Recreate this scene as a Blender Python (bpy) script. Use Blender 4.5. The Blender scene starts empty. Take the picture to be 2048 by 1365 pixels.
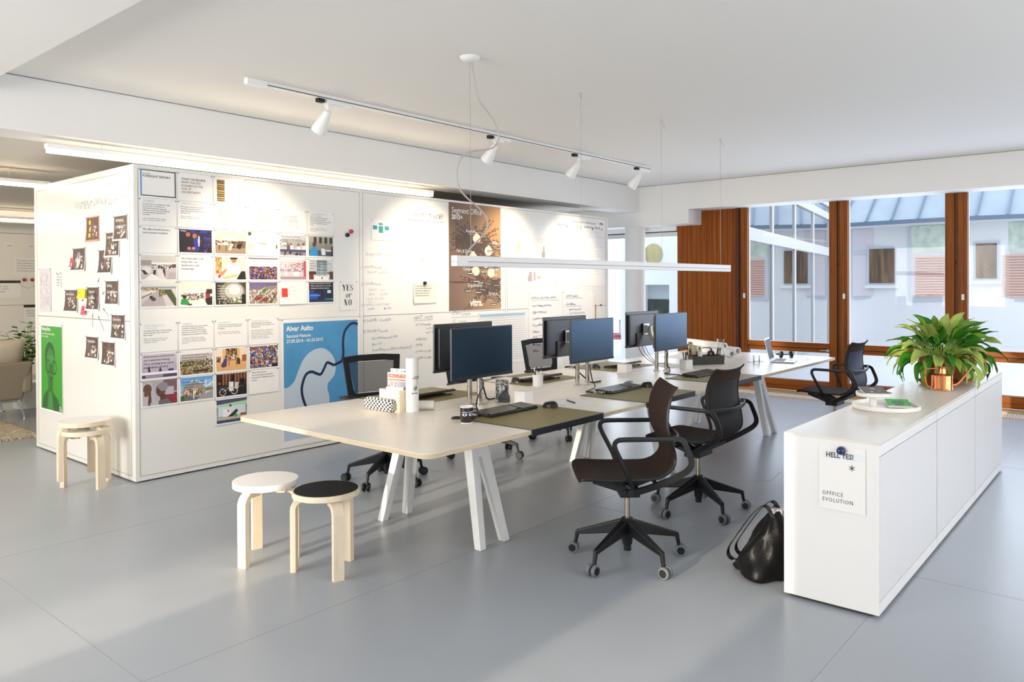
import bpy, bmesh, math, random
import numpy as np
from mathutils import Vector, Matrix
R = math.radians
rnd = random.Random(7)
scene = bpy.context.scene
col = scene.collection

# ------------------------------------------------------------------ materials
def lin(c):
    return tuple((x / 12.92 if x <= .04045 else ((x + .055) / 1.055) ** 2.4) for x in c)
def hx(h):
    return lin((int(h[0:2], 16) / 255, int(h[2:4], 16) / 255, int(h[4:6], 16) / 255))
_M = {}
def mat(name, h='808080', rough=.5, metal=0, spec=.5, noise=None, bump=None, coat=0, emit=None, trans=0, ior=1.45, sheen=0):
    if name in _M: return _M[name]
    m = bpy.data.materials.new(name); m.use_nodes = True
    nt = m.node_tree; b = nt.nodes['Principled BSDF']
    c = hx(h) if isinstance(h, str) else h
    b.inputs['Base Color'].default_value = (*c, 1)
    b.inputs['Roughness'].default_value = rough
    b.inputs['Metallic'].default_value = metal
    b.inputs['Specular IOR Level'].default_value = spec
    b.inputs['Coat Weight'].default_value = coat
    b.inputs['Transmission Weight'].default_value = trans
    b.inputs['IOR'].default_value = ior
    b.inputs['Sheen Weight'].default_value = sheen
    if emit:
        b.inputs['Emission Color'].default_value = (*emit[0], 1); b.inputs['Emission Strength'].default_value = emit[1]
    if noise or bump:
        tc = nt.nodes.new('ShaderNodeTexCoord'); mp = nt.nodes.new('ShaderNodeMapping')
        nt.links.new(tc.outputs['Object'], mp.inputs['Vector'])
    if noise:      # (scale xyz, amount, detail)
        sc, am, de = noise
        mp.inputs['Scale'].default_value = sc
        n = nt.nodes.new('ShaderNodeTexNoise'); n.inputs['Scale'].default_value = 1; n.inputs['Detail'].default_value = de
        nt.links.new(mp.outputs['Vector'], n.inputs['Vector'])
        r = nt.nodes.new('ShaderNodeValToRGB')
        r.color_ramp.elements[0].position = .3; r.color_ramp.elements[1].position = .7
        r.color_ramp.elements[0].color = (*[max(0, x * (1 - am)) for x in c], 1)
        r.color_ramp.elements[1].color = (*[min(1, x * (1 + am)) for x in c], 1)
        nt.links.new(n.outputs['Fac'], r.inputs['Fac']); nt.links.new(r.outputs['Color'], b.inputs['Base Color'])
    if bump:       # (scale, strength)
        n2 = nt.nodes.new('ShaderNodeTexNoise'); n2.inputs['Scale'].default_value = bump[0]; n2.inputs['Detail'].default_value = 3
        nt.links.new(tc.outputs['Object'], n2.inputs['Vector'])
        bp = nt.nodes.new('ShaderNodeBump'); bp.inputs['Strength'].default_value = bump[1]; bp.inputs['Distance'].default_value = .01
        nt.links.new(n2.outputs['Fac'], bp.inputs['Height']); nt.links.new(bp.outputs['Normal'], b.inputs['Normal'])
    if name == 'screen':
        b.inputs['Specular Tint'].default_value = (.30, .62, 1, 1)  # blue of the reflected windows put into the specular tint
    _M[name] = m
    return m

WALL = mat('white paint', (.82, .81, .79), .75, spec=.2, bump=(60, .02))
CEIL = mat('ceiling paint', (.88, .865, .84), .8, spec=.2, bump=(40, .02))
DARKGAP = mat('shadow gap', '3a3a3a', .9)
ENAMEL = mat('whiteboard enamel', (.84, .83, .79), .16, spec=.5)
STEELW = mat('white steel', (.82, .82, .81), .32)
LAMPW = mat('white lamp metal', (.86, .86, .85), .35)
PLYTOP = mat('cream laminate', (.80, .745, .655), .30, noise=((6, 6, 6), .02, 2))
PLYEDGE = mat('plywood edge', 'cbbb9f', .55, noise=((6, 6, 220), .10, 4))
BIRCH = mat('birch veneer', 'ecdcc2', .42, noise=((30, 30, 5), .07, 4))
BIRCHE = mat('birch edge', 'dcc7a2', .5, noise=((30, 30, 200), .1, 3))
BLACKP = mat('black plastic', '141518', .38)
BLACKM = mat('black powder coat', '131417', .45)
BLACKS = mat('soft black', '151515', .7)
BROWNF = mat('dark brown fabric', '2c1a10', .9, noise=((700, 700, 700), .18, 2), bump=(900, .25), sheen=.0)
CHROME = mat('chrome', 'c9c4ba', .16, 1)
ALU = mat('aluminium', 'c4c6c8', .3, 1)
GREYR = mat('grey caster', '6d7276', .5)
SCREEN = mat('screen', '07111a', .25, ior=1.95)  # reflected blue is mixed into the dark base colour too
MATG = mat('desk mat felt', '857a4c', .5, noise=((40, 40, 40), .06, 2))
MATE = mat('desk mat edge', '23272d', .4)
PAPER = mat('paper', (.86, .85, .83), .7)
PAPERC = mat('cream paper', (.84, .81, .74), .7)
INK = mat('black ink', '1c1a1a', .6)
INKS = mat('soft ink', '55504c', .6)
INKG = mat('grey ink', '9a9a98', .6)
INKW = mat('white ink', 'f2f0ea', .6)
INKB = mat('blue marker', '3b4f8f', .6)
INKP = mat('pale marker', 'a09ab0', .6)
INKR = mat('red marker', 'b05a55', .6)
COPPER = mat('copper', 'd98c5f', .12, 1)
TERRA = mat('terracotta', 'a9512e', .75, noise=((12, 12, 12), .1, 3))
YELLOW = mat('yellow note', 'd8dc2a', .6)
PINK = mat('pink note', 'e4566a', .6)
LEATHER = mat('black leather', '0c0c0e', .42, spec=.3, bump=(14, .6))
WHITEPL = mat('white plastic', (.84, .83, .80), .35)
SOIL = mat('soil', '2a1c12', .95)

def glassmat(name, tint=(1, 1, 1), refl=1.0, ior=1.45):
    m = bpy.data.materials.new(name); m.use_nodes = True; nt = m.node_tree
    for n in list(nt.nodes): nt.nodes.remove(n)
    o = nt.nodes.new('ShaderNodeOutputMaterial'); t = nt.nodes.new('ShaderNodeBsdfTransparent'); g = nt.nodes.new('ShaderNodeBsdfGlossy')
    t.inputs['Color'].default_value = (*tint, 1); g.inputs['Roughness'].default_value = .01
    mx = nt.nodes.new('ShaderNodeMixShader'); f = nt.nodes.new('ShaderNodeFresnel'); f.inputs['IOR'].default_value = ior
    mu = nt.nodes.new('ShaderNodeMath'); mu.operation = 'MULTIPLY'; mu.inputs[1].default_value = refl
    nt.links.new(f.outputs[0], mu.inputs[0]); nt.links.new(mu.outputs[0], mx.inputs[0])
    nt.links.new(t.outputs[0], mx.inputs[1]); nt.links.new(g.outputs[0], mx.inputs[2]); nt.links.new(mx.outputs[0], o.inputs[0])
    return m
GLASS = glassmat('window glass', (.95, .97, 1.0), .25)
GLASSW = glassmat('facade glass', (.80, .88, .96), 2.0)
GLASSC = glassmat('clear drinking glass', (.97, .97, .97), .55)

def meshfab(name, c, dens=.5):      # see-through chair mesh
    m = bpy.data.materials.new(name); m.use_nodes = True; nt = m.node_tree
    b = nt.nodes['Principled BSDF']; b.inputs['Base Color'].default_value = (*hx(c), 1); b.inputs['Roughness'].default_value = .7
    o = nt.nodes['Material Output']; t = nt.nodes.new('ShaderNodeBsdfTransparent'); mx = nt.nodes.new('ShaderNodeMixShader')
    mx.inputs[0].default_value = dens
    nt.links.new(t.outputs[0], mx.inputs[1]); nt.links.new(b.outputs[0], mx.inputs[2]); nt.links.new(mx.outputs[0], o.inputs[0])
    return m
MESHF = meshfab('backrest mesh', '242325', .72)
MESHD = meshfab('dark seat mesh', '17161a', .93)

def wood(name, c1, c2, band=7.0, axis='y', rough=.45):     # vertical boards / grain along z unless axis says otherwise
    m = bpy.data.materials.new(name); m.use_nodes = True; nt = m.node_tree; b = nt.nodes['Principled BSDF']
    tc = nt.nodes.new('ShaderNodeTexCoord'); mp = nt.nodes.new('ShaderNodeMapping'); nt.links.new(tc.outputs['Object'], mp.inputs[0])
    mp.inputs['Scale'].default_value = {'z': (band, band, .35), 'y': (band, .35, band), 'x': (.35, band, band)}[axis]
    n = nt.nodes.new('ShaderNodeTexNoise'); n.inputs['Scale'].default_value = 3; n.inputs['Detail'].default_value = 5; n.inputs['Distortion'].default_value = .4
    nt.links.new(mp.outputs[0], n.inputs[0])
    r = nt.nodes.new('ShaderNodeValToRGB'); r.color_ramp.elements[0].position = .32; r.color_ramp.elements[1].position = .7
    r.color_ramp.elements[0].color = (*hx(c1), 1); r.color_ramp.elements[1].color = (*hx(c2), 1)
    nt.links.new(n.outputs[0], r.inputs[0]); nt.links.new(r.outputs[0], b.inputs['Base Color']); b.inputs['Roughness'].default_value = rough; b.inputs['Specular IOR Level'].default_value = .2
    return m
WOODV = wood('oiled wood upright', '6e3606', '945010', 9, 'z')
WOODH = wood('oiled wood level', '753a08', '9e5a18', 9, 'y')
WOODS = wood('oak floor strip', 'b08d66', 'c9a981', 9, 'y')
WOODP = wood('board wall veneer', '783806', '9e5612', 16, 'z')
PINEY = wood('pale frame wood', '9c6424', 'b97d36', 9, 'z')

PRINT = bpy.data.materials.new('printed picture'); PRINT.use_nodes = True
_a = PRINT.node_tree.nodes.new('ShaderNodeVertexColor'); _a.layer_name = 'Col'
PRINT.node_tree.links.new(_a.outputs[0], PRINT.node_tree.nodes['Principled BSDF'].inputs['Base Color'])
PRINT.node_tree.nodes['Principled BSDF'].inputs['Roughness'].default_value = .45

# ------------------------------------------------------------------ object helpers
def tag(o, label=None, cat=None, group=None, kind=None):
    if label: o['label'] = label
    if cat: o['category'] = cat
    if group: o['group'] = group
    if kind: o['kind'] = kind
    return o
def thing(name, label, cat, loc=(0, 0, 0), rz=0, group=None):
    o = bpy.data.objects.new(name, None); col.objects.link(o)
    o.location = loc; o.rotation_euler = (0, 0, rz); o.empty_display_size = .1
    return tag(o, label, cat, group)
def copy_tree(o, parent=None):
    c = o.copy(); col.objects.link(c)
    if parent is not None: c.parent = parent
    for ch in list(o.children): copy_tree(ch, c)
    return c
def dup(o, loc, rz, label, group=None):
    c = copy_tree(o); c.location = loc; c.rotation_euler = (0, 0, rz); tag(c, label, None, group)
    return c

class MB:
    def __init__(s): s.v = []; s.f = []
    def add(s, vs, fs, M=None):
        k = len(s.v)
        s.v += [tuple(M @ Vector(v)) if M is not None else tuple(v) for v in vs]
        s.f += [tuple(i + k for i in f) for f in fs]
        return s
    def box(s, c, d, rz=0, M=None):
        x, y, z = d[0] / 2, d[1] / 2, d[2] / 2
        vs = [(-x, -y, -z), (x, -y, -z), (x, y, -z), (-x, y, -z), (-x, -y, z), (x, -y, z), (x, y, z), (-x, y, z)]
        T = Matrix.Translation(c) @ Matrix.Rotation(rz, 4, 'Z')
        if M is not None: T = T @ M
        return s.add(vs, [(0, 3, 2, 1), (4, 5, 6, 7), (0, 1, 5, 4), (1, 2, 6, 5), (2, 3, 7, 6), (3, 0, 4, 7)], T)
    def openbox(s, w, d, h, t, M=None):     # open-topped box, half sizes w, d
        i, j = w - t, d - t
        vs = [(-w, -d, 0), (w, -d, 0), (w, d, 0), (-w, d, 0), (-w, -d, h), (w, -d, h), (w, d, h), (-w, d, h),
              (-i, -j, t), (i, -j, t), (i, j, t), (-i, j, t), (-i, -j, h), (i, -j, h), (i, j, h), (-i, j, h)]
        fs = [(0, 3, 2, 1), (8, 9, 10, 11)]
        for a in range(4):
            b = (a + 1) % 4; fs += [(a, b, 4 + b, 4 + a), (8 + b, 8 + a, 12 + a, 12 + b), (4 + a, 4 + b, 12 + b, 12 + a)]
        return s.add(vs, fs, M)
    def bb(s, x0, x1, y0, y1, z0, z1):
        return s.box(((x0 + x1) / 2, (y0 + y1) / 2, (z0 + z1) / 2), (abs(x1 - x0), abs(y1 - y0), abs(z1 - z0)))
    def bar(s, p, q, a, b, a2=None, b2=None, up=(0, 0, 1)):     # a across, b along up
        p, q = Vector(p), Vector(q); t = (q - p).normalized(); u = Vector(up)
        if abs(t.dot(u)) > .98: u = Vector((1, 0, 0))
        r = t.cross(u).normalized(); u = r.cross(t).normalized()
        a2 = a if a2 is None else a2; b2 = b if b2 is None else b2
        vs = [p + r * sx * a / 2 + u * sy * b / 2 for sx, sy in ((-1, -1), (1, -1), (1, 1), (-1, 1))] + \
             [q + r * sx * a2 / 2 + u * sy * b2 / 2 for sx, sy in ((-1, -1), (1, -1), (1, 1), (-1, 1))]
        return s.add(vs, [(0, 1, 2, 3), (7, 6, 5, 4), (0, 4, 5, 1), (1, 5, 6, 2), (2, 6, 7, 3), (3, 7, 4, 0)])
    def sweep(s, path, sec, up=(0, 0, 1), closed=False, scale=None, cap=True):
        P = [Vector(p) for p in path]; n = len(P); m = len(sec); rings = []
        for i, p in enumerate(P):
            if closed: t = P[(i + 1) % n] - P[i - 1]
            else: t = P[min(i + 1, n - 1)] - P[max(i - 1, 0)]
            t = t.normalized() if t.length > 1e-9 else Vector((0, 0, 1))
            u = Vector(up)
            if abs(t.dot(u)) > .999: u = Vector((1, 0, .01))
            r = t.cross(u).normalized(); u2 = r.cross(t)
            k = scale[i] if scale else 1
            rings.append([p + r * a * k + u2 * b * k for a, b in sec])
        vs = [v for rg in rings for v in rg]; fs = []
        for i in range(n if closed else n - 1):
            a, b = i * m, ((i + 1) % n) * m
            for j in range(m):
                fs.append((a + j, a + (j + 1) % m, b + (j + 1) % m, b + j))
        if not closed and cap:
            fs.append(tuple(range(m))[::-1]); fs.append(tuple((n - 1) * m + j for j in range(m)))
        return s.add(vs, fs)
    def tube(s, path, r, n=8, closed=False, up=(0, 0, 1), scale=None):
        return s.sweep(path, [(r * math.cos(2 * math.pi * k / n), r * math.sin(2 * math.pi * k / n)) for k in range(n)], up, closed, scale)
    def lathe(s, prof, n=24, M=None, ring=False):     # prof [(r,z)...] bottom to top
        vs = []; fs = []; m = len(prof)
        for k in range(n):
            a = 2 * math.pi * k / n
            for r, z in prof: vs.append((r * math.cos(a), r * math.sin(a), z))
        for k in range(n):
            a, b = k * m, ((k + 1) % n) * m
            for j in range(m if ring else m - 1):
                k2 = (j + 1) % m; fs.append((a + j, b + j, b + k2, a + k2))
        if ring: return s.add(vs, fs, M)
        if prof[0][0] > 1e-6: fs.append(tuple(k * m for k in range(n))[::-1])
        if prof[-1][0] > 1e-6: fs.append(tuple(k * m + m - 1 for k in range(n)))
        return s.add(vs, fs, M)
    def prism(s, poly, z0, z1, M=None):
        n = len(poly)
        vs = [(x, y, z0) for x, y in poly] + [(x, y, z1) for x, y in poly]
        fs = [tuple(range(n))[::-1], tuple(range(n, 2 * n))] + [(i, (i + 1) % n, n + (i + 1) % n, n + i) for i in range(n)]
        return s.add(vs, fs, M)
    def build(s, name, m, parent=None, smooth=True, bevel=0, org=None, seg=2, angle=35):
        me = bpy.data.meshes.new(name)
        vs = s.v if org is None else [(v[0] - org[0], v[1] - org[1], v[2] - org[2]) for v in s.v]
        me.from_pydata(vs, [], s.f)
        bm = bmesh.new(); bm.from_mesh(me); bmesh.ops.remove_doubles(bm, verts=bm.verts, dist=1e-6)
        bmesh.ops.recalc_face_normals(bm, faces=bm.faces); bm.to_mesh(me); bm.free()
        if smooth and not bevel:
            me.polygons.foreach_set('use_smooth', [True] * len(me.polygons)); me.set_sharp_from_angle(angle=R(angle))
        o = bpy.data.objects.new(name, me); col.objects.link(o); me.materials.append(m)
        if org is not None: o.location = org
        if parent is not None: o.parent = parent
        if bevel:
            b = o.modifiers.new('bevel', 'BEVEL'); b.width = bevel; b.segments = seg; b.limit_method = 'ANGLE'; b.angle_limit = R(40)
        return o
def struct(name, mb, m, parent=None, **k):
    o = mb.build(name, m, parent, **k)
    if parent is None: o['kind'] = 'structure'
    return o
def rrect(w, h, r, n=5, cx=0, cy=0):
    pts = []
    for sx, sy, a0 in ((1, 1, 0), (-1, 1, 90), (-1, -1, 180), (1, -1, 270)):
        for k in range(n + 1):
            a = R(a0 + 90 * k / n)
            pts.append((cx + sx * (w / 2 - r) + r * math.cos(a), cy + sy * (h / 2 - r) + r * math.sin(a)))
    return pts
def arc(p0, p1, p2, n=6):     # quadratic corner
    p0, p1, p2 = Vector(p0), Vector(p1), Vector(p2)
    return [(1 - t) ** 2 * p0 + 2 * t * (1 - t) * p1 + t * t * p2 for t in [k / n for k in range(n + 1)]]
def smoothpath(pts, n=6):     # catmull-rom
    P = [Vector(p) for p in pts]; P = [P[0] * 2 - P[1]] + P + [P[-1] * 2 - P[-2]]; out = []
    for i in range(1, len(P) - 2):
        for k in range(n):
            t = k / n; a, b, c, d = P[i - 1], P[i], P[i + 1], P[i + 2]
            out.append(.5 * ((2 * b) + (c - a) * t + (2 * a - 5 * b + 4 * c - d) * t * t + (3 * b - a - 3 * c + d) * t ** 3))
    return out + [P[-2]]

# ------------------------------------------------------------------ sheets, print and lettering
class Surf:    # flat (or gently curled) sheet: x to the right, y up (0 at its top edge), n towards the viewer
    def __init__(s, o, r, u, n, w, h, curl=0, base=.002):
        s.o, s.r, s.u, s.n = Vector(o), Vector(r).normalized(), Vector(u).normalized(), Vector(n).normalized()
        s.w, s.h, s.curl, s.base = w, h, curl, base
    def P(s, x, y, off=0):
        t = max(0, min(1, -y / s.h))
        return s.r * x + s.u * y + s.n * (s.base + off + s.curl * t ** 3 * (1 - .5 * x / max(s.w, 1e-6)))
def sheet(name, sf, m=None, parent=None, thick=.0006, nx=2, ny=8):
    mb = MB(); vs = []
    for off in (0, thick):
        for j in range(ny + 1):
            for i in range(nx + 1): vs.append(sf.P(sf.w * i / nx, -sf.h * j / ny, off))
    K = (nx + 1) * (ny + 1); fs = []
    q = lambda i, j, k: k * K + j * (nx + 1) + i
    for j in range(ny):
        for i in range(nx):
            fs.append((q(i, j, 1), q(i, j + 1, 1), q(i + 1, j + 1, 1), q(i + 1, j, 1)))
            fs.append((q(i, j, 0), q(i + 1, j, 0), q(i + 1, j + 1, 0), q(i, j + 1, 0)))
    for j in range(ny):
        fs.append((q(0, j, 0), q(0, j + 1, 0), q(0, j + 1, 1), q(0, j, 1)))
        fs.append((q(nx, j, 1), q(nx, j + 1, 1), q(nx, j + 1, 0), q(nx, j, 0)))
    for i in range(nx):
        fs.append((q(i, 0, 1), q(i + 1, 0, 1), q(i + 1, 0, 0), q(i, 0, 0)))
        fs.append((q(i, ny, 0), q(i + 1, ny, 0), q(i + 1, ny, 1), q(i, ny, 1)))
    mb.add(vs, fs)
    o = mb.build(name, m or PAPER, parent)
    if parent is None: o.location = sf.o
    return o
_T = {}
def text2d(s, size, bold=0, shear=0, align='LEFT', sp=1.0, cond=1.0):
    key = (s, size, bold, shear, align, sp, cond)
    if key in _T: return _T[key]
    cu = bpy.data.curves.new('t', 'FONT'); cu.body = s; cu.size = size; cu.offset = bold * size; cu.shear = shear
    cu.align_x = align; cu.space_character = sp; cu.resolution_u = 2; cu.fill_mode = 'FRONT' if hasattr(cu, 'fill_mode') else cu.fill_mode
    ob = bpy.data.objects.new('t', cu); col.objects.link(ob)
    me = bpy.data.meshes.new_from_object(ob)
    v = [(x.co.x * cond, x.co.y) for x in me.vertices]; f = [tuple(p.vertices) for p in me.polygons]
    bpy.data.objects.remove(ob); bpy.data.curves.remove(cu); bpy.data.meshes.remove(me)
    _T[key] = (v, f)
    return v, f
def lettering(sf, items, m, parent, name='lettering', off=.0012):
    mb = MB()
    for it in items:
        s, x, y, size = it[:4]; kw = it[4] if len(it) > 4 else {}
        v, f = text2d(s, size, **kw)
        mb.add([sf.P(x + a, y + b, off) for a, b in v], f)
    if not mb.v: return None
    me = bpy.data.meshes.new(name); me.from_pydata(mb.v, [], mb.f)
    o = bpy.data.objects.new(name, me); col.objects.link(o); me.materials.append(m); o.parent = parent
    return o
def flat(sf, polys, m, parent, name='print', off=.0009):     # polys in sheet coordinates
    mb = MB()
    for p in polys: mb.add([sf.P(x, y, off) for x, y in p], [tuple(range(len(p)))])
    me = bpy.data.meshes.new(name); me.from_pydata(mb.v, [], mb.f)
    o = bpy.data.objects.new(name, me); col.objects.link(o); me.materials.append(m); o.parent = parent
    return o
def ribbon(pts, w):
    P = [Vector(p) for p in smoothpath([(x, y, 0) for x, y in pts], 8)]; L = []; Rr = []
    for i, p in enumerate(P):
        t = (P[min(i + 1, len(P) - 1)] - P[max(i - 1, 0)]).normalized(); n = Vector((-t.y, t.x, 0)) * w / 2
        L.append((p + n)[:2]); Rr.append((p - n)[:2])
    return [[L[i], Rr[i], Rr[i + 1], L[i + 1]] for i in range(len(P) - 1)]
class Ras:     # a small printed picture made of coloured cells
    def __init__(s, w, h, top='ffffff', bot=None, seed=1):
        s.k = 1; s.w, s.h = w, h; s.rs = np.random.RandomState(seed)
        a = np.array([int(top[i:i + 2], 16) / 255 for i in (0, 2, 4)]); b = np.array([int((bot or top)[i:i + 2], 16) / 255 for i in (0, 2, 4)])
        t = np.linspace(0, 1, h)[:, None, None]; s.a = np.tile(a * (1 - t) + b * t, (1, w, 1)).reshape(h, w, 3).copy()
        s.Y, s.X = np.mgrid[0:h, 0:w]; s.X = (s.X + .5) / w; s.Y = (s.Y + .5) / h
    def c(s, h): return np.array([int(h[i:i + 2], 16) / 255 for i in (0, 2, 4)])
    def put(s, m, h, al=1.0): s.a[m] = s.a[m] * (1 - al) + s.c(h) * al; return s
    def rect(s, x0, y0, x1, y1, h, al=1.0): return s.put((s.X > x0) & (s.X < x1) & (s.Y > y0) & (s.Y < y1), h, al)
    def ell(s, x, y, rx, ry, h, al=1.0): return s.put(((s.X - x) / rx) ** 2 + ((s.Y - y) / ry) ** 2 < 1, h, al)
    def ring(s, x, y, rx, ry, t, h, al=1.0):
        d = np.sqrt(((s.X - x) / rx) ** 2 + ((s.Y - y) / ry) ** 2); return s.put(abs(d - 1) < t, h, al)
    def poly(s, pts, h, al=1.0):
        m = np.zeros(s.X.shape, bool); n = len(pts)
        for i in range(n):
            x0, y0 = pts[i]; x1, y1 = pts[(i + 1) % n]
            if y0 == y1: continue
            c = ((y0 > s.Y) != (y1 > s.Y)) & (s.X < (x1 - x0) * (s.Y - y0) / (y1 - y0) + x0); m ^= c
        return s.put(m, h, al)
    def line(s, x0, y0, x1, y1, t, h, al=1.0):
        dx, dy = x1 - x0, y1 - y0; L = dx * dx + dy * dy + 1e-9
        k = np.clip(((s.X - x0) * dx + (s.Y - y0) * dy) / L, 0, 1)
        return s.put(np.hypot(s.X - x0 - k * dx, s.Y - y0 - k * dy) < t, h, al)
    def spk(s, x0, y0, x1, y1, pal, dens=1.0, b=1):     # speckled crowd / foliage
        X0, X1, Y0, Y1 = int(x0 * s.w), int(x1 * s.w), int(y0 * s.h), int(y1 * s.h)
        b = b * s.k * .5; n = int(dens * 1.5 * (X1 - X0) * (Y1 - Y0) / (b * b) / 1.6)
        for _ in range(min(n, 2600)):
            x = s.rs.uniform(X0, X1); y = s.rs.uniform(Y0, Y1); rx = b * s.rs.uniform(.35, .8); ry = b * s.rs.uniform(.35, 1.1)
            ya, yb, xa, xb = max(Y0, int(y - ry)), min(Y1, int(y + ry) + 1), max(X0, int(x - rx)), min(X1, int(x + rx) + 1)
            s.a[ya:yb, xa:xb] = s.c(pal[s.rs.randint(len(pal))])
        return s
    def person(s, x, y, h, body, head='c09070', legs='222222'):
        s.ell(x, y + h * .1, h * .06 * s.h / s.w * 1.3, h * .1, head); s.rect(x - h * .1, y + h * .19, x + h * .1, y + h * .58, body)
        return s.rect(x - h * .08, y + h * .58, x + h * .08, y + h, legs)
    def grain(s, k=.03):
        s.a = np.clip(s.a + (s.rs.rand(s.h, s.w, 1) - .5) * 2 * k, 0, 1); return s
    def mesh(s, sf, x0, y0, x1, y1, parent, name='picture', off=.0009):
        if s.k > 1:
            q = np.pad(s.a, ((1, 1), (1, 1), (0, 0)), 'edge'); s.a = (q[1:-1, 1:-1] * 4 + q[:-2, 1:-1] + q[2:, 1:-1] + q[1:-1, :-2] + q[1:-1, 2:]) / 8
        w, h = s.w, s.h; vs = []
        for j in range(h + 1):
            for i in range(w + 1): vs.append(sf.P(x0 + (x1 - x0) * i / w, y0 + (y1 - y0) * j / h, off)[:])
        fs = [(j * (w + 1) + i, (j + 1) * (w + 1) + i, (j + 1) * (w + 1) + i + 1, j * (w + 1) + i + 1) for j in range(h) for i in range(w)]
        me = bpy.data.meshes.new(name); me.from_pydata(vs, [], fs)
        at = me.color_attributes.new(name='Col', type='FLOAT_COLOR', domain='CORNER')
        a = s.a.reshape(-1, 3); l = np.where(a <= .04045, a / 12.92, ((a + .055) / 1.055) ** 2.4)
        c = np.ones((len(a), 4, 4), np.float32); c[:, :, :3] = l[:, None, :]
        at.data.foreach_set('color', c.ravel())
        o = bpy.data.objects.new(name, me); col.objects.link(o); me.materials.append(PRINT); o.parent = parent
        return o

# ------------------------------------------------------------------ camera
YAW, PITCH, ROLL, FPX, CX, CY, EYE = 0.688143, -0.0084859, -0.00456, 1523.93, 1063.005, 580.153, 1.53
_f = Vector((math.cos(YAW) * math.cos(PITCH), math.sin(YAW) * math.cos(PITCH), math.sin(PITCH)))
_r = Vector((math.sin(YAW), -math.cos(YAW), 0)); _u = _r.cross(_f)
_r2 = math.cos(ROLL) * _r + math.sin(ROLL) * _u; _u2 = -math.sin(ROLL) * _r + math.cos(ROLL) * _u
cam = bpy.data.cameras.new('camera'); co = bpy.data.objects.new('camera', cam); col.objects.link(co)
co.matrix_world = Matrix(((_r2.x, _u2.x, -_f.x, 0), (_r2.y, _u2.y, -_f.y, 0), (_r2.z, _u2.z, -_f.z, EYE), (0, 0, 0, 1)))
cam.sensor_width = 36; cam.lens = FPX / 2048 * 36; cam.shift_x = (1024 - CX) / 2048; cam.shift_y = -(682.5 - CY) / 2048
cam.clip_start = .05; cam.clip_end = 200
scene.camera = co
SKY, E_LEFT, E_BACK, E_WIN, E_SUN, EXPO = 1.5, 180, 68, 85, 26000, 0.53
# ------------------------------------------------------------------ the setting
FLOORM = mat('grey resin floor', (.355, .385, .425), .30, spec=.42, noise=((.9, .9, .9), .05, 3), bump=(9, .012))
o = struct('floor', MB().bb(-3.5, 9.9, -3.2, 16, -.2, 0), FLOORM)
struct('trim_1', MB().bb(9.9, 10.02, -3.2, 5.7, -.2, .002), WOODS)
struct('trim_2', MB().bb(10.26, 10.44, -3.2, 5.7, -.2, .03), WOODS)
g = thing('floor_grille', 'white slotted heating grille set in the floor along the windows', 'grille', (10.14, 1.25, 0))
MB().bb(-.12, .12, -4.45, 4.45, -.05, -.02).build('duct', DARKGAP, g)
m_ = MB(); m_.bb(-.12, -.10, -4.45, 4.45, -.02, .004); m_.bb(.10, .12, -4.45, 4.45, -.02, .004)
m_.build('frame', STEELW, g)
m_ = MB(); y = -4.43
while y < 4.45: m_.bb(-.1, .1, y, y + .016, -.015, .003); y += .028
tag(m_.build('slat', STEELW, g), kind='stuff')
struct('floor_terrace_side', MB().bb(9.9, 10.5, 5.7, 16, -.2, 0), FLOORM)
# fine outline of a floor hatch and the sheet seams of the floor
m_ = MB()
for a, b in (((5.516, 2.576), (5.62, 2.953)), ((5.516, 2.576), (5.70, 2.30)), ((5.62, 2.953), (6.2, 2.90)), ((5.70, 2.30), (6.0, 2.348))):
    m_.bar((*a, .0008), (*b, .0008), .006, .0012)
struct('trim_3', m_, mat('pale joint', 'b5b9bd', .4))
m_ = MB()
for x in (1.3, 4.30, 7.3): m_.bb(x - .001, x + .001, -3, 6, 0, .0006)
for y in (1.02, 3.02, 5.02): m_.bb(-3.4, 9.8, y - .001, y + .001, 0, .0006)
struct('trim_4', m_, mat('weld seam', '8c8f94', .35))

struct('ceiling', MB().bb(1.4, 10.1, -3.2, 6.2, 3.0, 3.2), CEIL)
struct('ceiling_low', MB().bb(-3.5, 1.592, -3.2, 6.139, 2.85, 3.2), CEIL)
struct('ceiling_lounge', MB().bb(-3.5, 10.5, 6.5, 16, 2.68, 2.9), mat('lounge ceiling shaded tan', (.64, .60, .55), .8))  # white ceiling; the dimness of the lounge is put into a tan colour
struct('beam_long', MB().bb(-3.5, 10.08, 6.14, 6.5, 2.615, 3.2), WALL)
struct('beam_window', MB().bb(10.08, 10.5, -3.2, 16, 2.61, 3.2), WALL)
m_ = MB(); m_.bb(1.592, 10.075, 6.136, 6.1399, 2.995, 3.0); m_.bb(10.0755, 10.0799, -3.2, 6.139, 2.995, 3.0)
struct('trim_5', m_, mat('soft gap', '7c7c7c', .9))
struct('beam_low', MB().bb(10.08, 10.5, 5.31, 16, 2.40, 2.61), WALL)
struct('column', MB().lathe([(.158, 0), (.158, 2.61)], 40, Matrix.Translation((10.26, 6.33, 0))), WALL)
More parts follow.
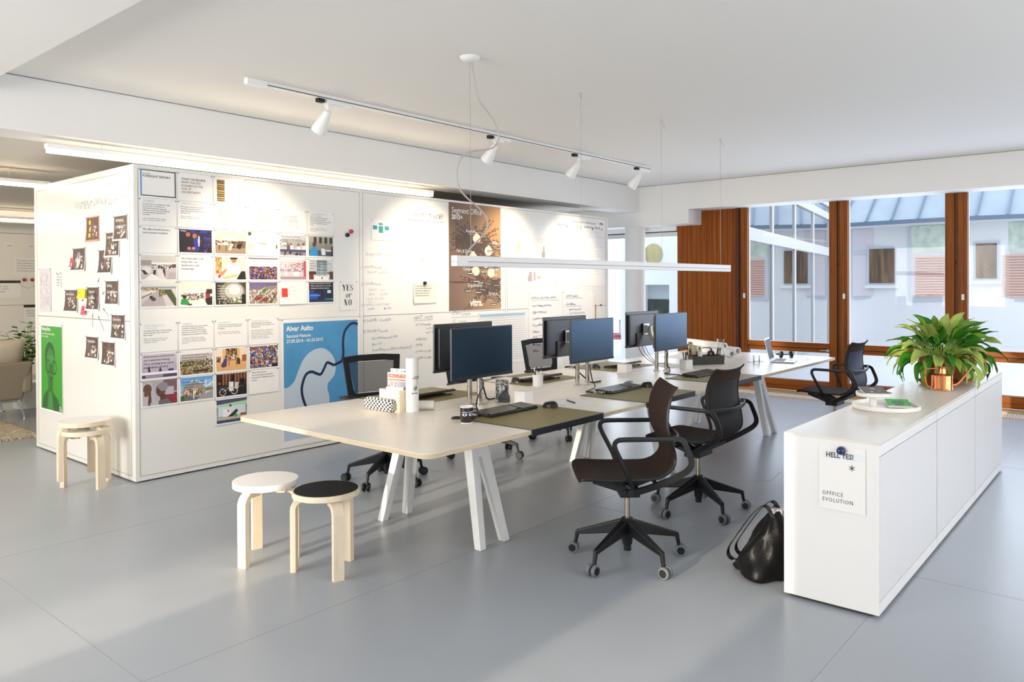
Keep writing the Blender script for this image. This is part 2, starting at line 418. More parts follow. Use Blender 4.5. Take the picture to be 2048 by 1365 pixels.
# outer walls of the room, behind and beside the camera, with openings for their windows
m_ = MB()
for y0, y1, z0, z1 in ((-3.2, 1.58, 0, 2.9), (1.58, 2.01, 0, .70), (1.58, 2.01, 2.5, 2.9), (2.01, 3.2, 0, 2.9), (3.2, 6.1, 0, .75), (3.2, 6.1, 2.55, 2.9), (6.1, 9.4, 0, 2.9), (9.4, 13.4, 0, .75), (9.4, 13.4, 2.55, 2.9), (13.4, 16, 0, 2.9)): m_.bb(-3.7, -3.5, y0, y1, z0, z1)
struct('wall_left', m_, WALL)
m_ = MB(); m_.bb(-3.5, 10.5, -3.4, -3.2, 0, .75); m_.bb(-3.5, 10.5, -3.4, -3.2, 2.6, 3.1)
for x in (-3.5, 1.2, 5.6, 10.1): m_.bb(x, x + .4, -3.4, -3.2, .75, 2.6)
struct('wall_behind', m_, WALL)
wb = struct('wall_lounge', MB().bb(-3.5, 10.5, 15, 15.2, 0, 2.68), mat('white wall panel', (.82, .80, .74), .3))
m_ = MB()
m_.bb(-3.5, 10.4, 14.994, 15, 2.415, 2.425); m_.bb(-3.5, 10.4, 14.994, 15, 1.20, 1.207)
for x in (.9, 3.0, 5.1): m_.bb(x, x + .008, 14.994, 15, 0, 2.42)
m_.build('panel_joint', mat('joint line', '9d968a', .6), wb)
struct('beam_lounge', MB().bb(-3.5, 10.5, 13.6, 13.9, 2.5, 2.68), WALL)
struct('wall_terrace', MB().bb(10.3, 10.5, 7.9, 16, 0, 2.40), WALL)

# ---- window wall, plane x = 10.5
def window(n, yl, glass=True, handle=.78):          # yl = left (far) outer edge, 1.395 wide
    w = thing('window_%d' % n, None, None, (10.5, yl, 0)); w['kind'] = 'structure'
    a = 1.395
    m = MB()
    m.bb(-.05, .06, -.115, 0, .0, 2.66)              # left stile
    m.bb(-.05, .06, -a + .02, -a + .125, 0, 2.66)
    m.build('stile', WOODV, w, bevel=.004)
    MB().bb(-.052, -.049, -.016, -.006, 0, 2.66).bb(-.052, -.049, -a + .018, -a + .026, 0, 2.66).bb(-.052, -.049, -.08, -.076, 0, 2.66).build('groove', mat('dark rebate wood', '4a240c', .6), w)
    m = MB(); m.bb(-.03, .07, -a + .125, -.115, .03, .175); m.bb(-.05, -.02, -a + .125, -.115, .10, .175)
    m.bb(-.02, .06, -a + .125, -.115, .57, .625); m.bb(-.05, .06, -a + .125, -.115, .632, .70)
    m.build('rail', WOODH, w, bevel=.004)
    m = MB(); m.bb(-.02, .05, -a - .001, -a + .018, 0, 2.66)
    m.build('post', PINEY, w)
    MB().bb(.015, .021, -a + .12, -.11, .695, 2.66).build('pane', GLASS, w)
    MB().bb(.015, .021, -a + .12, -.11, .17, .575).build('pane', GLASS, w)
    m = MB()
    for y in (-.125, -a + .127): m.bb(.005, .03, y, y + .009, .70, 2.66)
    m.build('glazing_bead', STEELW, w)
    h = MB().bb(-.075, -.055, -a + .24, -a + .11, .60, .612)
    h.bb(-.06, -.045, -a + .16, -a + .12, .59, .622)
    h.build('handle', ALU, w, bevel=.003)
    MB().bb(-.062, -.05, -.085, -.055, 1.305, 1.375).build('sensor', WHITEPL, w, bevel=.003)
    return w
for i, yl in enumerate((4.685, 3.29, 1.895, .50, -.895)): window(i + 1, yl)
struct('wall_unseen_dark_wood', MB().bb(10.42, 10.6, -3.2, -2.29, 0, 2.61).bb(8.4, 10.42, -3.2, -3.16, 0, 2.7), WOODP)  # unseen dark wood, added so the nearest screen reflects something darker
m_ = MB()
for yl in (3.29, 1.895, .5): m_.lathe([(.006, 0), (.006, .03)], 8, Matrix.Translation((10.445, yl + .004, 1.75)))
m_.bb(10.42, 10.6, 4.686, 4.735, 0, 2.66)
struct('trim_6', m_, mat('dark rebate wood', '4a240c', .6))
pw = struct('wall_wood', MB().bb(10.5, 10.62, 4.735, 5.72, 0, 2.61), WOODP)
m_ = MB()
for k in range(1, 12): m_.bb(10.4965, 10.5, 4.735 + k * .082 - .002, 4.735 + k * .082 + .002, 0, 2.61)
m_.build('board_joint', mat('board joint', '5c2c0b', .6), pw)
# glazed opening beyond the column
w = thing('window_7', None, None, (10.5, 7.9, 0)); w['kind'] = 'structure'
MB().bb(.0, .006, -2.18, 0, 0, 2.30).build('pane', GLASS, w)
MB().bb(-.04, .05, -2.18, 0, 2.33, 2.40).build('frame', STEELW, w)
MB().bb(-.01, .03, -2.18, 0, 2.315, 2.33).build('blind_rail', DARKGAP, w)
MB().bb(.0, .05, -2.18, 0, 2.25, 2.315).build('blind', WALL, w)

# ---- outside: terrace, curved pavilion with metal roof, glazed wing, white court wall
EXTW = mat('white render', (.78, .79, .80), .8, spec=.2)
struct('terrace_ground', MB().bb(10.57, 40, -16, 30, -.25, -.03), mat('pale terrace', (.72, .74, .76), .8))
EX = lambda y: 20.3 + .055 * (y - 4.2) ** 2
ys = [-12 + .5 * k for k in range(60)]
def strip(x_of, z0, x2_of, z1, name, m, parent, ys=ys, thick=.05):
    mb = MB(); vs = []
    for y in ys:
        a = (x_of(y), y, z0); b = (x2_of(y), y, z1)
        vs += [a, b, (b[0] + thick, y, b[2] + .001), (a[0] + thick, y, a[2] + .001)]
    fs = []
    for i in range(len(ys) - 1):
        for k in range(4): fs.append((4 * i + k, 4 * i + (k + 1) % 4, 4 * i + 4 + (k + 1) % 4, 4 * i + 4 + k))
    fs += [(0, 1, 2, 3), tuple(4 * (len(ys) - 1) + k for k in (3, 2, 1, 0))]
    mb.add(vs, fs); return mb.build(name, m, parent, smooth=False)
pv = thing('pavilion', 'curved white pavilion with grey standing seam metal roof across the court', 'building', (20.3, 4, 0))
pv['kind'] = 'thing'
def loc(o):      # keep world coordinates for parts of a placed empty
    o.location = -Vector(o.parent.location); return o
ROOF = mat('zinc roof', 'a3b1bd', .5, .0, noise=((1.5, 1.5, 1.5), .08, 3))
loc(strip(lambda y: EX(y), 3.02, lambda y: EX(y) + 3.2, 5.6, 'roof', ROOF, pv))
m_ = MB(); y = -11.6
while y < 16.5:
    m_.bar((EX(y) - .02, y, 3.06), (EX(y) + 3.1, y, 5.6), .035, .05); y += .62
loc(m_.build('roof_seam', mat('seam zinc', '7f93a6', .5), pv))
loc(strip(lambda y: EX(y) - .02, 2.96, lambda y: EX(y) - .02, 3.06, 'gutter', mat('gutter', '66788a', .5), pv))
loc(strip(lambda y: EX(y), 2.97, lambda y: EX(y) + 1.0, 2.96, 'eave_soffit', EXTW, pv, thick=.02))
loc(strip(lambda y: EX(y) + 1.0, -.03, lambda y: EX(y) + 1.0, 2.97, 'facade', EXTW, pv, thick=.2))
ORANGE = mat('orange louvre', 'dfb59f', .6)
PALEG = mat('pale green leaves reflected in glass', 'c9d6c8', .6, noise=((5, 5, 5), .2, 4))
PINKP = mat('pale rose reflection', 'd9d3d8', .6)
def facade_window_or_reflection(yc, w, z0, z1, kind):  # striped and pale kinds are reflections in the panes, built as coloured panels
    x = EX(yc) + 1.0
    f = thing('facade_window_or_reflection', None, None, (0, 0, 0)); f.parent = pv; loc(f)
    m = MB(); m.bb(x - .04, x + .05, yc - w / 2 - .06, yc + w / 2 + .06, z0 - .06, z1 + .06)
    m.build('frame', mat('pale frame', 'c3ccd4', .5), f)
    if kind == 'small':
        MB().bb(x - .06, x - .03, yc - w / 2, yc + w / 2, z0, z1).build('pane', mat('amber curtain', '6f5a45', .4, noise=((1, 9, 1), .6, 2)), f)
        MB().bb(x - .12, x, yc - w / 2 - .1, yc + w / 2 + .1, z0 - .14, z0 - .06).build('sill', STEELW, f)
    elif kind == 'reflected_louvre':
        zm = z0 + (z1 - z0) * .62
        MB().bb(x - .06, x - .04, yc - w / 2, yc + w / 2, zm, z1).build('upper_pane', PALEG, f)
        MB().bb(x - .055, x - .04, yc - w / 2, yc + w / 2, z0, zm).build('lower_pane', PINKP, f)
        m = MB(); z = z0 + .05
        while z < zm - .1: m.bb(x - .1, x - .05, yc - w / 2, yc + w / 2 - (.1 if w > 1 else 0), z, z + .032); z += .065
        tag(m.build('reflected_louvre', ORANGE, f), kind='stuff')
    else:
        MB().bb(x - .06, x - .04, yc - w / 2, yc + w / 2, z0, z1).build('pane', PINKP, f)
        m = MB(); m.bb(x - .08, x - .05, yc - w / 2, yc + w / 2, z0 + (z1 - z0) * .62, z0 + (z1 - z0) * .67); m.build('transom', mat('pale frame', 'b6c2cd', .5), f)
for a in ((6.12, .52, 1.15, 2.95, 'pale'), (5.62, .62, 1.50, 2.40, 'small'), (4.36, 1.05, 1.10, 2.95, 'reflected_louvre'), (2.42, 1.15, 1.10, 2.95, 'reflected_louvre'), (3.22, .44, 1.60, 2.45, 'small')): facade_window_or_reflection(*a)

# glazed wing seen through the first window
wg = thing('glazed_wing', 'white framed glass wing slanting away behind the leftmost window', 'building', (13, 5.2, 0))
Pw, Dw = Vector((12.6, 5.14, 0)), Vector((.984, .178, 0)); Nw = Vector((-.178, .984, 0))
def ang_t(px):       # distance along the wing where a mullion stands, from its bearing
    d = _f + _r2 * (px - CX) / FPX; d.z = 0
    return (Pw.x * d.y - Pw.y * d.x) / (Dw.y * d.x - Dw.x * d.y)
T0 = [-1.5] + [ang_t(p) for p in (1543, 1588, 1625, 1657)]
T0 += [T0[-1] + .5]
W = lambda t, z, off=0: Pw + Dw * t + Nw * off + Vector((0, 0, z))
for t in T0: loc(MB().bar(W(t, 0), W(t, 3.4), .065, .065).build('mullion', STEELW, wg))
for z, h in ((2.28, .20), (3.16, .16)): loc(MB().bar(W(-1.5, z), W(T0[-1], z), .10, h).build('transom', STEELW, wg))
for a, b in zip(T0[:-1], T0[1:]):
    loc(MB().add([W(a, 0), W(b, 0), W(b, 3.4), W(a, 3.4)], [(0, 1, 2, 3)]).build('glass', GLASSW, wg))
loc(MB().add([W(-1.4, 0, .9), W(T0[-1], 0, .9), W(T0[-1], 3.4, .9), W(-1.4, 3.4, .9)], [(0, 1, 2, 3)]).build('inner_wall', mat('pale inner wall', (.62, .66, .70), .7), wg))
loc(MB().bar(W(-1.5, 3.45, .5), W(T0[-1] + .1, 3.45, .5), 1.1, .1).build('roof_slab', EXTW, wg))
ta = T0[3] + .5
loc(MB().bar(W(ta, 1.35, .86), W(ta + .9, 1.35, .86), .03, 1.0).build('wall_picture', mat('amber picture', 'c9b58c', .6, noise=((4, 4, 4), .25, 2)), wg))

cw = thing('court_wall', 'white court wall with a round window and a planted niche beyond the column', 'building', (14, 8, 0))
cw['kind'] = 'thing'
m_ = MB(); m_.bb(14, 14.3, 6.6, 7.82, -.03, 4.2); m_.bb(14, 14.3, 8.45, 9.0, -.03, 4.2); m_.bb(14, 14.3, 7.82, 8.45, 1.49, 4.2); m_.bb(14, 14.3, 7.82, 8.45, -.03, .6)
loc(m_.build('wall_face', mat('bright render', (.86, .88, .89), .8), cw))
loc(MB().bb(14.22, 14.28, 7.82, 8.45, 1.18, 1.49).build('niche_lintel', mat('grey lintel', 'b9c2c2', .6), cw))
loc(MB().bb(14.2, 14.26, 7.82, 8.45, .6, 1.18).build('niche_pane', mat('dark leafy glass', '24322a', .2, noise=((9, 9, 9), .9, 4)), cw))
rm = MB().lathe([(.215, 0), (.215, .02)], 32, Matrix.Translation((13.99, 8.19, 2.135)) @ Matrix.Rotation(R(-90), 4, 'Y'))
loc(rm.build('round_window', mat('gold tinted glass', 'b7ad7f', .12, .6, noise=((1, 7, 1), .3, 2)), cw))
loc(MB().lathe([(.235, 0), (.235, .01)], 32, Matrix.Translation((14.0, 8.19, 2.135)) @ Matrix.Rotation(R(-90), 4, 'Y')).build('round_frame', EXTW, cw))
struct('far_court_wall', MB().bb(31, 31.3, 9, 30, -.03, 5), mat('bright render', 'ffffff'))
# far seating group glimpsed between the white box and the column
rg = MB().lathe([(1.3, 0), (1.3, .02)], 32, Matrix.Translation((0, 0, 0))).build('round_rug', mat('red ring rug', 'b05a5e', .9, noise=((3, 3, 3), .5, 3)))
rg.location = (18.9, 12.1, -.03); tag(rg, 'red patterned round rug far outside between box and column', 'rug')
t = thing('pedestal_table', 'small round pedestal table on the red rug far outside', 'table', (18.6, 12.0, -.01))
MB().lathe([(.5, .50), (.5, .52)], 32).build('tabletop', STEELW, t)
MB().lathe([(.03, .02), (.025, .5)], 12).build('stem', CHROME, t)
m_ = MB()
for k in range(4): a = R(45 + 90 * k); m_.bar((0, 0, .05), (.4 * math.cos(a), .4 * math.sin(a), .015), .03, .02)
m_.build('foot', CHROME, t)
def far_chair(x, y, rz, lab):
    t = thing('lounge_chair', lab, 'chair', (x, y, -.03), rz, 'black chairs outside')
    MB().box((0, 0, .42), (.5, .5, .06)).build('seat', BLACKS, t, bevel=.02)
    MB().bar((0, -.24, .42), (0, -.34, .95), .5, .05, up=(0, 1, 0)).build('backrest', BLACKS, t, bevel=.02)
    for s in (-1, 1): MB().bar((s * .27, -.2, .62), (s * .27, .2, .62), .04, .03).build('armrest', BLACKS, t)
    for k in range(4): a = R(45 + 90 * k); MB().bar((0, 0, .3), (.3 * math.cos(a), .3 * math.sin(a), .02), .03, .03).build('leg', CHROME, t)
far_chair(18.75, 11.35, R(60), 'black lounge chair right of the pedestal table far outside')
far_chair(18.2, 12.9, R(200), 'black lounge chair left of the pedestal table far outside')

# ------------------------------------------------------------------ the white box of magnetic panels
FY, FX = 6.079, 2.585
bx = struct('wall_box', MB().bb(FX, 9.12, FY, 8.205, .012, 2.463), ENAMEL)
MB().bb(FX + .03, 9.09, FY + .03, 8.17, 0, .013).build('plinth', DARKGAP, bx)
def panel(p0, p1, z0, z1, face):     # shallow joint frame round each board
    m = MB(); j = .0035; e = .0012
    if face == 'f':
        for a in ((p0, p1, z0 - j, z0), (p0, p1, z1, z1 + j)): m.bb(a[0], a[1], FY - e, FY + .001, a[2], a[3])
        for x in (p0 - j, p1): m.bb(x, x + j, FY - e, FY + .001, z0, z1)
    else:
        for a in ((p0, p1, z0 - j, z0), (p0, p1, z1, z1 + j)): m.bb(FX - e, FX + .001, a[0], a[1], a[2], a[3])
        for y in (p0 - j, p1): m.bb(FX - e, FX + .001, y, y + j, z0, z1)
    return m.build('board_joint', mat('joint line', '9d968a', .6), bx)
for x0, x1 in ((2.62, 4.725), (4.77, 6.895), (6.935, 9.06)):
    for z0, z1 in ((.05, 1.212), (1.216, 2.435)): panel(x0, x1, z0, z1, 'f')
for z0, z1 in ((.05, 1.245), (1.252, 2.41)): panel(6.15, 8.14, z0, z1, 's')

# ------------------------------------------------------------------ lamps of the room
def emis(name, c, s):
    return mat(name, (1, 1, 1), .5, emit=(c, s))
WARM = (1.0, .80, .56)
def linear_lamp(x0, x1, y, z, label, e=7.0, drop=.2):
    t = thing('linear_ceiling_lamp', label, 'lamp', ((x0 + x1) / 2, y, z)); L = (x1 - x0) / 2
    MB().bb(-L, L, -.032, .032, .02, .052).build('housing', LAMPW, t)
    MB().bb(-L + .01, L - .01, -.03, .03, -.012, .02).build('diffuser', emis('warm diffuser %d' % e, (1, .82, .58), e), t)
    for s in (-.8, 0, .8): MB().bb(s * L - .0015, s * L + .0015, -.0015, .0015, .052, .065 + drop).build('wire', ALU, t)
linear_lamp(2.05, 5.87, 6.26, 2.515, 'long warm linear lamp just above the front edge of the white box', drop=.095)
linear_lamp(-.6, 2.85, 8.62, 2.52, 'short visible end of a warm linear lamp left of the white box', e=14, drop=.09)
linear_lamp(.4, 5.4, 13.1, 2.50, 'farthest warm linear lamp near the lounge wall', e=16, drop=.17)

# track with four spots
t = thing('light_track', 'long white ceiling track carrying four spotlights', 'track', (5.76, 5.0, 3.0))
MB().bb(-2.72, 2.72, -.018, .018, -.035, 0).build('rail', LAMPW, t)
MB().bb(-2.86, -2.70, -.024, .024, -.045, 0).build('feed_box', LAMPW, t, bevel=.003)
MB().bb(-2.70, 2.70, -.0205, -.0178, -.028, -.022).build('groove', mat('track groove', '4a4541', .7), t)
def spot(x, label):
    s = thing('spotlight', label, 'lamp', (x, 5.0, 2.965), 0, 'white spotlights on the ceiling track')
    MB().bb(.02, .26, -.02, .02, -.03, 0).build('adapter', LAMPW, s, bevel=.003)
    MB().bb(.03, .15, -.022, .022, -.05, -.03).build('gear_box', LAMPW, s, bevel=.003)
    MB().bb(-.055, .0, -.022, .022, -.028, 0).build('contact', BLACKS, s)
    MB().lathe([(.014, -.075), (.014, -.028), (.028, -.028), (.028, -.022)], 16, Matrix.Translation((.04, 0, -.02))).build('swivel', LAMPW, s)
    d = Vector((-.02, 1.05, -1.2)).normalized(); q = d.to_track_quat('Z', 'Y').to_matrix().to_4x4()
    T = Matrix.Translation((.035, -.01, -.09)) @ q
    MB().lathe([(.022, -.005), (.030, .01), (.036, .05), (.060, .16), (.060, .185), (.054, .185), (.052, .17), (.030, .06)], 28, T).build('shade', LAMPW, s)
    MB().lathe([(.0, .10), (.042, .10), (.042, .104)], 24, T).build('bulb', emis('spot bulb', (1, .9, .75), 25), s)
    L = bpy.data.lights.new('spot', 'SPOT'); L.energy = 80; L.color = WARM; L.spot_size = R(74); L.spot_blend = .9; L.shadow_soft_size = .03
    lo = bpy.data.objects.new('spot_light', L); col.objects.link(lo)
    lo.location = Vector((x + .035, 4.99, 2.875)) + d * .20; lo.rotation_euler = d.to_track_quat('-Z', 'Y').to_euler()
    return s
spot(3.55, 'white track spotlight nearest the camera at the start of the track')
spot(5.49, 'white track spotlight behind the curving lamp cable')
spot(6.87, 'white track spotlight third along from the camera')
spot(8.17, 'white track spotlight at the far end of the track')

# pendant bar over the table
p = thing('pendant_lamp', 'long white linear pendant lamp hanging above the big table', 'lamp', (5.423, 3.45, 1.675))
MB().bb(-2.0, 2.0, -.027, .027, -.002, .035).build('upper_housing', LAMPW, p, bevel=.002)
MB().bb(-2.0, 2.0, -.027, .027, -.033, -.004).build('lower_housing', mat('satin lamp strip', (.80, .81, .82), .3), p, bevel=.002)
MB().bb(-1.985, -1.9, -.0275, .0275, -.031, .033).build('end_cap', LAMPW, p)
for x in (3.578, 4.805, 6.043, 7.24):
    MB().bb(x - 5.423 - .0009, x - 5.423 + .0009, -.0009, .0009, .035, 1.325).build('wire', mat('steel wire', 'a9a49c', .4, .6), p)
for x in (4.805, 6.043, 7.24):
    m_ = MB().lathe([(.006, 0), (.006, .04)], 10, Matrix.Translation((x - 5.423, 0, 1.285)))
    m_.tube([(x - 5.423 + .028 + .02 * math.cos(a), -.01, 1.245 + (.02 if x > 6 else -.03) + .022 * math.sin(a)) for a in [k * math.pi / 8 for k in range(17)]], .0013, 5)
    m_.tube([(x - 5.423, 0, 1.31), (x - 5.423 + .02, -.005, 1.30), (x - 5.423 + .03, -.01, 1.27)], .0013, 5)
    m_.build('wire_gripper', ALU, p)
MB().lathe([(.03, -.03), (.055, -.018), (.066, -.004), (.066, 0)], 28, Matrix.Translation((3.578 - 5.423, 0, 1.325))).build('ceiling_rose', LAMPW, p)
MB().tube(smoothpath([(x - 5.423, .004, z - 1.675) for x, z in [(3.59, 3.0), (3.599, 2.96), (3.619, 2.865), (3.659, 2.749), (3.75, 2.675), (3.827, 2.607), (3.861, 2.531), (3.816, 2.454), (3.715, 2.417), (3.583, 2.387), (3.496, 2.334), (3.456, 2.241), (3.479, 2.144), (3.549, 2.085), (3.645, 2.036), (3.728, 1.974), (3.741, 1.905), (3.693, 1.846), (3.611, 1.787), (3.554, 1.74), (3.543, 1.708)]], 4), .0055, 8, up=(0, 1, 0)).build('cable', mat('grey textile cable', 'b9b4aa', .6), p)

# ------------------------------------------------------------------ the big table
TZ = .74
tb = thing('conference_table', 'very long white and birch worktable on splayed white trestle legs', 'table', (5.29, 3.43, 0))
def L(mb, *a, **k):     # world-built part of the table
    o = mb.build(*a, parent=tb, **k); o.location = (-5.29, -3.43, 0); return o
Y0, Y1, X0, X1 = 2.60, 4.265, 2.40, 8.19
def slab(x0, x1, y0, y1, corners, z0, z1):
    pts = []; r = .055
    for (cx, cy, a0, key) in ((x1, y1, 0, 'NE'), (x0, y1, 90, 'NW'), (x0, y0, 180, 'SW'), (x1, y0, 270, 'SE')):
        if key in corners:
            ox, oy = (cx - r if 'E' in key else cx + r), (cy - r if 'N' in key else cy + r)
            pts += [(ox + r * math.cos(R(a0 + 15 * k)), oy + r * math.sin(R(a0 + 15 * k))) for k in range(7)]
        else: pts.append((cx, cy))
    return MB().prism(pts, z0, z1)
for x0, x1, cs in ((X0, 3.0085, ('NW', 'SW')), (3.0105, 7.60, ()), (7.602, X1, ('NE', 'SE'))):
    if cs:
        L(slab(x0, x1, Y0, Y1, cs, TZ - .0245, TZ - .002), 'tabletop_core', PLYEDGE)
        L(slab(x0, x1, Y0, Y1, cs, TZ - .002, TZ), 'tabletop', PLYTOP)
    else:
        for a, b in ((Y0, 3.319), (3.591, Y1)):
            L(slab(x0, x1, a, b, (), TZ - .0245, TZ - .002), 'tabletop_core', PLYEDGE)
            L(slab(x0, x1, a, b, (), TZ - .002, TZ), 'tabletop', PLYTOP)
for a, b in ((3.012, 4.2), (4.202, 5.4), (5.402, 6.6), (6.602, 7.60)):
    for y0, y1 in ((3.3215, 3.454), (3.456, 3.5885)):
        L(MB().bb(a, b, y0, y1, TZ - .012, TZ - .0005), 'cable_lid', PLYTOP)
L(MB().bb(3.02, 7.59, 3.34, 3.57, TZ - .10, TZ - .013), 'cable_trough', STEELW)
L(MB().bb(2.9, 7.7, 3.16, 3.20, TZ - .065, TZ - .0245).bb(2.9, 7.7, 3.66, 3.70, TZ - .065, TZ - .0245), 'beam', STEELW)
def vleg(xc, yb, yt):      # one inverted V of the trestle, feet spread along the table
    s = 1 if yb > 3.4 else -1
    H0, zt = TZ - .0245, .50; T = .048
    yc = lambda z: yb + (yt - yb) * z / H0
    outer = [(-.128, 0), (-.058, H0), (.058, H0), (.128, 0)]
    inner = [(.078, 0), (.012, zt), (-.012, zt), (-.078, 0)]
    poly = outer + inner
    mb = MB(); n = len(poly); vs = []
    for sg in (-1, 1):
        for x, z in poly: vs.append((xc + x, yc(z) + sg * T / 2 * (1 if z < .6 else 1.5), z))
    q = lambda i, k: k * n + i
    for k in (0, 1):
        for f in ((0, 1, 6, 7), (1, 2, 5, 6), (2, 3, 4, 5)): mb.f.append(tuple(q(i, k) for i in (f if k else f[::-1])))
    for i in range(n): mb.f.append((q(i, 0), q((i + 1) % n, 0), q((i + 1) % n, 1), q(i, 1)))
    mb.v = vs
    return L(mb, 'leg', STEELW, bevel=.006)
for xc in (3.285, 5.36, 7.43):
    vleg(xc, 3.005, 3.17); vleg(xc, 3.87, 3.70)
    L(MB().bb(xc - .03, xc + .03, 3.1, 3.77, TZ - .085, TZ - .065), 'crossbar', STEELW)

# ------------------------------------------------------------------ desk mats
def mat_thing(x0, x1, near, label):
    t = thing('desk_mat', label, 'desk mat', ((x0 + x1) / 2, 2.60 if near else 4.265, TZ), 0 if near else math.pi, 'desk mats on the big table')
    w = (x1 - x0) / 2
    MB().bb(-w, w, -.004, .53, .0003, .0035).build('mat_surface', MATG, t)
    MB().bb(-w, w, -.0085, -.0035, -.034, .0035).build('front_lip', MATE, t, bevel=.0015)
    MB().bb(-w - .003, -w, -.006, .53, .0003, .004).bb(w, w + .003, -.006, .53, .0003, .004).build('edging', MATE, t)
mat_thing(3.155, 3.835, True, 'olive desk mat nearest the camera under the mouse beside the eye mug')
mat_thing(4.34, 5.02, True, 'olive desk mat behind the near chair, middle of the window-side row')
mat_thing(5.535, 6.21, True, 'olive desk mat behind the second brown chair, farthest of its row')
mat_thing(3.31, 3.99, False, 'olive desk mat on the wall side behind the first monitor pair')
mat_thing(4.505, 5.18, False, 'olive desk mat on the wall side behind the white pen cup')
mat_thing(5.70, 6.38, False, 'olive desk mat on the wall side with the farthest raised keyboard')

# ------------------------------------------------------------------ monitors on arms
def monitor(cx, cy, zc, px, py, near, label, tilt=0):
    s = -1 if near else 1      # screen faces -y for the near row
    t = thing('monitor', label, 'monitor', (px, py, TZ), 0, 'pivoting monitors on the big table')
    X, Yc, Z = cx - px, cy - py, zc - TZ
    T = Matrix.Translation((X, Yc, Z)) @ Matrix.Rotation(0 if near else math.pi, 4, 'Z')
    w, h = .279, .159
    m = MB(); m.box((0, 0, 0), (2 * w, .014, 2 * h)); m.box((0, .017, .0), (2 * w - .05, .024, 2 * h - .05)); m.box((0, .03, -.09), (.30, .02, .12))
    mm = MB().add(m.v, m.f, T); mm.build('housing', mat('monitor shell', '10151b', .3, ior=1.75), t, bevel=.004)
    MB().add(*_bx((0, -.0078, .006), (2 * w - .012, .0016, 2 * h - .026)), T).build('screen', SCREEN, t)
    MB().add(*_bx((0, -.0085, -h + .009), (2 * w - .004, .003, .016)), T).build('lower_bezel', BLACKM, t)
    by = Yc - s * .045
    pl = MB().box((X, Yc - s * .043, Z), (.10, .006, .10)); pl.box((X, Yc - s * .055, Z), (.045, .02, .075)); pl.build('mount_plate', ALU, t, bevel=.002)
    a = MB(); zt = .20
    a.bar((0, 0, zt - .02), (X * .55, (Yc - s * .08) * .6, Z - .085), .028, .036); a.bar((X * .55, (Yc - s * .08) * .6, Z - .085), (X, Yc - s * .085, Z - .02), .028, .036)
    a.bar((X, Yc - s * .085, Z - .06), (X, Yc - s * .085, Z + .03), .03, .03); a.bar((X, Yc - s * .09, Z), (X, Yc - s * .05, Z), .022, .03)
    a.build('arm', mat('brushed arm metal', 'bdb6a6', .28, .9), t, bevel=.004)
    MB().lathe([(.030, 0), (.030, .006), (.0165, .008), (.0165, .115), (.018, .117), (.018, .121), (.0165, .123), (.0165, zt), (.0, zt + .002)], 24).build('pole', CHROME, t)
    return t
def _bx(c, d):
    m = MB().box(c, d); return m.v, m.f
monitor(3.49, 3.27, 1.101, 3.62, 3.42, True, 'dark monitor screen nearest the camera, above the eye mug')
monitor(4.69, 3.27, 1.104, 4.84, 3.42, True, 'blue reflecting monitor screen in the middle of the table')
monitor(5.885, 3.27, 1.108, 6.067, 3.42, True, 'pale blue reflecting monitor screen farthest along the table')
monitor(3.69, 3.63, 1.107, 3.59, 3.48, False, 'monitor seen from behind, mostly hidden by the nearest screen')
monitor(4.83, 3.63, 1.110, 4.79, 3.48, False, 'monitor seen from behind left of the middle blue screen')
monitor(6.00, 3.63, 1.112, 6.00, 3.48, False, 'monitor seen from behind left of the farthest pale screen')

def cable(name, pts, r, label, m=BLACKP, cat='cable', group='black cables on the big table'):
    P0 = pts[0]
    o = MB().tube(smoothpath([(p[0] - P0[0], p[1] - P0[1], p[2] - P0[2]) for p in pts], 6), r, 6).build(name, m)
    o.location = P0; return tag(o, label, cat, group)
z = TZ + .006
cable('monitor_cable', [(3.615, 3.39, .91), (3.56, 3.33, .88), (3.44, 3.26, .83), (3.36, 3.2, .785), (3.33, 3.14, .75), (3.30, 3.11, z), (3.22, 3.13, z), (3.17, 3.19, z), (3.13, 3.17, z), (3.20, 3.10, z), (3.27, 3.08, z)], .0048, 'thick black cable sleeve drooping behind the eye mug')
cable('monitor_cable', [(3.66, 3.5, .93), (3.72, 3.49, .86), (3.76, 3.5, .79), (3.80, 3.51, z), (3.9, 3.5, z)], .006, 'black cable bundle knotted right of the first chrome poles')
cable('monitor_cable', [(4.835, 3.395, .90), (4.83, 3.385, .85), (4.82, 3.36, .78), (4.74, 3.28, z), (4.58, 3.22, z), (4.50, 3.19, z), (4.50, 3.13, z)], .005, 'black cable pair running to the middle near keyboard')
cable('monitor_cable', [(4.79, 3.51, .88), (4.84, 3.5, .83), (4.88, 3.46, .78), (4.95, 3.46, z), (5.05, 3.44, z)], .006, 'black cable knot behind the middle chrome poles')
cable('monitor_cable', [(6.06, 3.40, .90), (6.03, 3.395, .84), (6.03, 3.38, .78), (5.99, 3.34, z), (5.84, 3.31, z), (5.80, 3.25, z), (5.80, 3.16, z), (5.76, 3.09, z)], .005, 'black cable pair running to the farthest near keyboard')
for k, dx in enumerate((-.06, 0, .05)):
    cable('monitor_cable', [(5.93 + dx, 3.60, .985), (5.95 + dx, 3.57, .90), (6.0 + dx * .7, 3.53, .83), (6.05 + dx * .3, 3.50, .80), (6.16, 3.50, .79), (6.22, 3.47, z)], .003, ['leftmost', 'middle', 'rightmost'][k] + ' of the three thin cables hanging under the farthest rear monitor')

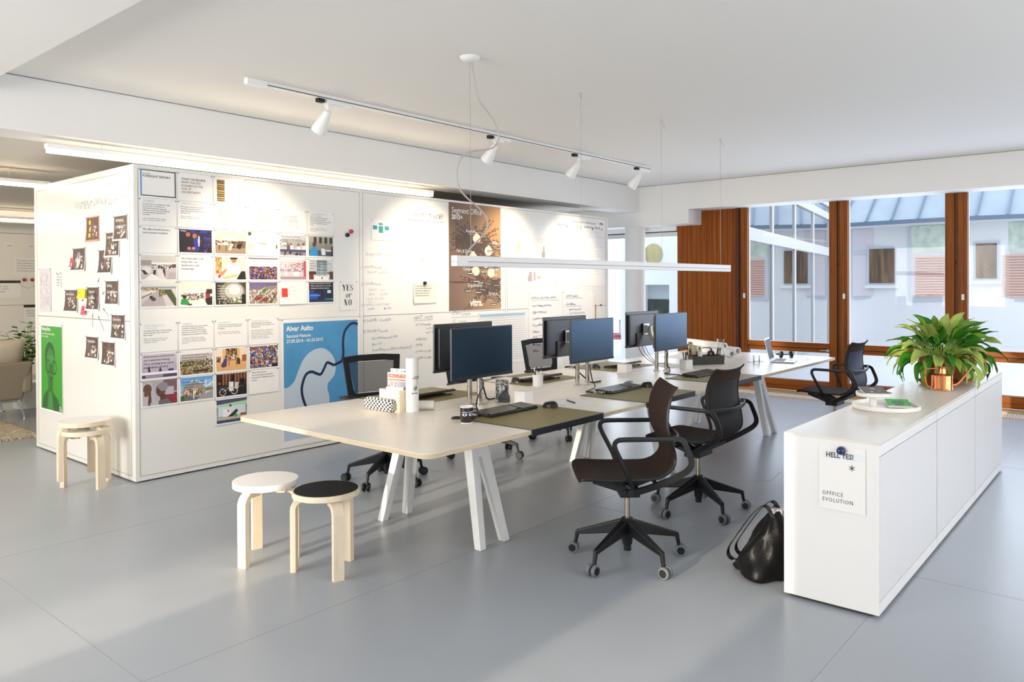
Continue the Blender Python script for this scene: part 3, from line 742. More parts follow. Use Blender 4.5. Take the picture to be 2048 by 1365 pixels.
# ------------------------------------------------------------------ keyboards and mice
KEYC = mat('keycap', '4c4a42', .3)  # black keys, with their sheen lightened into the base colour
def keyboard(x, y, rz, label, tilt=4):
    t = thing('keyboard', label, 'keyboard', (x, y, TZ + .0036), rz, 'black keyboards on the big table')
    T = Matrix.Rotation(R(tilt), 4, 'X'); T.translation = Vector((0, 0, .075 * math.sin(R(tilt)) + .001))
    MB().add(*_bx((0, 0, .006), (.44, .15, .012)), T).build('case', BLACKM, t, bevel=.004)
    m = MB()
    for r_ in range(6):
        yy = .058 - r_ * .0222; n = 15 if r_ < 5 else 1
        if r_ == 5: xs = [(-.19, .02), (-.165, .02), (-.14, .02), (-.085, .078), (-.03, .02), (-.005, .02), (.02, .02)]
        else: xs = [(-.205 + .0192 * k, .0165) for k in range(15)]
        xs += [(.098 + .0192 * k, .0165) for k in range(3)] + [(.158 + .0185 * k, .016) for k in range(4)]
        for xx, w in xs: m.box((xx, yy, .0145), (w, .0185, .006))
    k = MB().add(m.v, m.f, T).build('keys', KEYC, t); k['kind'] = 'stuff'
    if tilt > 2: 
        for sx in (-.17, .17): MB().box((sx, .066, .004), (.03, .012, .012)).build('foot', BLACKP, t)
    return t
keyboard(3.50, 3.085, R(0), 'black keyboard nearest the camera beside the eye mug')
keyboard(4.72, 3.05, R(2), 'black keyboard on the middle near desk mat')
keyboard(5.93, 3.00, R(0), 'black keyboard on the farthest near desk mat')
keyboard(3.62, 3.93, R(180), 'black raised keyboard behind the white paper rolls', 9)
keyboard(4.84, 3.90, R(180), 'black raised keyboard right of the white pen cup', 9)
keyboard(6.10, 3.90, R(180), 'black raised keyboard behind the farther white cube', 9)
def mouse(x, y, rz, label):
    t = thing('computer_mouse', label, 'mouse', (x, y, TZ + .0036), rz, 'black mice on the big table')
    vs = []; fs = []; n, m = 16, 6
    for j in range(m + 1):
        a = math.pi / 2 * j / m
        for k in range(n):
            b = 2 * math.pi * k / n; rr = math.cos(a) ** .6 if j < m else 0
            x_ = .033 * rr * math.cos(b); y_ = .055 * rr * math.sin(b)
            vs.append((x_, y_, .038 * math.sin(a) * (1 - .25 * (y_ / .055))))
    for j in range(m):
        for k in range(n): fs.append((j * n + k, j * n + (k + 1) % n, (j + 1) * n + (k + 1) % n, (j + 1) * n + k))
    fs.append(tuple(range(n))[::-1])
    MB().add(vs, fs).build('shell', BLACKP, t)
    MB().lathe([(.008, -.003), (.008, .003)], 12, Matrix.Translation((0, .032, .024)) @ Matrix.Rotation(R(90), 4, 'Y')).build('wheel', GREYR, t)
mouse(3.80, 2.975, R(10), 'black mouse on the nearest olive desk mat')
mouse(5.0, 2.985, R(-10), 'black mouse behind the backrest of the near brown chair')
mouse(4.60, 3.94, R(170), 'black mouse between yellow marked papers and pen cup')
mouse(5.83, 4.02, R(150), 'black mouse on the farthest wall-side desk mat')
t = thing('usb_hub', 'small dark device behind the middle near keyboard', 'device', (5.07, 3.19, TZ + .0036), R(15))
MB().bb(-.05, .05, -.02, .02, 0, .018).build('body', GREYR, t, bevel=.004)
MB().bb(-.012, .012, -.025, -.019, .004, .012).build('plug', ALU, t)
t = thing('usb_hub', 'small grey connector block at the end of the middle cables', 'device', (4.50, 3.06, TZ + .0036), R(60))
MB().bb(-.035, .035, -.015, .015, 0, .016).build('body', ALU, t, bevel=.004)
MB().bb(-.045, -.034, -.008, .008, .004, .012).build('plug', BLACKP, t)
t = thing('usb_hub', 'dark connector block at the end of the farthest cables', 'device', (5.77, 3.02, TZ + .0036), R(40))
MB().bb(-.035, .035, -.015, .015, 0, .016).build('body', BLACKM, t, bevel=.004)
MB().bb(-.045, -.034, -.008, .008, .004, .012).build('plug', ALU, t)

# ------------------------------------------------------------------ small things on the table
# mug with painted eyes
t = thing('mug', 'glossy black mug painted with two blue eyes', 'mug', (3.105, 3.035, TZ), R(0))
MUGB = mat('glazed black', '231e18', .12, coat=.5)
MB().lathe([(.0, .004), (.033, .004), (.036, .012), (.0385, .088), (.0385, .093), (.0355, .093), (.0345, .085), (.032, .012), (0, .01)], 36).build('body', MUGB, t)
MB().lathe([(.034, 0), (.035, .0042), (0, .0045)], 36).lathe([(.0388, .0885), (.0389, .0935), (.0352, .0938), (.0345, .086)], 36).build('rim', mat('glazed white', 'f0efea', .15), t)
va = R(224.3)      # side facing the camera
ha = va + R(90)
MB().tube([Vector((math.cos(ha) * a, math.sin(ha) * a, z_)) for a, z_ in [(.037, .074), (.052, .078), (.063, .068), (.066, .052), (.06, .036), (.048, .024), (.036, .018)]], .0045, 8).build('handle', MUGB, t)
def onmug(a, z_, off=.0006):
    rr = .036 + .0025 * (z_ - .012) / .076 + off; return (rr * math.cos(va + a), rr * math.sin(va + a), z_)
def disk(ca, cz, ra, rz, off, m, name, sh=1.0):
    pw = 1.5 if ra > .3 else 1
    pts = [onmug(ca + ra * math.cos(k * math.pi / 10), cz + rz * abs(math.sin(k * math.pi / 10)) ** pw * (1 if k < 10 else -1), off) for k in range(20)]
    MB().add([onmug(ca, cz, off)] + pts, [(0, k + 1, (k + 1) % 20 + 1) for k in range(20)]).build(name, m, t)
for s in (-.30, .72):
    disk(s, .050, .40, .0080, .0007, mat('glazed white', 'f0efea', .15), 'eye')
    disk(s + .03, .0505, .16, .0068, .0011, mat('iris blue', '2f6fc0', .3), 'iris')
    disk(s + .03, .0505, .065, .0028, .0014, BLACKS, 'pupil')
    for dz in (.0035, .0065): MB().tube([onmug(s + .44 * u, .0555 + dz + .0055 * (1 - u * u), .001) for u in [k / 6 - 1 for k in range(13)]], .0007, 5).build('eyelid', mat('glazed white', 'f0efea', .15), t)
# checked pencil case, leaning
CHK = bpy.data.materials.new('checker fabric'); CHK.use_nodes = True
nt = CHK.node_tree; ck = nt.nodes.new('ShaderNodeTexChecker'); ck.inputs['Scale'].default_value = 82; ck.inputs[1].default_value = (.8, .78, .74, 1); ck.inputs[2].default_value = (.01, .01, .01, 1)
tc = nt.nodes.new('ShaderNodeTexCoord'); mp = nt.nodes.new('ShaderNodeMapping'); mp.inputs['Location'].default_value = (.003, .003, .5)
nt.links.new(tc.outputs['UV'], ck.inputs[0]); nt.links.new(ck.outputs[0], nt.nodes['Principled BSDF'].inputs['Base Color']); nt.nodes['Principled BSDF'].inputs['Roughness'].default_value = .7
ck.inputs['Scale'].default_value = 1
t = thing('pencil_case', 'black and white checked pencil case lying before the wooden box', 'pencil case', (3.075, 3.755, TZ), R(0))
m_ = MB(); vs = []; n = 20
secs = [(-.135, .35), (-.13, .8), (-.10, 1), (0, 1.05), (.10, 1), (.13, .85), (.135, .4)]
for yy, sc in secs:
    for k in range(n):
        a = 2 * math.pi * k / n; c_, s_ = math.cos(a), math.sin(a)
        vs.append((.030 * sc * abs(c_) ** .7 * (1 if c_ > 0 else -1), yy, .039 + .0385 * sc * abs(s_) ** .7 * (1 if s_ > 0 else -1)))
fs = [(i * n + k, i * n + (k + 1) % n, (i + 1) * n + (k + 1) % n, (i + 1) * n + k) for i in range(len(secs) - 1) for k in range(n)]
fs += [tuple(range(n))[::-1], tuple((len(secs) - 1) * n + k for k in range(n))]
pc = m_.add(vs, fs).build('fabric_body', CHK, t)
uv = pc.data.uv_layers.new(name='UVMap')
for pl in pc.data.polygons:
    ks = [pc.data.vertices[pc.data.loops[li].vertex_index].co for li in pl.loop_indices]
    an = [math.atan2(v.z - .039, v.x) for v in ks]
    if max(an) - min(an) > math.pi: an = [a + 2 * math.pi if a < 0 else a for a in an]
    for li, v, a in zip(pl.loop_indices, ks, an): uv.data[li].uv = (v.y * 62, a / (2 * math.pi) * 16)
MB().tube([(0, y_, .0785) for y_ in (-.12, 0, .12)], .0016, 6).build('zip', ALU, t)
MB().box((.0, -.128, .078), (.004, .016, .003)).build('zip_puller', ALU, t)
# wooden box with prints
t = thing('wooden_box', 'small open pale wooden box holding picture cards', 'box', (3.143, 3.69, TZ), 0)
w_, d_, h_ = .052, .095, .132; m_ = MB().openbox(w_, d_, h_, .008)
m_.build('box_body', BIRCH, t)
MB().bb(-w_ + .009, -w_ + .012, -d_ + .01, d_ - .01, .008, h_ - .006).build('divider', BIRCHE, t)
def card(name, label, o, r, u, w, h, ras, cat='card', group=None, border=.004):
    sf = Surf(o, r, u, Vector(r).cross(Vector(u)), w, h, base=0)
    s = sheet(name, sf, PAPER, thick=.0012, nx=1, ny=1); tag(s, label, cat, group)
    if ras: ras.mesh(sf, border, -border, w - border, -h + border, s, off=.0016)
    return s, sf
r1 = Ras(60, 48, 'f0ece6').rect(0, .05, 1, .45, 'd9694f').spk(.05, .1, .95, .2, ['5a2f38', 'f2d9d0', 'b04a3c'], 1, 2).rect(0, .3, 1, .36, 'f4ede6').spk(.03, .5, .5, .85, ['3f3a5a', 'c2563f', 'efe7e0'], 1, 2).rect(.5, .5, 1, .95, '8c8c9c').grain()
card('picture_card', 'orange and grey photo card standing in the wooden box', (3.125, 3.745, .975), (.25, -1, 0), (0, 0, 1), .15, .11, r1, group='cards in the wooden box')
r2 = Ras(60, 48, 'b9c0d6').spk(0, .0, 1, .6, ['2f3342', 'd8dbe6', '7c86a0', 'e8e4e0'], 1, 3).grain()
card('picture_card', 'blue grey photo card standing behind the orange one', (3.15, 3.745, .997), (.25, -1, 0), (0, 0, 1), .15, .12, r2, group='cards in the wooden box')
card('picture_card', 'plain white card low at the front of the wooden box', (3.108, 3.74, .885), (.25, -1, .02), (0, 0, 1), .13, .03, None, group='cards in the wooden box')
# paper rolls
def roll(name, label, p, q, r, m=PAPER, group='paper rolls on the table', wall=.012):
    p, q = Vector(p), Vector(q); L_ = (q - p).length; T = (q - p).to_track_quat('Z', 'Y').to_matrix().to_4x4(); T.translation = Vector((0, 0, 0))
    t = MB().lathe([(r - wall, 0), (r - .001, 0), (r, .001), (r, L_ - .001), (r - .001, L_), (r - wall, L_)], 32, T, ring=True).build(name, m)
    t.location = p; return tag(t, label, 'paper roll', group)
rl = roll('paper_roll', 'tall white paper roll standing upright with a small sketch on it', (3.16, 3.555, TZ), (3.16, 3.555, TZ + .335), .0395, wall=.018)
m_ = MB()
def cyl(a, z_, off=.0006): b = R(228) + a; return ((.0395 + off) * math.cos(b), (.0395 + off) * math.sin(b), z_)
for s_, a0, z0, sz in (('to meeeting', .28, .217, .012), ('transformation', -.0, .207, .013), ('up-beat', -.1, .115, .014)):
    v, f = text2d(s_, sz, shear=.3, bold=.015); m_.add([cyl(a0 + x / .0395, z0 + y) for x, y in v], f)
for k in range(9): 
    a = .15 + (k % 5) * .1 + (.35 if k > 4 else 0); m_.tube([cyl(a, .137), cyl(a + .12, .158), cyl(a + .02, .160)], .0007, 4)
m_.tube([cyl(.75, .205), cyl(.8, .18), cyl(.55, .165)], .0007, 4); m_.tube([cyl(.45, .134), cyl(.5, .126)], .0007, 4)
m_.build('sketch', INK, rl)
roll('paper_roll', 'short cream paper roll lying behind the upright roll', (3.30, 3.51, TZ + .029), (3.217, 3.611, TZ + .029), .028, PAPERC)
rolls = [('paper_roll', 'front white plan roll lying behind the tool carrier', (7.53, 3.46, TZ + .037), (8.02, 4.16, TZ + .037), .036),
         ('paper_roll', 'right white plan roll with open end toward the laptop', (7.83, 3.53, TZ + .043), (8.15, 4.21, TZ + .043), .042),
         ('paper_roll', 'middle white plan roll between its two neighbours', (7.66, 3.57, TZ + .034), (8.075, 4.23, TZ + .034), .033),
         ('paper_roll', 'upper white plan roll resting on top of the others', (7.66, 3.60, TZ + .105), (8.05, 4.26, TZ + .105), .034)]
for a in rolls: roll(*a)
# house shaped block with photo card
t = thing('card_holder', 'dark grey house shaped block holding a photo card', 'card holder', (3.80, 3.365, TZ), R(0))
A = Matrix.Rotation(R(30), 4, 'Z') @ Matrix(((0, 0, 1, 0), (1, 0, 0, 0), (0, 1, 0, 0), (0, 0, 0, 1)))
MB().prism([(-.037, 0), (.037, 0), (.037, .038), (.028, .05), (.0, .08), (-.028, .05), (-.037, .038)], -.018, .018, A).build('house_block', mat('dark slate paint', '3b3c3f', .5), t, bevel=.0015)
MB().prism([(-.037, .02), (.037, .02), (.037, .024), (-.037, .024)], -.0185, -.0178, A).build('slot', BLACKS, t)
rr = Ras(48, 56, '9a968e').spk(0, 0, 1, 1, ['3c3a36', 'e8e6e0', '8b8880', 'c9c6be', '5c5a55'], .9, 3).ell(.35, .55, .1, .3, 'efeeea').ell(.6, .6, .1, .3, 'e4e2dd').ell(.8, .5, .07, .25, '2b2a28').grain(.08)
card('photo_card', 'black and white photo card leaning behind the house shaped block', (3.80, 3.445, .888), (.57, -.82, 0), (0, 0, 1), .095, .145, rr, 'photo')
# white blocks, pen cup, holder
def wblock(x, y, w, d, h, label):
    t = thing('paper_block', label, 'paper block', (x, y, TZ), 0, 'white note blocks')
    MB().bb(-w / 2, w / 2, -d / 2, d / 2, 0, h).build('note_stack', PAPER, t, bevel=.001)
wblock(3.86, 3.245, .085, .09, .078, 'white note block beside the house shaped card holder')
wblock(5.72, 3.64, .095, .095, .072, 'white note block in front of the farthest rear keyboard')
def pen(x, y, z, dx, dy, L_, m, label, group, r=.0042):
    T = Vector((dx, dy, 1)).normalized().to_track_quat('Z', 'Y').to_matrix().to_4x4()
    t = thing('pen', label, 'pen', (x, y, z), 0, group)
    MB().lathe([(.0012, 0), (r, .014), (r, L_ - .03), (r * .9, L_ - .03)], 10, T).build('barrel', m, t)
    MB().lathe([(r * 1.05, L_ - .03), (r * 1.05, L_ - .003), (r * .6, L_)], 10, T).build('cap', BLACKP if m is not BLACKP else ALU, t)
    return t
t = thing('pen_cup', 'round white pen cup beside the near edge of the rear desk mat', 'cup', (4.56, 3.69, TZ), 0)
MB().lathe([(0, 0), (.040, 0), (.041, .088), (.0375, .088), (.036, .006), (0, .005)], 32).build('cup_body', WHITEPL, t)
for a in ((-.02, .0, -.25, .12, .135, BLACKP, 'black pen leaning left in the round white cup'), (.0, .01, .05, .1, .14, WHITEPL, 'white marker standing in the round white cup'), (.015, -.01, .18, -.12, .14, WHITEPL, 'white pen leaning right in the round white cup')):
    pen(4.56 + a[0] * .6, 3.69 + a[1] * .6, TZ + .007, a[2] * .6, a[3] * .6, a[4], a[5], a[6], 'pens in the round white cup')
t = thing('pen_holder', 'square white pen holder left of the dark tool carrier', 'cup', (6.29, 3.34, TZ), R(-20))
w_ = .041; m_ = MB().openbox(w_, w_, .085, .003); m_.build('holder_body', WHITEPL, t)
for dx, dy, sx, sy, m, lb in ((-.02, .01, -.35, .2, mat('blue pen', '2f6f9f', .4), 'blue pen leaning left in the square holder'), (.0, -.01, -.2, .25, GREYR, 'grey pen in the square holder'), (.015, .0, .02, .0, mat('red pen', 'd8402a', .4), 'bright red pen standing in the square holder'), (.02, .02, .3, -.2, BLACKP, 'black pen leaning right in the square holder'), (-.01, -.02, -.1, -.1, WHITEPL, 'white pen in the square holder')):
    pen(6.29 + dx * .7, 3.34 + dy * .7, TZ + .005, sx * .3, sy * .3, .15, m, lb, 'pens in the square white holder', .005)
s_ = Surf((6.04, 3.19, TZ + .0006), (.85, -.4, 0), (.4, .85, 0), (0, 0, 1), .075, .075, base=0)
tag(sheet('sticky_note', s_, YELLOW, nx=1, ny=1), 'yellow sticky note lying before the square pen holder', 'note')
tag(sheet('sticky_note', Surf((6.12, 3.29, TZ + .0004), (.9, -.3, 0), (.3, .9, 0), (0, 0, 1), .16, .1, base=0), PAPER, nx=1, ny=1), 'white slip of paper behind the yellow sticky note', 'note')
# tool carrier
t = thing('tool_carrier', 'dark olive plastic carrier box with a loop handle full of stationery', 'organiser', (6.785, 3.405, TZ), R(-34.4))
OLV = mat('dark olive plastic', '37342a', .4)
w_, d_, h_ = .168, .085, .082; m_ = MB().openbox(w_, d_, h_, .004)
m_.build('tray', OLV, t, bevel=.0015)
MB().bb(-w_ + .004, w_ - .004, -.003, .003, .004, .09).bb(-.003, .003, -d_ + .004, d_ - .004, .004, .07).build('divider', OLV, t)
MB().sweep(smoothpath([(-.085, 0, .08), (-.078, 0, .12), (-.062, 0, .150), (-.03, 0, .156), (.03, 0, .156), (.062, 0, .150), (.078, 0, .12), (.085, 0, .08)], 5), [(-.004, -.007), (.004, -.007), (.004, .007), (-.004, .007)], up=(0, 1, 0)).build('handle', OLV, t)
def inbox(u, v, z_=TZ + .006): a = R(-34.4); return (6.785 + u * math.cos(a) - v * math.sin(a), 3.405 + u * math.sin(a) + v * math.cos(a), z_)
g_ = 'stationery in the dark tool carrier'
for k, (u, v, du, L_, m, lb) in enumerate(((-.14, .03, -.2, .17, PINEY, 'wooden pencil at the left end of the tool carrier'), (-.13, -.02, -.25, .15, mat('olive pen', '6d673f', .5), 'olive pen at the left end of the tool carrier'), (-.12, .05, -.12, .16, BLACKP, 'black pen at the left end of the tool carrier'), (.12, -.03, .1, .15, mat('brown pen', '7a5a38', .5), 'brown pen at the right end of the tool carrier'), (.14, .02, .12, .16, BLACKP, 'tall black marker at the right end of the tool carrier'), (.10, .03, -.05, .14, ALU, 'silver pen at the right end of the tool carrier'), (.135, -.05, .05, .15, GREYR, 'grey marker at the right end of the tool carrier'))):
    p_ = inbox(u, v); a = R(-34.4); pen(*p_, du * math.cos(a), du * math.sin(a), L_, m, lb, g_, .006)
for k, (u, du, h_, m, lb, w2) in enumerate(((-.10, -.16, .20, mat('beige spiral pad', 'cdbf92', .7), 'beige spiral notebook standing in the tool carrier', .12), (-.06, -.12, .175, PAPERC, 'cream notebook standing in the tool carrier', .11), (-.03, -.05, .165, PAPER, 'white notebook standing in the tool carrier', .11))):
    t = thing('notebook', lb, 'notebook', inbox(u, .035), R(-34.4), g_)
    MB().bar((0, 0, 0), (du * h_, 0, h_), .09 if k else .075, .008 + .003 * k, up=(1, 0, 0)).build('pages', m, t)
    m_ = MB()
    for j in range(9): m_.tube([(du * h_ + .007 * math.cos(q), -.034 + j * .0085, h_ + .007 * math.sin(q)) for q in [2 * math.pi * i / 8 for i in range(8)]], .001, 4, closed=True, up=(0, 1, 0))
    if k == 0: m_.build('spiral', BLACKS, t)
t = thing('glue_bottle', 'white correction bottle with blue mark in the tool carrier', 'bottle', inbox(-.07, -.05), 0, g_)
MB().bb(-.016, .016, -.01, .01, 0, .10).build('bottle_body', PAPER, t, bevel=.004)
MB().bb(-.008, .008, -.008, .008, .10, .118).build('cap', WHITEPL, t, bevel=.002)
t = thing('tape_dispenser', 'black tape dispenser in the tool carrier', 'tape', inbox(.07, .0, TZ + .06), R(-30), g_)
MB().lathe([(.016, -.012), (.034, -.012), (.034, .012), (.016, .012)], 24, Matrix.Translation((0, 0, .035)) @ Matrix.Rotation(R(90), 4, 'X'), ring=True).build('tape_reel', BLACKM, t)
MB().bb(-.04, .04, -.013, .013, 0, .012).build('base', BLACKP, t)
# carafe and tumbler
t = thing('glass_carafe', 'clear waisted glass carafe behind the tool carrier', 'carafe', (7.2, 3.435, TZ), 0)
MB().lathe([(0, 0), (.044, 0), (.047, .01), (.047, .06), (.043, .10), (.032, .14), (.030, .155), (.034, .19), (.038, .215), (.0355, .215), (.0315, .19), (.0275, .155), (.0295, .14), (.0405, .10), (.0445, .06), (.0445, .012), (0, .01)], 36).build('glass_body', GLASSC, t)
MB().lathe([(0, .011), (.0435, .013), (.0435, .055), (0, .055)], 32).build('water', glassmat('water', (.97, .98, .98), 1, 1.33), t)
t = thing('glass_tumbler', 'clear water glass between keyboard and laptop', 'glass', (7.06, 2.995, TZ), 0)
MB().lathe([(0, 0), (.030, 0), (.034, .085), (.0325, .085), (.029, .006), (0, .006)], 32).build('glass_body', GLASSC, t)
MB().lathe([(0, .0065), (.029, .0065), (.0308, .045), (0, .045)], 28).build('water', glassmat('water', (.97, .98, .98), 1, 1.33), t)
# laptop
t = thing('laptop', 'open silver laptop with black screen at the far end of the table', 'laptop', (7.45, 2.875, TZ), R(14))
MB().bb(-.162, .162, -.112, .112, .002, .014).build('base', ALU, t, bevel=.004)
m_ = MB()
for r_ in range(6):
    for c_ in range(14): m_.box((-.128 + c_ * .0197, .085 - r_ * .0185, .0145), (.016, .0145, .0018))
tag(m_.build('keys', mat('laptop key', '3c4046', .5), t), kind='stuff')
MB().bb(-.05, .05, -.098, -.035, .0138, .0146).build('trackpad', mat('pad silver', 'b3b6b9', .35), t)
Ts = Matrix.Translation((0, .112, .014)) @ Matrix.Rotation(R(-14), 4, 'X')
MB().add(*_bx((0, .003, .112), (.324, .006, .222)), Ts).build('lid', ALU, t, bevel=.003)
MB().add(*_bx((0, -.0006, .114), (.300, .0014, .19)), Ts).build('screen', mat('dark laptop screen', '2a1f1c', .5, spec=.3), t)
# headphones
t = thing('headphones', 'folded black headphones lying beside the laptop', 'headphones', (7.83, 3.0, TZ), R(-50))
for s_ in (-.052, .052):
    MB().lathe([(.0, -.012), (.030, -.012), (.036, -.004), (.036, .010), (.028, .016), (0, .016)], 24, Matrix.Translation((s_, 0, .036)) @ Matrix.Rotation(R(80 if s_ > 0 else 100), 4, 'Y')).build('ear_cup', BLACKP, t)
MB().tube(smoothpath([(-.05, .03, .04), (-.075, .09, .03), (-.03, .135, .022), (.03, .135, .022), (.075, .09, .03), (.05, .03, .04)], 5), .006, 8).build('headband', BLACKM, t)
cable('headphone_cable', [(7.86, 2.98, z), (7.9, 2.86, z), (7.84, 2.76, z), (7.70, 2.72, z), (7.66, 2.80, z)], .0015, 'thin black headphone cable curling beside the laptop', group=None)
cable('laptop_cable', [(7.12, 3.12, z), (7.18, 3.07, z), (7.25, 3.06, z), (7.29, 3.02, z)], .0018, 'thin grey cable between water glass and laptop', m=GREYR, group=None)
# loose papers
def paper_on(x, y, ang, w, h, zz, label, lines=None, m=PAPER, group='loose papers on the table'):
    r_ = Vector((math.cos(ang), math.sin(ang), 0)); u_ = Vector((-math.sin(ang), math.cos(ang), 0)); o_ = Vector((x, y, zz)) - r_ * w / 2 + u_ * h / 2
    sf = Surf(o_, r_, u_, (0, 0, 1), w, h, base=0); s = sheet('paper_sheet', sf, m, nx=1, ny=1); tag(s, label, 'paper', group)
    if lines: lettering(sf, lines, INKG, s)
    return s, sf
hw = ['notes meeting', 'office plan', 'tables + chairs', 'next steps', 'call', 'timing']
s, sf = paper_on(4.02, 2.985, R(-22), .21, .297, TZ + .0005, 'handwritten sheet under the pen on the near side of the table', [(w, .02, -.04 - .035 * k, .016, dict(shear=.3)) for k, w in enumerate(hw)])
s, sf = paper_on(4.06, 2.99, R(-20), .21, .27, TZ + .0016, 'white sheet with blue edge lying crooked on the handwritten sheet')
flat(sf, [[(.0, -.0), (.21, 0), (.21, -.004), (0, -.004)]], INKB, s)
t = thing('pen', 'dark pen lying across the handwritten papers', 'pen', (4.09, 3.064, TZ + .0075), 0)
T = Vector((-.11, -.186, 0)).normalized().to_track_quat('Z', 'Y').to_matrix().to_4x4()
MB().lathe([(.001, 0), (.0045, .012), (.0048, .10)], 12, T).build('barrel', BLACKP, t)
MB().lathe([(.0052, .10), (.0052, .14), (.0035, .145)], 12, T).build('cap', mat('dark brown pen', '3a2f22', .3), t)
s, sf = paper_on(4.66, 4.10, R(12), .30, .21, TZ + .0045, 'stack sheet with text left of the rear pen cup', [('minutes of the last meeting', .02, -.03 - .02 * k, .012) for k in range(7)])
s, sf = paper_on(4.83, 4.02, R(-6), .297, .21, TZ + .006, 'white sheet with yellow marks on the rear desk mat', [('open points and answers', .02, -.03 - .02 * k, .012) for k in range(7)])
flat(sf, [[(.05, -.03), (.15, -.03), (.15, -.05), (.05, -.05)], [(.05, -.09), (.11, -.09), (.11, -.11), (.05, -.11)]], YELLOW, s, 'highlight')
tag(sheet('sticky_note', Surf((3.74, 3.58, TZ + .003), (.9, -.3, 0), (.3, .9, 0), (0, 0, 1), .05, .03, base=0), mat('lime note', 'a9c93a', .6), nx=1, ny=1), 'lime green note behind the first chrome poles', 'note')
s, sf = paper_on(6.45, 3.62, R(-20), .30, .42, TZ + .0005, 'white sheet behind the square pen holder')
for k, (x, y, lb) in enumerate(((7.5, 3.78, 'large white plan spread under the plan rolls'),)):
    paper_on(x, y, R(-4), .85, .6, TZ + .0005, lb)
# ------------------------------------------------------------------ swivel chairs
def star_base(t, wheel, hub_z=.235, phase=0, rim=None):
    m_ = MB().lathe([(.021, .055), (.021, .085), (.026, .09), (.030, .13), (.036, .17), (.038, hub_z - .01), (.030, hub_z), (0, hub_z)], 24)
    m_.build('hub', BLACKM, t)
    for k in range(5):
        a = R(phase + 72 * k); c_, s_ = math.cos(a), math.sin(a)
        pth = [(.02 * c_, .02 * s_, hub_z - .045), (.30 * c_, .30 * s_, .118)]
        m_ = MB().bar(pth[0], pth[1], .046, .075, .024, .024)
        m_.bar((.30 * c_ - .01 * c_, .30 * s_ - .01 * s_, .13), (.305 * c_, .305 * s_, .055), .022, .022, .018, .018, up=(c_, s_, 0))
        lg = m_.build('leg', BLACKM, t, bevel=.005)
        a2 = a + R(90 + 25 * math.sin(k * 2.3)); ax = Vector((math.cos(a2), math.sin(a2), 0))
        T = ax.to_track_quat('Z', 'Y').to_matrix().to_4x4(); T.translation = Vector((.318 * c_, .318 * s_, .0315))
        w = MB()
        for s in (-1, 1): w.lathe([(0, s * .006), (.026, s * .006), (.0315, s * .010), (.0315, s * .024), (.028, s * .027), (0, s * .027)] if s > 0 else [(0, -.027), (.028, -.027), (.0315, -.024), (.0315, -.010), (.026, -.006), (0, -.006)], 22, T)
        ca = w.build('caster', wheel, lg)
        h = MB()
        for s in (-1, 1): h.lathe([(0, s * .0272 - .001), (.021, s * .0272 - .001), (.021, s * .0272 + .001), (0, s * .0272 + .001)], 22, T)
        h.bar((.31 * c_, .31 * s_, .045), (.318 * c_, .318 * s_, .0315), .012, .012)
        h.build('wheel_cover', rim or BLACKP, lg)
CASTG = mat('grey caster', '74787c', .5)
def shell_part(prof, name, m, t, thick=.011, nu=14):     # prof: (x, z, halfwidth, edge lift along normal, crown)
    P = prof; n = len(P); vs = []; fs = []
    for side in (0, 1):
        for i, (x, z, w, lift) in enumerate(P):
            a = Vector((P[min(i + 1, n - 1)][0] - P[max(i - 1, 0)][0], 0, P[min(i + 1, n - 1)][1] - P[max(i - 1, 0)][1])).normalized()
            nn = Vector((a.z, 0, -a.x))      # towards the sitter
            for j in range(nu + 1):
                v = -1 + 2 * j / nu
                d = lift * abs(v) ** 2.5
                p = Vector((x, v * w, z)) + nn * (d - (thick if side else 0))
                vs.append(p)
    K = n * (nu + 1); q = lambda i, j, s: s * K + i * (nu + 1) + j
    for i in range(n - 1):
        for j in range(nu):
            fs.append((q(i, j, 0), q(i, j + 1, 0), q(i + 1, j + 1, 0), q(i + 1, j, 0)))
            fs.append((q(i, j, 1), q(i + 1, j, 1), q(i + 1, j + 1, 1), q(i, j + 1, 1)))
        fs.append((q(i, 0, 0), q(i + 1, 0, 0), q(i + 1, 0, 1), q(i, 0, 1))); fs.append((q(i, nu, 0), q(i, nu, 1), q(i + 1, nu, 1), q(i + 1, nu, 0)))
    for j in range(nu):
        fs.append((q(0, j, 0), q(0, j, 1), q(0, j + 1, 1), q(0, j + 1, 0))); fs.append((q(n - 1, j, 0), q(n - 1, j + 1, 0), q(n - 1, j + 1, 1), q(n - 1, j, 1)))
    return MB().add(vs, fs).build(name, m, t, angle=60)
def dense(keys, n=5):
    cols = list(zip(*keys)); out = []
    pts = smoothpath([(k[0], k[1], k[2]) for k in keys], n); l2 = smoothpath([(k[3], 0, 0) for k in keys], n)
    return [(p.x, p.y, p.z, l.x) for p, l in zip(pts, l2)]
SEATK = [(.293, .485, .195, -.004), (.285, .508, .205, -.004), (.24, .514, .222, -.002), (.10, .498, .225, .008), (-.05, .492, .218, .014), (-.13, .494, .205, .018), (-.185, .512, .196, .020)]
BACKK = [(-.185, .512, .196, .020), (-.222, .545, .192, .022), (-.238, .59, .184, .022), (-.228, .65, .196, .022), (-.205, .71, .224, .026), (-.195, .78, .229, .030), (-.200, .86, .222, .030), (-.222, .93, .212, .028), (-.250, .968, .206, .026)]
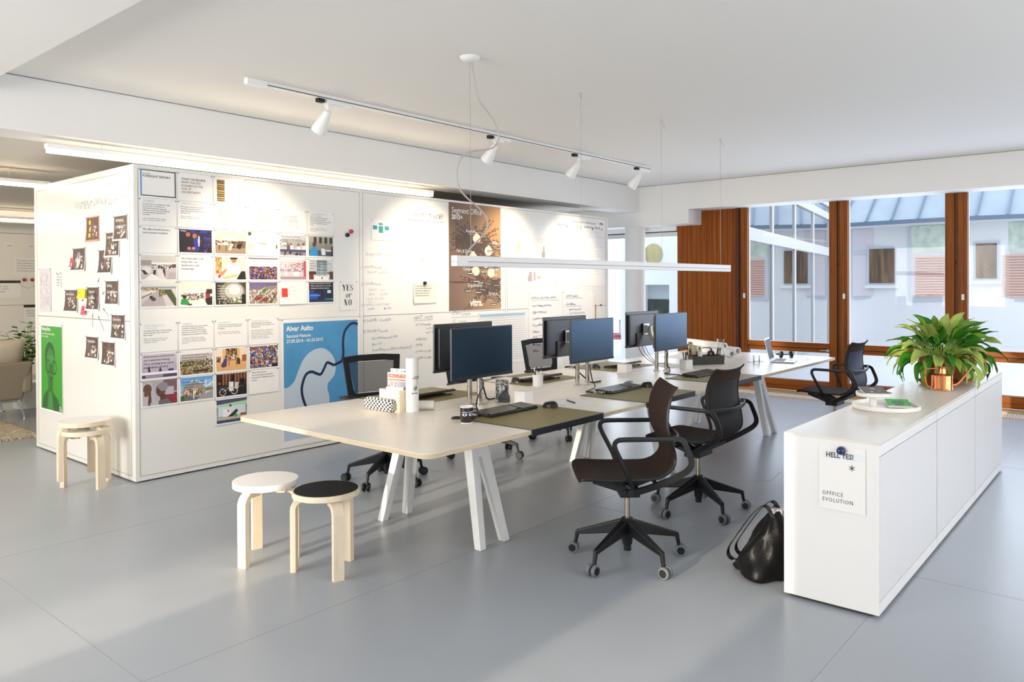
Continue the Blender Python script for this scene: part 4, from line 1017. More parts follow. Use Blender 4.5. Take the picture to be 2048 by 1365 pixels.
def soft_chair(loc_, rz, label, wheel=CASTG, backm=BROWNF, phase=0, group=None):
    t = thing('swivel_chair', label, 'chair', loc_, rz, group)
    star_base(t, wheel, phase=phase)
    MB().lathe([(.0145, .225), (.0145, .375)], 20).build('gas_column', mat('satin nickel', 'b9ab98', .25, 1), t)
    sk = dense(SEATK); bk = dense(BACKK)
    shell_part(sk, 'seat', BROWNF, t); st = shell_part(bk, 'backrest', BROWNF, t)
    # dark net on the rear of the backrest and roll at the top
    rear = [(x - .006, z - .001, w - .012, l) for x, z, w, l in bk[6:-8]]
    shell_part(rear, 'rear_net', backm, st, thick=.008)
    # edge rail of the shell
    for s in (-1, 1):
        pts = []
        full = sk + bk[1:]; n = len(full)
        for i, (x, z, w, lft) in enumerate(full):
            a = Vector((full[min(i + 1, n - 1)][0] - full[max(i - 1, 0)][0], 0, full[min(i + 1, n - 1)][1] - full[max(i - 1, 0)][1])).normalized()
            nn = Vector((a.z, 0, -a.x)); pts.append(Vector((x, s * (w + .002), z)) + nn * (lft - .009))
        MB().tube(pts[4:-6], .0085, 8, up=(0, 1, 0)).build('edge_rail', BLACKM, t)
        # link from the centre box up to the arm
        lk = smoothpath([(-.0, s * .10, .398), (-.05, s * .145, .420), (-.15, s * .215, .475), (-.245, s * .262, .535), (-.283, s * .274, .572), (-.288, s * .277, .61), (-.262, s * .28, .675), (-.242, s * .28, .712), (-.205, s * .28, .724), (-.18, s * .28, .723)], 5)
        MB().sweep(lk, [(-.015, -.008), (.015, -.008), (.017, 0), (.015, .008), (-.015, .008), (-.017, 0)], up=(0, 1, 0), scale=[1.15 - .4 * k / 45 for k in range(46)]).build('link_arm', BLACKM, t)
        ar = smoothpath([(-.195, s * .28, .722), (-.10, s * .281, .722), (.06, s * .281, .722), (.098, s * .281, .716), (.112, s * .28, .695), (.10, s * .278, .655), (.045, s * .262, .545), (.025, s * .235, .49), (.0, s * .17, .44)], 5)
        MB().sweep(ar, [(.013 * math.cos(k * math.pi / 4), .0085 * math.sin(k * math.pi / 4)) for k in range(8)], up=(0, s, .001)).build('armrest', BLACKM, t)
        m_ = MB().bar((.20, s * .125, .474), (.02, s * .085, .405), .018, .034)
        m_.lathe([(.012, -.014), (.012, .014)], 12, Matrix.Translation((.195, s * .125, .474)) @ Matrix.Rotation(R(90), 4, 'X'))
        m_.build('front_link', BLACKM, t, bevel=.003)
        MB().lathe([(.019, -.01), (.021, .0), (.019, .01)], 16, Matrix.Translation((.0, s * .115, .40)) @ Matrix.Rotation(R(90), 4, 'X')).build('pivot_knob', BLACKM, t)
    MB().sweep(smoothpath([(-.20, -.278, .722), (-.235, -.20, .715), (-.262, 0, .705), (-.235, .20, .715), (-.20, .278, .722)], 6), [(.008 * math.cos(k * math.pi / 4), .016 * math.sin(k * math.pi / 4)) for k in range(8)]).build('back_brace', BLACKM, t)
    m_ = MB().box((.0, 0, .392), (.11, .20, .045)); m_.bar((.20, -.13, .475), (.20, .13, .475), .02, .02); m_.bar((-.13, -.13, .458), (-.13, .13, .458), .02, .02)
    m_.bar((.02, 0, .40), (-.13, 0, .455), .05, .03); m_.bar((0, 0, .40), (.20, 0, .475), .03, .02)
    m_.build('mechanism', BLACKM, t, bevel=.006)
    MB().bar((.04, .20, .46), (.035, .27, .468), .014, .01).build('lever', BLACKP, t)
    return t
g_ = 'brown fabric swivel chairs'
soft_chair((3.575, 2.262, 0), R(132), 'dark brown fabric swivel chair nearest the camera, seen from its side', phase=36 + 10, group=g_)
soft_chair((4.66, 2.385, 0), R(90), 'dark brown fabric swivel chair seen from behind, second from the camera', backm=MESHD, phase=75, group=g_)
soft_chair((7.385, 2.36, 0), R(88), 'dark swivel chair at the far end of the table beside the windows', backm=mat('back net blue sheen', '1c2a44', .6), phase=20, group=g_)  # blue reflection on the back net is put into its colour

def mesh_chair(loc_, rz, label, phase=0, group='black mesh office chairs on the wall side'):
    t = thing('office_chair', label, 'chair', loc_, rz, group)
    star_base(t, BLACKP, phase=phase, rim=mat('dark grey hub', '303236', .5))
    MB().lathe([(.0145, .225), (.0145, .40)], 20).build('gas_column', BLACKM, t)
    MB().box((0, 0, .415), (.20, .16, .05)).build('mechanism', BLACKM, t, bevel=.01)
    sk = dense([(.245, .455, .20, 0), (.235, .475, .215, 0), (.12, .478, .235, .0), (-.10, .475, .235, .004), (-.20, .48, .21, .006), (-.215, .475, .20, .006)])
    shell_part(sk, 'seat', mat('black seat fabric', '1d1b1d', .9, bump=(600, .2)), t, thick=.045)
    # back frame: wide at the top, narrow at the bottom
    def xb(z): return -.235 - .32 * (z - .52) * .45
    outer = [(-.190, .53), (-.215, .66), (-.245, .952), (-.10, .962), (.10, .962), (.245, .952), (.215, .66), (.190, .53)]
    inner = [(-.150, .66), (-.168, .70), (-.196, .905), (-.10, .912), (.10, .912), (.196, .905), (.168, .70), (.150, .66)]
    curve = lambda y, z, off=0: (xb(z) + .35 * y * y + off, y, z)
    m_ = MB(); n = len(outer)
    vs = [curve(y, z) for y, z in outer] + [curve(y, z) for y, z in inner] + [curve(y, z, -.022) for y, z in outer] + [curve(y, z, -.022) for y, z in inner]
    for i in range(n):
        j = (i + 1) % n
        m_.f += [(i, j, n + j, n + i), (2 * n + j, 2 * n + i, 3 * n + i, 3 * n + j), (i, 2 * n + i, 2 * n + j, j), (n + i, n + j, 3 * n + j, 3 * n + i)]
    m_.v = vs; m_.build('back_frame', BLACKS, t, bevel=.004)
    vs = [curve(y, z, -.010) for y, z in inner]
    N = 8; vs = []; fs = []
    for i in range(N + 1):
        z = .665 + (.908 - .665) * i / N; hw_ = .150 + (.196 - .150) * min(1, (z - .66) / .24)
        for j in range(9): vs.append(curve(-hw_ + 2 * hw_ * j / 8, z, -.010))
    for i in range(N):
        for j in range(8): fs.append((i * 9 + j, i * 9 + j + 1, (i + 1) * 9 + j + 1, (i + 1) * 9 + j))
    MB().add(vs, fs).build('mesh_panel', MESHF, t)
    MB().bar((-.05, 0, .42), (-.22, 0, .46), .06, .03).bar((-.21, 0, .45), (-.262, 0, .66), .05, .03, .12, .02, up=(1, 0, 0)).build('back_support', BLACKM, t, bevel=.005)
    for s in (-1, 1):
        MB().bar((-.02, s * .12, .42), (-.02, s * .275, .45), .05, .02).bar((-.02, s * .28, .44), (-.02, s * .28, .64), .045, .022, up=(0, 1, 0)).build('arm_post', BLACKM, t, bevel=.004)
        MB().sweep(smoothpath([(-.16, s * .28, .652), (-.12, s * .282, .66), (.08, s * .282, .66), (.12, s * .278, .648)], 4), [(-.036, -.009), (.036, -.009), (.040, 0), (.036, .011), (-.036, .011), (-.040, 0)]).build('armrest', BLACKP, t)
    return t
mesh_chair((3.85, 4.63, 0), R(254), 'black mesh office chair nearest the blue poster on the wall side', phase=56 + 36)
mesh_chair((4.95, 4.60, 0), R(270), 'black office chair almost hidden behind the first two monitors', phase=20)
mesh_chair((6.07, 4.64, 0), R(262), 'dark mesh office chair left of the middle rear monitor', phase=44)

# ------------------------------------------------------------------ three-legged birch stools
def stool(loc_, angs, label, top, group, lift=0):
    t = thing('stool', label, 'stool', (loc_[0], loc_[1], lift), 0, group)
    if top == 'black':
        MB().lathe([(0, .408), (.174, .408), (.176, .410), (.176, .436), (.1745, .438), (0, .438)], 64).build('seat', BIRCH, t)
        MB().lathe([(0, .4381), (.1665, .4381), (.1665, .4398), (0, .44)], 64).build('seat_linoleum', BLACKS, t)
    else:
        c = mat('white lacquer', (.85, .85, .86), .35) if top == 'white' else BIRCH
        MB().lathe([(0, .406), (.174, .406), (.176, .408), (.176, .4385), (.1745, .440), (0, .440)], 64).build('seat', c, t)
        if top == 'birch': MB().lathe([(0, .4401), (.172, .4401), (.172, .4406), (0, .4408)], 64).build('seat_top', mat('pale laminate', (.80, .78, .74), .35), t)
    for a in angs:
        c_, s_ = math.cos(R(a)), math.sin(R(a)); r0 = .171
        prof = [(r0, 0), (r0, .33)] + [(r0 - .065 * (1 - math.cos(k * math.pi / 12)), .33 + .0615 * math.sin(k * math.pi / 12)) for k in range(1, 7)] + [(.055, .3915)]
        pts = [(r_ * c_, r_ * s_, z_) for r_, z_ in prof]
        MB().sweep(pts, [(-.028, -.0145), (.028, -.0145), (.028, .0145), (-.028, .0145)], up=(c_, s_, .001)).build('leg', BIRCH, t)
    return t
g_ = 'three-legged birch stools'
stool((2.437, 3.43), (131, 254, 12), 'birch stool with a black top in front of the table end', 'black', g_)
stool((2.345, 3.865), (196, 76, 314), 'birch stool with a white top left of the black-topped one', 'white', g_)
stool((2.325, 6.30), (138, 279, 20), 'lower birch stool of the stacked pair beside the white box', 'birch', g_)
stool((2.315, 6.315), (175, 297, 55), 'upper birch stool stacked on another beside the white box', 'birch', g_, lift=.066)

# ------------------------------------------------------------------ white cabinets
CX0, CX1, CY0, CY1, CH = 3.645, 7.165, .972, 1.408, .80
PERF = mat('perforated steel', (.80, .80, .81), .38)
nt = PERF.node_tree; tc = nt.nodes.new('ShaderNodeTexCoord'); vo = nt.nodes.new('ShaderNodeTexVoronoi'); vo.inputs['Scale'].default_value = 120; vo.inputs['Randomness'].default_value = 0
nt.links.new(tc.outputs['Object'], vo.inputs['Vector']); rp = nt.nodes.new('ShaderNodeValToRGB'); rp.color_ramp.elements[0].position = .22; rp.color_ramp.elements[1].position = .30
rp.color_ramp.elements[0].color = (.45, .45, .47, 1); rp.color_ramp.elements[1].color = (.80, .80, .81, 1)
nt.links.new(vo.outputs['Distance'], rp.inputs[0]); nt.links.new(rp.outputs[0], nt.nodes['Principled BSDF'].inputs['Base Color'])
CABT = mat('warm white lacquer', (.76, .71, .63), .33)
W3 = (CX1 - CX0) / 3
for i, lb in enumerate(('white steel cabinet nearest the camera with the poster on its end', 'middle white steel cabinet under the green booklet and copper can', 'farthest white steel cabinet under the plant, nearest the windows')):
    x0 = CX0 + i * W3; t = thing('cabinet', lb, 'cabinet', (x0 + W3 / 2, (CY0 + CY1) / 2, 0), 0, 'white steel cabinets'); w_, d_ = W3 / 2 - .0008, (CY1 - CY0) / 2
    MB().bb(-w_ + .004, w_ - .004, -d_ + .014, d_, .016, CH - .0125).build('body', STEELW, t)
    if i == 0: MB().bb(-w_, -w_ + .004, -d_, d_, .016, CH - .012).build('end_panel', STEELW, t)
    if i == 2: MB().bb(w_ - .004, w_, -d_, d_, .016, CH - .012).build('end_panel', STEELW, t)
    MB().bb(-w_, w_, -d_, d_, CH - .012, CH).build('top', CABT, t)
    MB().bb(-w_ + .004, w_ - .002, -d_, -d_ + .012, CH - .062, CH - .0135).build('flap', STEELW, t)
    MB().bb(-w_ + .007, w_ - .003, -d_ + .001, -d_ + .0125, .075, CH - .0665).build('door', PERF, t)
    MB().bb(-w_ + .004, w_ - .002, -d_, -d_ + .012, .016, .072).build('base_rail', STEELW, t)
    MB().bb(-w_ + .02, w_ - .02, -d_ + .03, d_ - .02, 0, .0165).build('plinth', DARKGAP, t)
    MB().bb(w_ - .0022, w_ - .0004, -d_ + .0015, -d_ + .012, .016, CH - .014).build('side_joint', mat('joint tan', 'a8997c', .6), t)
# poster on the cabinet end
sf = Surf((CX0, 1.238, .762), (0, -1, 0), (0, 0, 1), (-1, 0, 0), .21, .297, curl=.002)
s = sheet('paper_sheet', sf, PAPER); tag(s, 'white portrait sheet with computer lettering on the cabinet end, held by a blue magnet', 'poster')
tp = sheet('torn_strip', Surf(sf.o, sf.r, sf.u, sf.n, .185, .032, base=.0031), mat('cool paper', (.78, .82, .86), .6), s, nx=1, ny=1); tp.location = Vector((0, -.018, -.026))
lettering(sf, [('HELL YES!', .033, -.052, .033, dict(bold=.022, cond=.88))], mat('charcoal ink', '3f3d3b', .6), s, off=.0026)
lettering(sf, [('OFFFICE', .016, -.232, .026, dict(sp=1.25, cond=.82)), ('EVOLUTION', .016, -.262, .026, dict(sp=1.25, cond=.82))], INK, s)
m_ = MB()
for k in range(3):
    a = R(60 * k + 30); m_.add([sf.P(.150 + .014 * math.cos(a) * u - .0016 * math.sin(a) * v, -.092 + .014 * math.sin(a) * u + .0016 * math.cos(a) * v, .0014 + .0001 * k) for u, v in ((-1, -1), (1, -1), (1, 1), (-1, 1))], [(0, 1, 2, 3)])
m_.build('asterisk', INK, s)
def magnet(o, r, m, label, nrm, group=None):
    t = MB().lathe([(0, 0), (r * .95, 0), (r, r * .2), (r, r * .5), (r * .85, r * 1.1), (r * .45, r * 1.5), (0, r * 1.6)], 24, Vector(nrm).to_track_quat('Z', 'Y').to_matrix().to_4x4()).build('magnet', m)
    t.location = o; return tag(t, label, 'magnet', group)
MAGB = mat('navy magnet', '14245c', .15, coat=.6)
magnet((CX0 - .004, 1.134, .747), .020, MAGB, 'shiny dark blue ball magnet on the cabinet end', (-1, 0, 0))

# two tier tray with booklets
t = thing('tiered_tray', 'white round two-tier tray on the cabinet top', 'tray', (4.665, 1.205, CH), 0)
def dish(r, h): return [(0, 0), (r * .93, 0), (r, h * .3), (r, h), (r - .006, h), (r - .008, .009), (0, .007)]
MB().lathe(dish(.180, .030), 64).build('lower_tray', WHITEPL, t)
MB().lathe([(.020, .007), (.020, .082), (0, .082)], 24, Matrix.Translation((-.075, .050, 0))).build('stem', WHITEPL, t)
MB().lathe(dish(.098, .022), 48, Matrix.Translation((-.085, .040, .080))).build('upper_tray', WHITEPL, t)
def booklet(o, rz, w, h, th, ras, label, tiltx=0, group='booklets on the two-tier tray'):
    t = thing('booklet', label, 'booklet', o, rz, group); t.rotation_euler = (tiltx, 0, rz)
    MB().bb(-w / 2, w / 2, -h / 2, h / 2, 0, th).build('pages', PAPERC, t)
    sf = Surf((-w / 2, h / 2, th), (1, 0, 0), (0, 1, 0), (0, 0, 1), w, h, base=0)
    old = Surf.P; 
    me = ras.mesh(SurfL(sf), 0, 0, w, -h, t, 'cover', off=.0006)
class SurfL(Surf):      # local coordinates, origin kept
    def __init__(s, sf): s.__dict__.update(sf.__dict__)
    def P(s, x, y, off=0): return s.o + s.r * x + s.u * y + s.n * (s.base + off)
rg_ = Ras(36, 50, '4caf3a').rect(0, .9, 1, 1, 'efece6').ell(.5, .45, .26, .24, '2c6b2e').ell(.5, .45, .2, .19, '3f8f3a').ring(.42, .45, .1, .06, .2, '1e4a22').ring(.62, .45, .1, .06, .2, '1e4a22').rect(.3, .68, .7, .88, '2f7a30').grain(.03)
booklet((4.745, 1.16, CH + .022), R(-68), .125, .175, .007, rg_, 'green covered booklet resting in the lower tray', tiltx=R(6))
rb_ = Ras(36, 44, '4b4742').spk(.1, .1, .9, .9, ['4b4742', '57524b'], 1, 2).ell(.5, .3, .12, .06, 'd9b98a').ell(.7, .6, .1, .05, 'a58a64').ell(.35, .75, .08, .06, 'e2c79c').ell(.25, .2, .06, .04, '8a7a5e').grain(.02)
booklet((4.585, 1.25, CH + .107), R(-60), .13, .15, .006, rb_, 'dark booklet with gold spots on the upper tray', tiltx=R(7))

# copper watering can
t = thing('watering_can', 'polished copper watering can with long spout on the cabinet', 'watering can', (5.725, 1.125, CH), 0)
MB().lathe([(0, 0), (.066, 0), (.068, .004), (.066, .012), (.065, .014), (.065, .095), (.062, .101), (.035, .106), (.028, .108), (.0265, .112), (.0265, .150), (.0285, .152), (.0285, .158), (.0245, .158), (.0235, .112), (0, .11)], 44).build('body', COPPER, t)
sd = Vector((.55, -.83, 0)).normalized()
MB().tube([sd * a + Vector((0, 0, z_)) for a, z_ in [(.060, .030), (.085, .032), (.105, .045), (.125, .068), (.185, .145), (.192, .155)]], .010, 12, scale=[1.1, 1, .9, .8, .55, .6]).build('spout', COPPER, t)
MB().tube(smoothpath([Vector(sd * -a) + Vector((0, 0, z_)) for a, z_ in [(.024, .140), (.06, .142), (.098, .138), (.112, .118), (.108, .07), (.098, .03), (.085, .018), (.062, .022)]], 5), .0048, 10).build('handle', COPPER, t)

# potted plants
def pot(x, y, label, r=.112, h=.185, sau=True):
    t = thing('potted_plant', label, 'plant', (x, y, CH), 0, 'leafy plants on the cabinet')
    z0 = .012 if sau else 0
    if sau: MB().lathe([(0, 0), (r * 1.0, 0), (r * 1.22, .022), (r * 1.25, .028), (r * 1.17, .028), (r * .95, .008), (0, .008)], 40).build('saucer', TERRA, t)
    MB().lathe([(0, z0), (r * .72, z0), (r * 1.0, z0 + h * .78), (r * 1.09, z0 + h * .79), (r * 1.12, z0 + h), (r * 1.02, z0 + h), (r * .95, z0 + h * .8), (r * .9, z0 + h * .86), (0, z0 + h * .87)], 40).build('pot', TERRA, t)
    MB().lathe([(0, z0 + h * .86), (r * .93, z0 + h * .86), (r * .93, z0 + h * .885), (0, z0 + h * .90)], 24).build('soil', SOIL, t)
    return t
def leafmat(name, c1, c2, sc, lo, hi):
    m = bpy.data.materials.new(name); m.use_nodes = True; nt = m.node_tree; b = nt.nodes['Principled BSDF']
    uvn = nt.nodes.new('ShaderNodeTexCoord'); mp = nt.nodes.new('ShaderNodeMapping'); mp.inputs['Scale'].default_value = sc
    n = nt.nodes.new('ShaderNodeTexNoise'); n.inputs['Scale'].default_value = 6; n.inputs['Detail'].default_value = 3
    r_ = nt.nodes.new('ShaderNodeValToRGB'); r_.color_ramp.elements[0].position = lo; r_.color_ramp.elements[1].position = hi
    r_.color_ramp.elements[0].color = (*hx(c1), 1); r_.color_ramp.elements[1].color = (*hx(c2), 1)
    nt.links.new(uvn.outputs['UV'], mp.inputs[0]); nt.links.new(mp.outputs[0], n.inputs[0]); nt.links.new(n.outputs[0], r_.inputs[0]); nt.links.new(r_.outputs[0], b.inputs['Base Color'])
    b.inputs['Roughness'].default_value = .5; b.inputs['Specular IOR Level'].default_value = .3
    return m
LEAF = [leafmat('deep green leaf', '1f5510', '3f861c', (2, 5, 1), .35, .65), leafmat('mottled pale leaf', '24501a', 'a9bb5e', (3, 11, 1), .36, .43), leafmat('yellow green leaf', '3f7a1a', '8aae34', (2, 6, 1), .35, .62)]
STEMM = mat('pale stem', '8fae4a', .5)
def leaf(t, base, az, elev, Ls, Ll, droop, w, m, twist=0):
    # petiole then blade, bending down with distance
    P = []; p = Vector(base); e = elev; n1, n2 = 5, 12
    for k in range(n1 + n2):
        P.append(p.copy()); st = Ls / n1 if k < n1 else Ll / n2
        e2 = e - droop * (k / (n1 + n2)) ** 1.3
        p = p + Vector((math.cos(az) * math.cos(e2), math.sin(az) * math.cos(e2), math.sin(e2))) * st
    P.append(p)
    MB().tube(P[:n1 + 2], .003, 5, scale=[1.3] + [1] * n1 + [.5]).build('stem', STEMM, t)
    B = P[n1:]; n = len(B); vs = []; fs = []; uvs = []
    side0 = Vector((-math.sin(az), math.cos(az), 0))
    for i, b in enumerate(B):
        s_ = i / (n - 1); ww = w * (math.sin(math.pi * min(1, s_ ** .75 * .98 + .02))) ** .85
        tg = (B[min(i + 1, n - 1)] - B[max(i - 1, 0)]).normalized(); up = side0.cross(tg) * -1
        sd_ = side0 * math.cos(twist) + up * math.sin(twist); up2 = tg.cross(sd_)
        if up2.z < 0: up2 = -up2
        for j, v in enumerate((-1, -.5, 0, .5, 1)):
            vs.append(b + sd_ * ww * v + up2 * (ww * .38 * abs(v) + .012 * math.sin(s_ * 9 + v * 2) * abs(v) * ww / w)); uvs.append((v * .5, s_))
    for i in range(n - 1):
        for j in range(4): fs.append((i * 5 + j, i * 5 + j + 1, (i + 1) * 5 + j + 1, (i + 1) * 5 + j))
    me = bpy.data.meshes.new('leaf'); me.from_pydata([v[:] for v in vs], [], fs); me.polygons.foreach_set('use_smooth', [True] * len(fs))
    uv = me.uv_layers.new(name='UVMap')
    for l in me.loops: uv.data[l.index].uv = uvs[l.vertex_index]
    o = bpy.data.objects.new('leaf', me); col.objects.link(o); me.materials.append(m); o.parent = t
    so = o.modifiers.new('solid', 'SOLIDIFY'); so.thickness = .0012
def foliage(t, z0, n, rs, r_spread, Lr, seed):
    q = random.Random(seed)
    for k in range(n):
        u = k / n; az = k * 2.39996 + q.uniform(-.25, .25)
        el = R(80 - 78 * u + q.uniform(-8, 8)); Ls = q.uniform(.08, .15) + .05 * (1 - u); Ll = q.uniform(*Lr)
        leaf(t, (rs * q.uniform(.1, .8) * math.cos(az), rs * q.uniform(.1, .8) * math.sin(az), z0), az, el, Ls, Ll, R(55 + 75 * u + q.uniform(-10, 15)) * r_spread, q.uniform(.027, .039), LEAF[q.choice([0, 0, 1, 1, 2])], q.uniform(-.5, .5))
t1 = pot(6.02, 1.20, 'big mottled green leafy plant in a terracotta pot behind the copper can')
foliage(t1, .17, 82, .06, 1.0, (.17, .25), 3)
t2 = pot(6.42, 1.17, 'second leafy plant in a terracotta pot nearer the windows', r=.115, h=.17)
foliage(t2, .15, 46, .05, 1.0, (.17, .23), 11)

# ------------------------------------------------------------------ black leather bag on the floor
t = thing('leather_bag', 'slouching black leather bag on the floor behind the cabinet', 'bag', (3.90, 1.60, 0), R(0))
vs = []; fs = []; nA, nZ = 40, 18
bump_ = random.Random(5); ph = [bump_.uniform(0, 6.28) for _ in range(8)]
for i in range(nZ + 1):
    s_ = i / nZ; z_ = .31 * s_
    for k in range(nA):
        a = 2 * math.pi * k / nA
        rx = (.20 * (1 - s_ ** 2.2 * .62)) * (1 if i else .9); ry = (.165 * (1 - s_ ** 1.5 * .80)) * (1 if i else .9)
        f_ = 1 + .09 * math.sin(3 * a + ph[0] + 5 * s_) + .07 * math.sin(5 * a + ph[1] - 7 * s_) + .05 * math.sin(8 * a + ph[2] + 9 * s_)
        vs.append((rx * f_ * math.cos(a) , ry * f_ * math.sin(a) - .05 * s_, max(.002, z_ * (1 + .10 * math.sin(2 * a + ph[3])) )))
for i in range(nZ):
    for k in range(nA): fs.append((i * nA + k, i * nA + (k + 1) % nA, (i + 1) * nA + (k + 1) % nA, (i + 1) * nA + k))
fs += [tuple(range(nA))[::-1], tuple(nZ * nA + k for k in range(nA))]
MB().add(vs, fs).build('bag_body', LEATHER, t, angle=80)
for dx in (-.03, .07):
    MB().sweep(smoothpath([(-.04 + dx, -.10, .20), (-.05 + dx, -.04, .36), (-.05 + dx, .03, .33), (-.06 + dx, .12, .20), (-.07 + dx, .17, .11), (-.06 + dx, .165, .06), (-.04 + dx, .13, .05)], 6), [(-.011, -.002), (.011, -.002), (.011, .002), (-.011, .002)], up=(0, 1, 1)).build('strap', LEATHER, t)
MB().bb(-.02, .02, -.09, -.03, .30, .34).build('label', mat('pale tag', 'c9cbd6', .5), t, bevel=.004)

# ------------------------------------------------------------------ lounge at the left edge
SOFA = mat('grey beige weave', '968c79', .9, noise=((500, 500, 500), .12, 2), bump=(500, .2))
CUSH = mat('pale linen', 'd8cdb6', .9, bump=(300, .15))
t = thing('sofa', 'grey beige woven sofa seen from behind at the left edge', 'sofa', (1.85, 10.45, 0), R(0))
def sbox(x0, x1, y0, y1, z0, z1, name, m, bv=.03): return MB().bb(x0, x1, y0, y1, z0, z1).build(name, m, t, bevel=bv, seg=3)
m_ = MB().bar((-1.25, -.40, .25), (-1.25, -.47, .66), .001, .001)
bk_ = MB(); bk_.add([(-1.28, -.36, .22), (1.20, -.36, .22), (1.28, -.46, .66), (-1.30, -.46, .66), (-1.28, -.30, .22), (1.20, -.30, .22), (1.28, -.38, .66), (-1.30, -.38, .66)], [(0, 1, 2, 3), (7, 6, 5, 4), (0, 4, 5, 1), (1, 5, 6, 2), (2, 6, 7, 3), (3, 7, 4, 0)])
bk_.build('backrest', SOFA, t, bevel=.03, seg=3)
sbox(-1.22, 1.2, -.34, .46, .22, .36, 'seat_base', SOFA); sbox(-1.2, 1.18, -.30, .45, .36, .48, 'seat_cushion', CUSH)
sbox(1.18, 1.28, -.42, .40, .30, .64, 'armrest', SOFA); sbox(-1.3, -1.2, -.42, .40, .30, .64, 'armrest', SOFA)
for x in (-1.1, 1.16):
    for y in (-.34, .42): MB().bar((x, y, .22), (x + .05 * (1 if x > 0 else -1), y - .02, .012), .028, .028, .016, .016).lathe([(.025, 0), (.025, .012)], 16, Matrix.Translation((x + .05 * (1 if x > 0 else -1), y - .02, 0))).build('leg', ALU, t)
MB().bb(-1.25, 1.2, -.33, -.29, .195, .22).build('frame_rail', ALU, t)
def cushion(x, y, z, rz, tilt, w, h, label, m=CUSH):
    t = thing('cushion', label, 'cushion', (x, y, z), rz, 'cushions on the sofa'); t.rotation_euler = (tilt, 0, rz)
    vs = []; fs = []; n = 12
    for s_ in (1, -1):
        for i in range(n + 1):
            for j in range(n + 1):
                u, v = -1 + 2 * i / n, -1 + 2 * j / n
                th = .085 * ((1 - u * u) * (1 - v * v)) ** .45; k = 1 - .06 * (1 - abs(u)) * abs(v) ** 3 - .06 * (1 - abs(v)) * abs(u) ** 3
                vs.append((u * w / 2 * k, s_ * th, v * h / 2 * k))
    K = (n + 1) ** 2
    for s_ in (0, 1):
        for i in range(n):
            for j in range(n):
                a = s_ * K + i * (n + 1) + j; f_ = (a, a + 1, a + n + 2, a + n + 1); fs.append(f_ if s_ else f_[::-1])
    MB().add(vs, fs).build('cover', m, t)
    MB().tube([(w / 2 * c_, 0, h / 2 * d_) for c_, d_ in ((-1, -1), (-.94, 0), (-1, 1), (0, .94), (1, 1), (.94, 0), (1, -1), (0, -.94))], .005, 5, closed=True, up=(0, 1, 0)).build('piping', m, t)
cushion(2.87, 10.30, .705, R(4), R(20), .50, .44, 'pale linen cushion nearest the white box on the sofa')
cushion(2.38, 10.32, .705, R(-5), R(20), .48, .44, 'pale linen cushion in the middle of the sofa back')
cushion(1.86, 10.34, .71, R(3), R(20), .50, .44, 'grey linen cushion at the left picture edge', mat('grey linen', 'a89e8c', .9))
cushion(2.28, 10.04, .735, R(20), R(-74), .36, .30, 'small beige cushion lying over the sofa back edge', mat('beige linen', 'c9ba94', .9))
RUG = mat('shaggy cream rug', 'c9bea6', .95, noise=((40, 40, 40), .2, 3), bump=(120, 1.0))
t = thing('shaggy_rug', 'cream shaggy rug on the floor before the sofa', 'rug', (1.4, 9.32, 0), 0)
vs = []; fs = []; q_ = random.Random(2); nx_, ny_ = 90, 40
for j in range(ny_ + 1):
    for i in range(nx_ + 1): vs.append((-1.42 + 2.84 * i / nx_ + q_.uniform(-.012, .012), -.52 + 1.1 * j / ny_ + q_.uniform(-.012, .012), q_.uniform(.02, .045) if 0 < i < nx_ and 0 < j < ny_ else .001))
for j in range(ny_):
    for i in range(nx_): a = j * (nx_ + 1) + i; fs.append((a, a + 1, a + nx_ + 2, a + nx_ + 1))
MB().add(vs, fs).build('pile', RUG, t, angle=80)['kind'] = 'stuff'
m_ = MB()
for k in range(110): x = -1.42 + 2.84 * k / 109; m_.bar((x, -.50, .012), (x + q_.uniform(-.02, .02), -.56 - q_.uniform(0, .03), .006), .016, .014)
tag(m_.build('fringe', RUG, t), kind='stuff')
t = thing('potted_plant', 'leafy plant standing behind the sofa at the left edge', 'plant', (3.36, 11.0, 0), 0)
MB().lathe([(0, 0), (.14, 0), (.18, .32), (.165, .32), (.15, .28), (0, .28)], 28).build('pot', WHITEPL, t)
q_ = random.Random(9)
for k in range(20):
    az = k * 2.4; h_ = q_.uniform(.5, .80); r_ = q_.uniform(.05, .34)
    pts = smoothpath([(0, 0, .28), (r_ * .4 * math.cos(az), r_ * .4 * math.sin(az), .28 + h_ * .6), (r_ * math.cos(az), r_ * math.sin(az), .28 + h_)], 5)
    MB().tube(pts, .004, 5).build('stem', STEMM, t)
    for j in range(4, len(pts)):
        b = pts[j]; m_ = MB(); a2 = az + j * 2.1
        d1 = Vector((math.cos(a2), math.sin(a2), .3)) * .11; sd_ = Vector((-math.sin(a2), math.cos(a2), 0)) * .034
        m_.add([b, b + d1 * .5 + sd_, b + d1, b + d1 * .5 - sd_, b + d1 * .5 + Vector((0, 0, .008))], [(0, 1, 4), (1, 2, 4), (2, 3, 4), (3, 0, 4)])
        m_.build('leaf', LEAF[0], t)
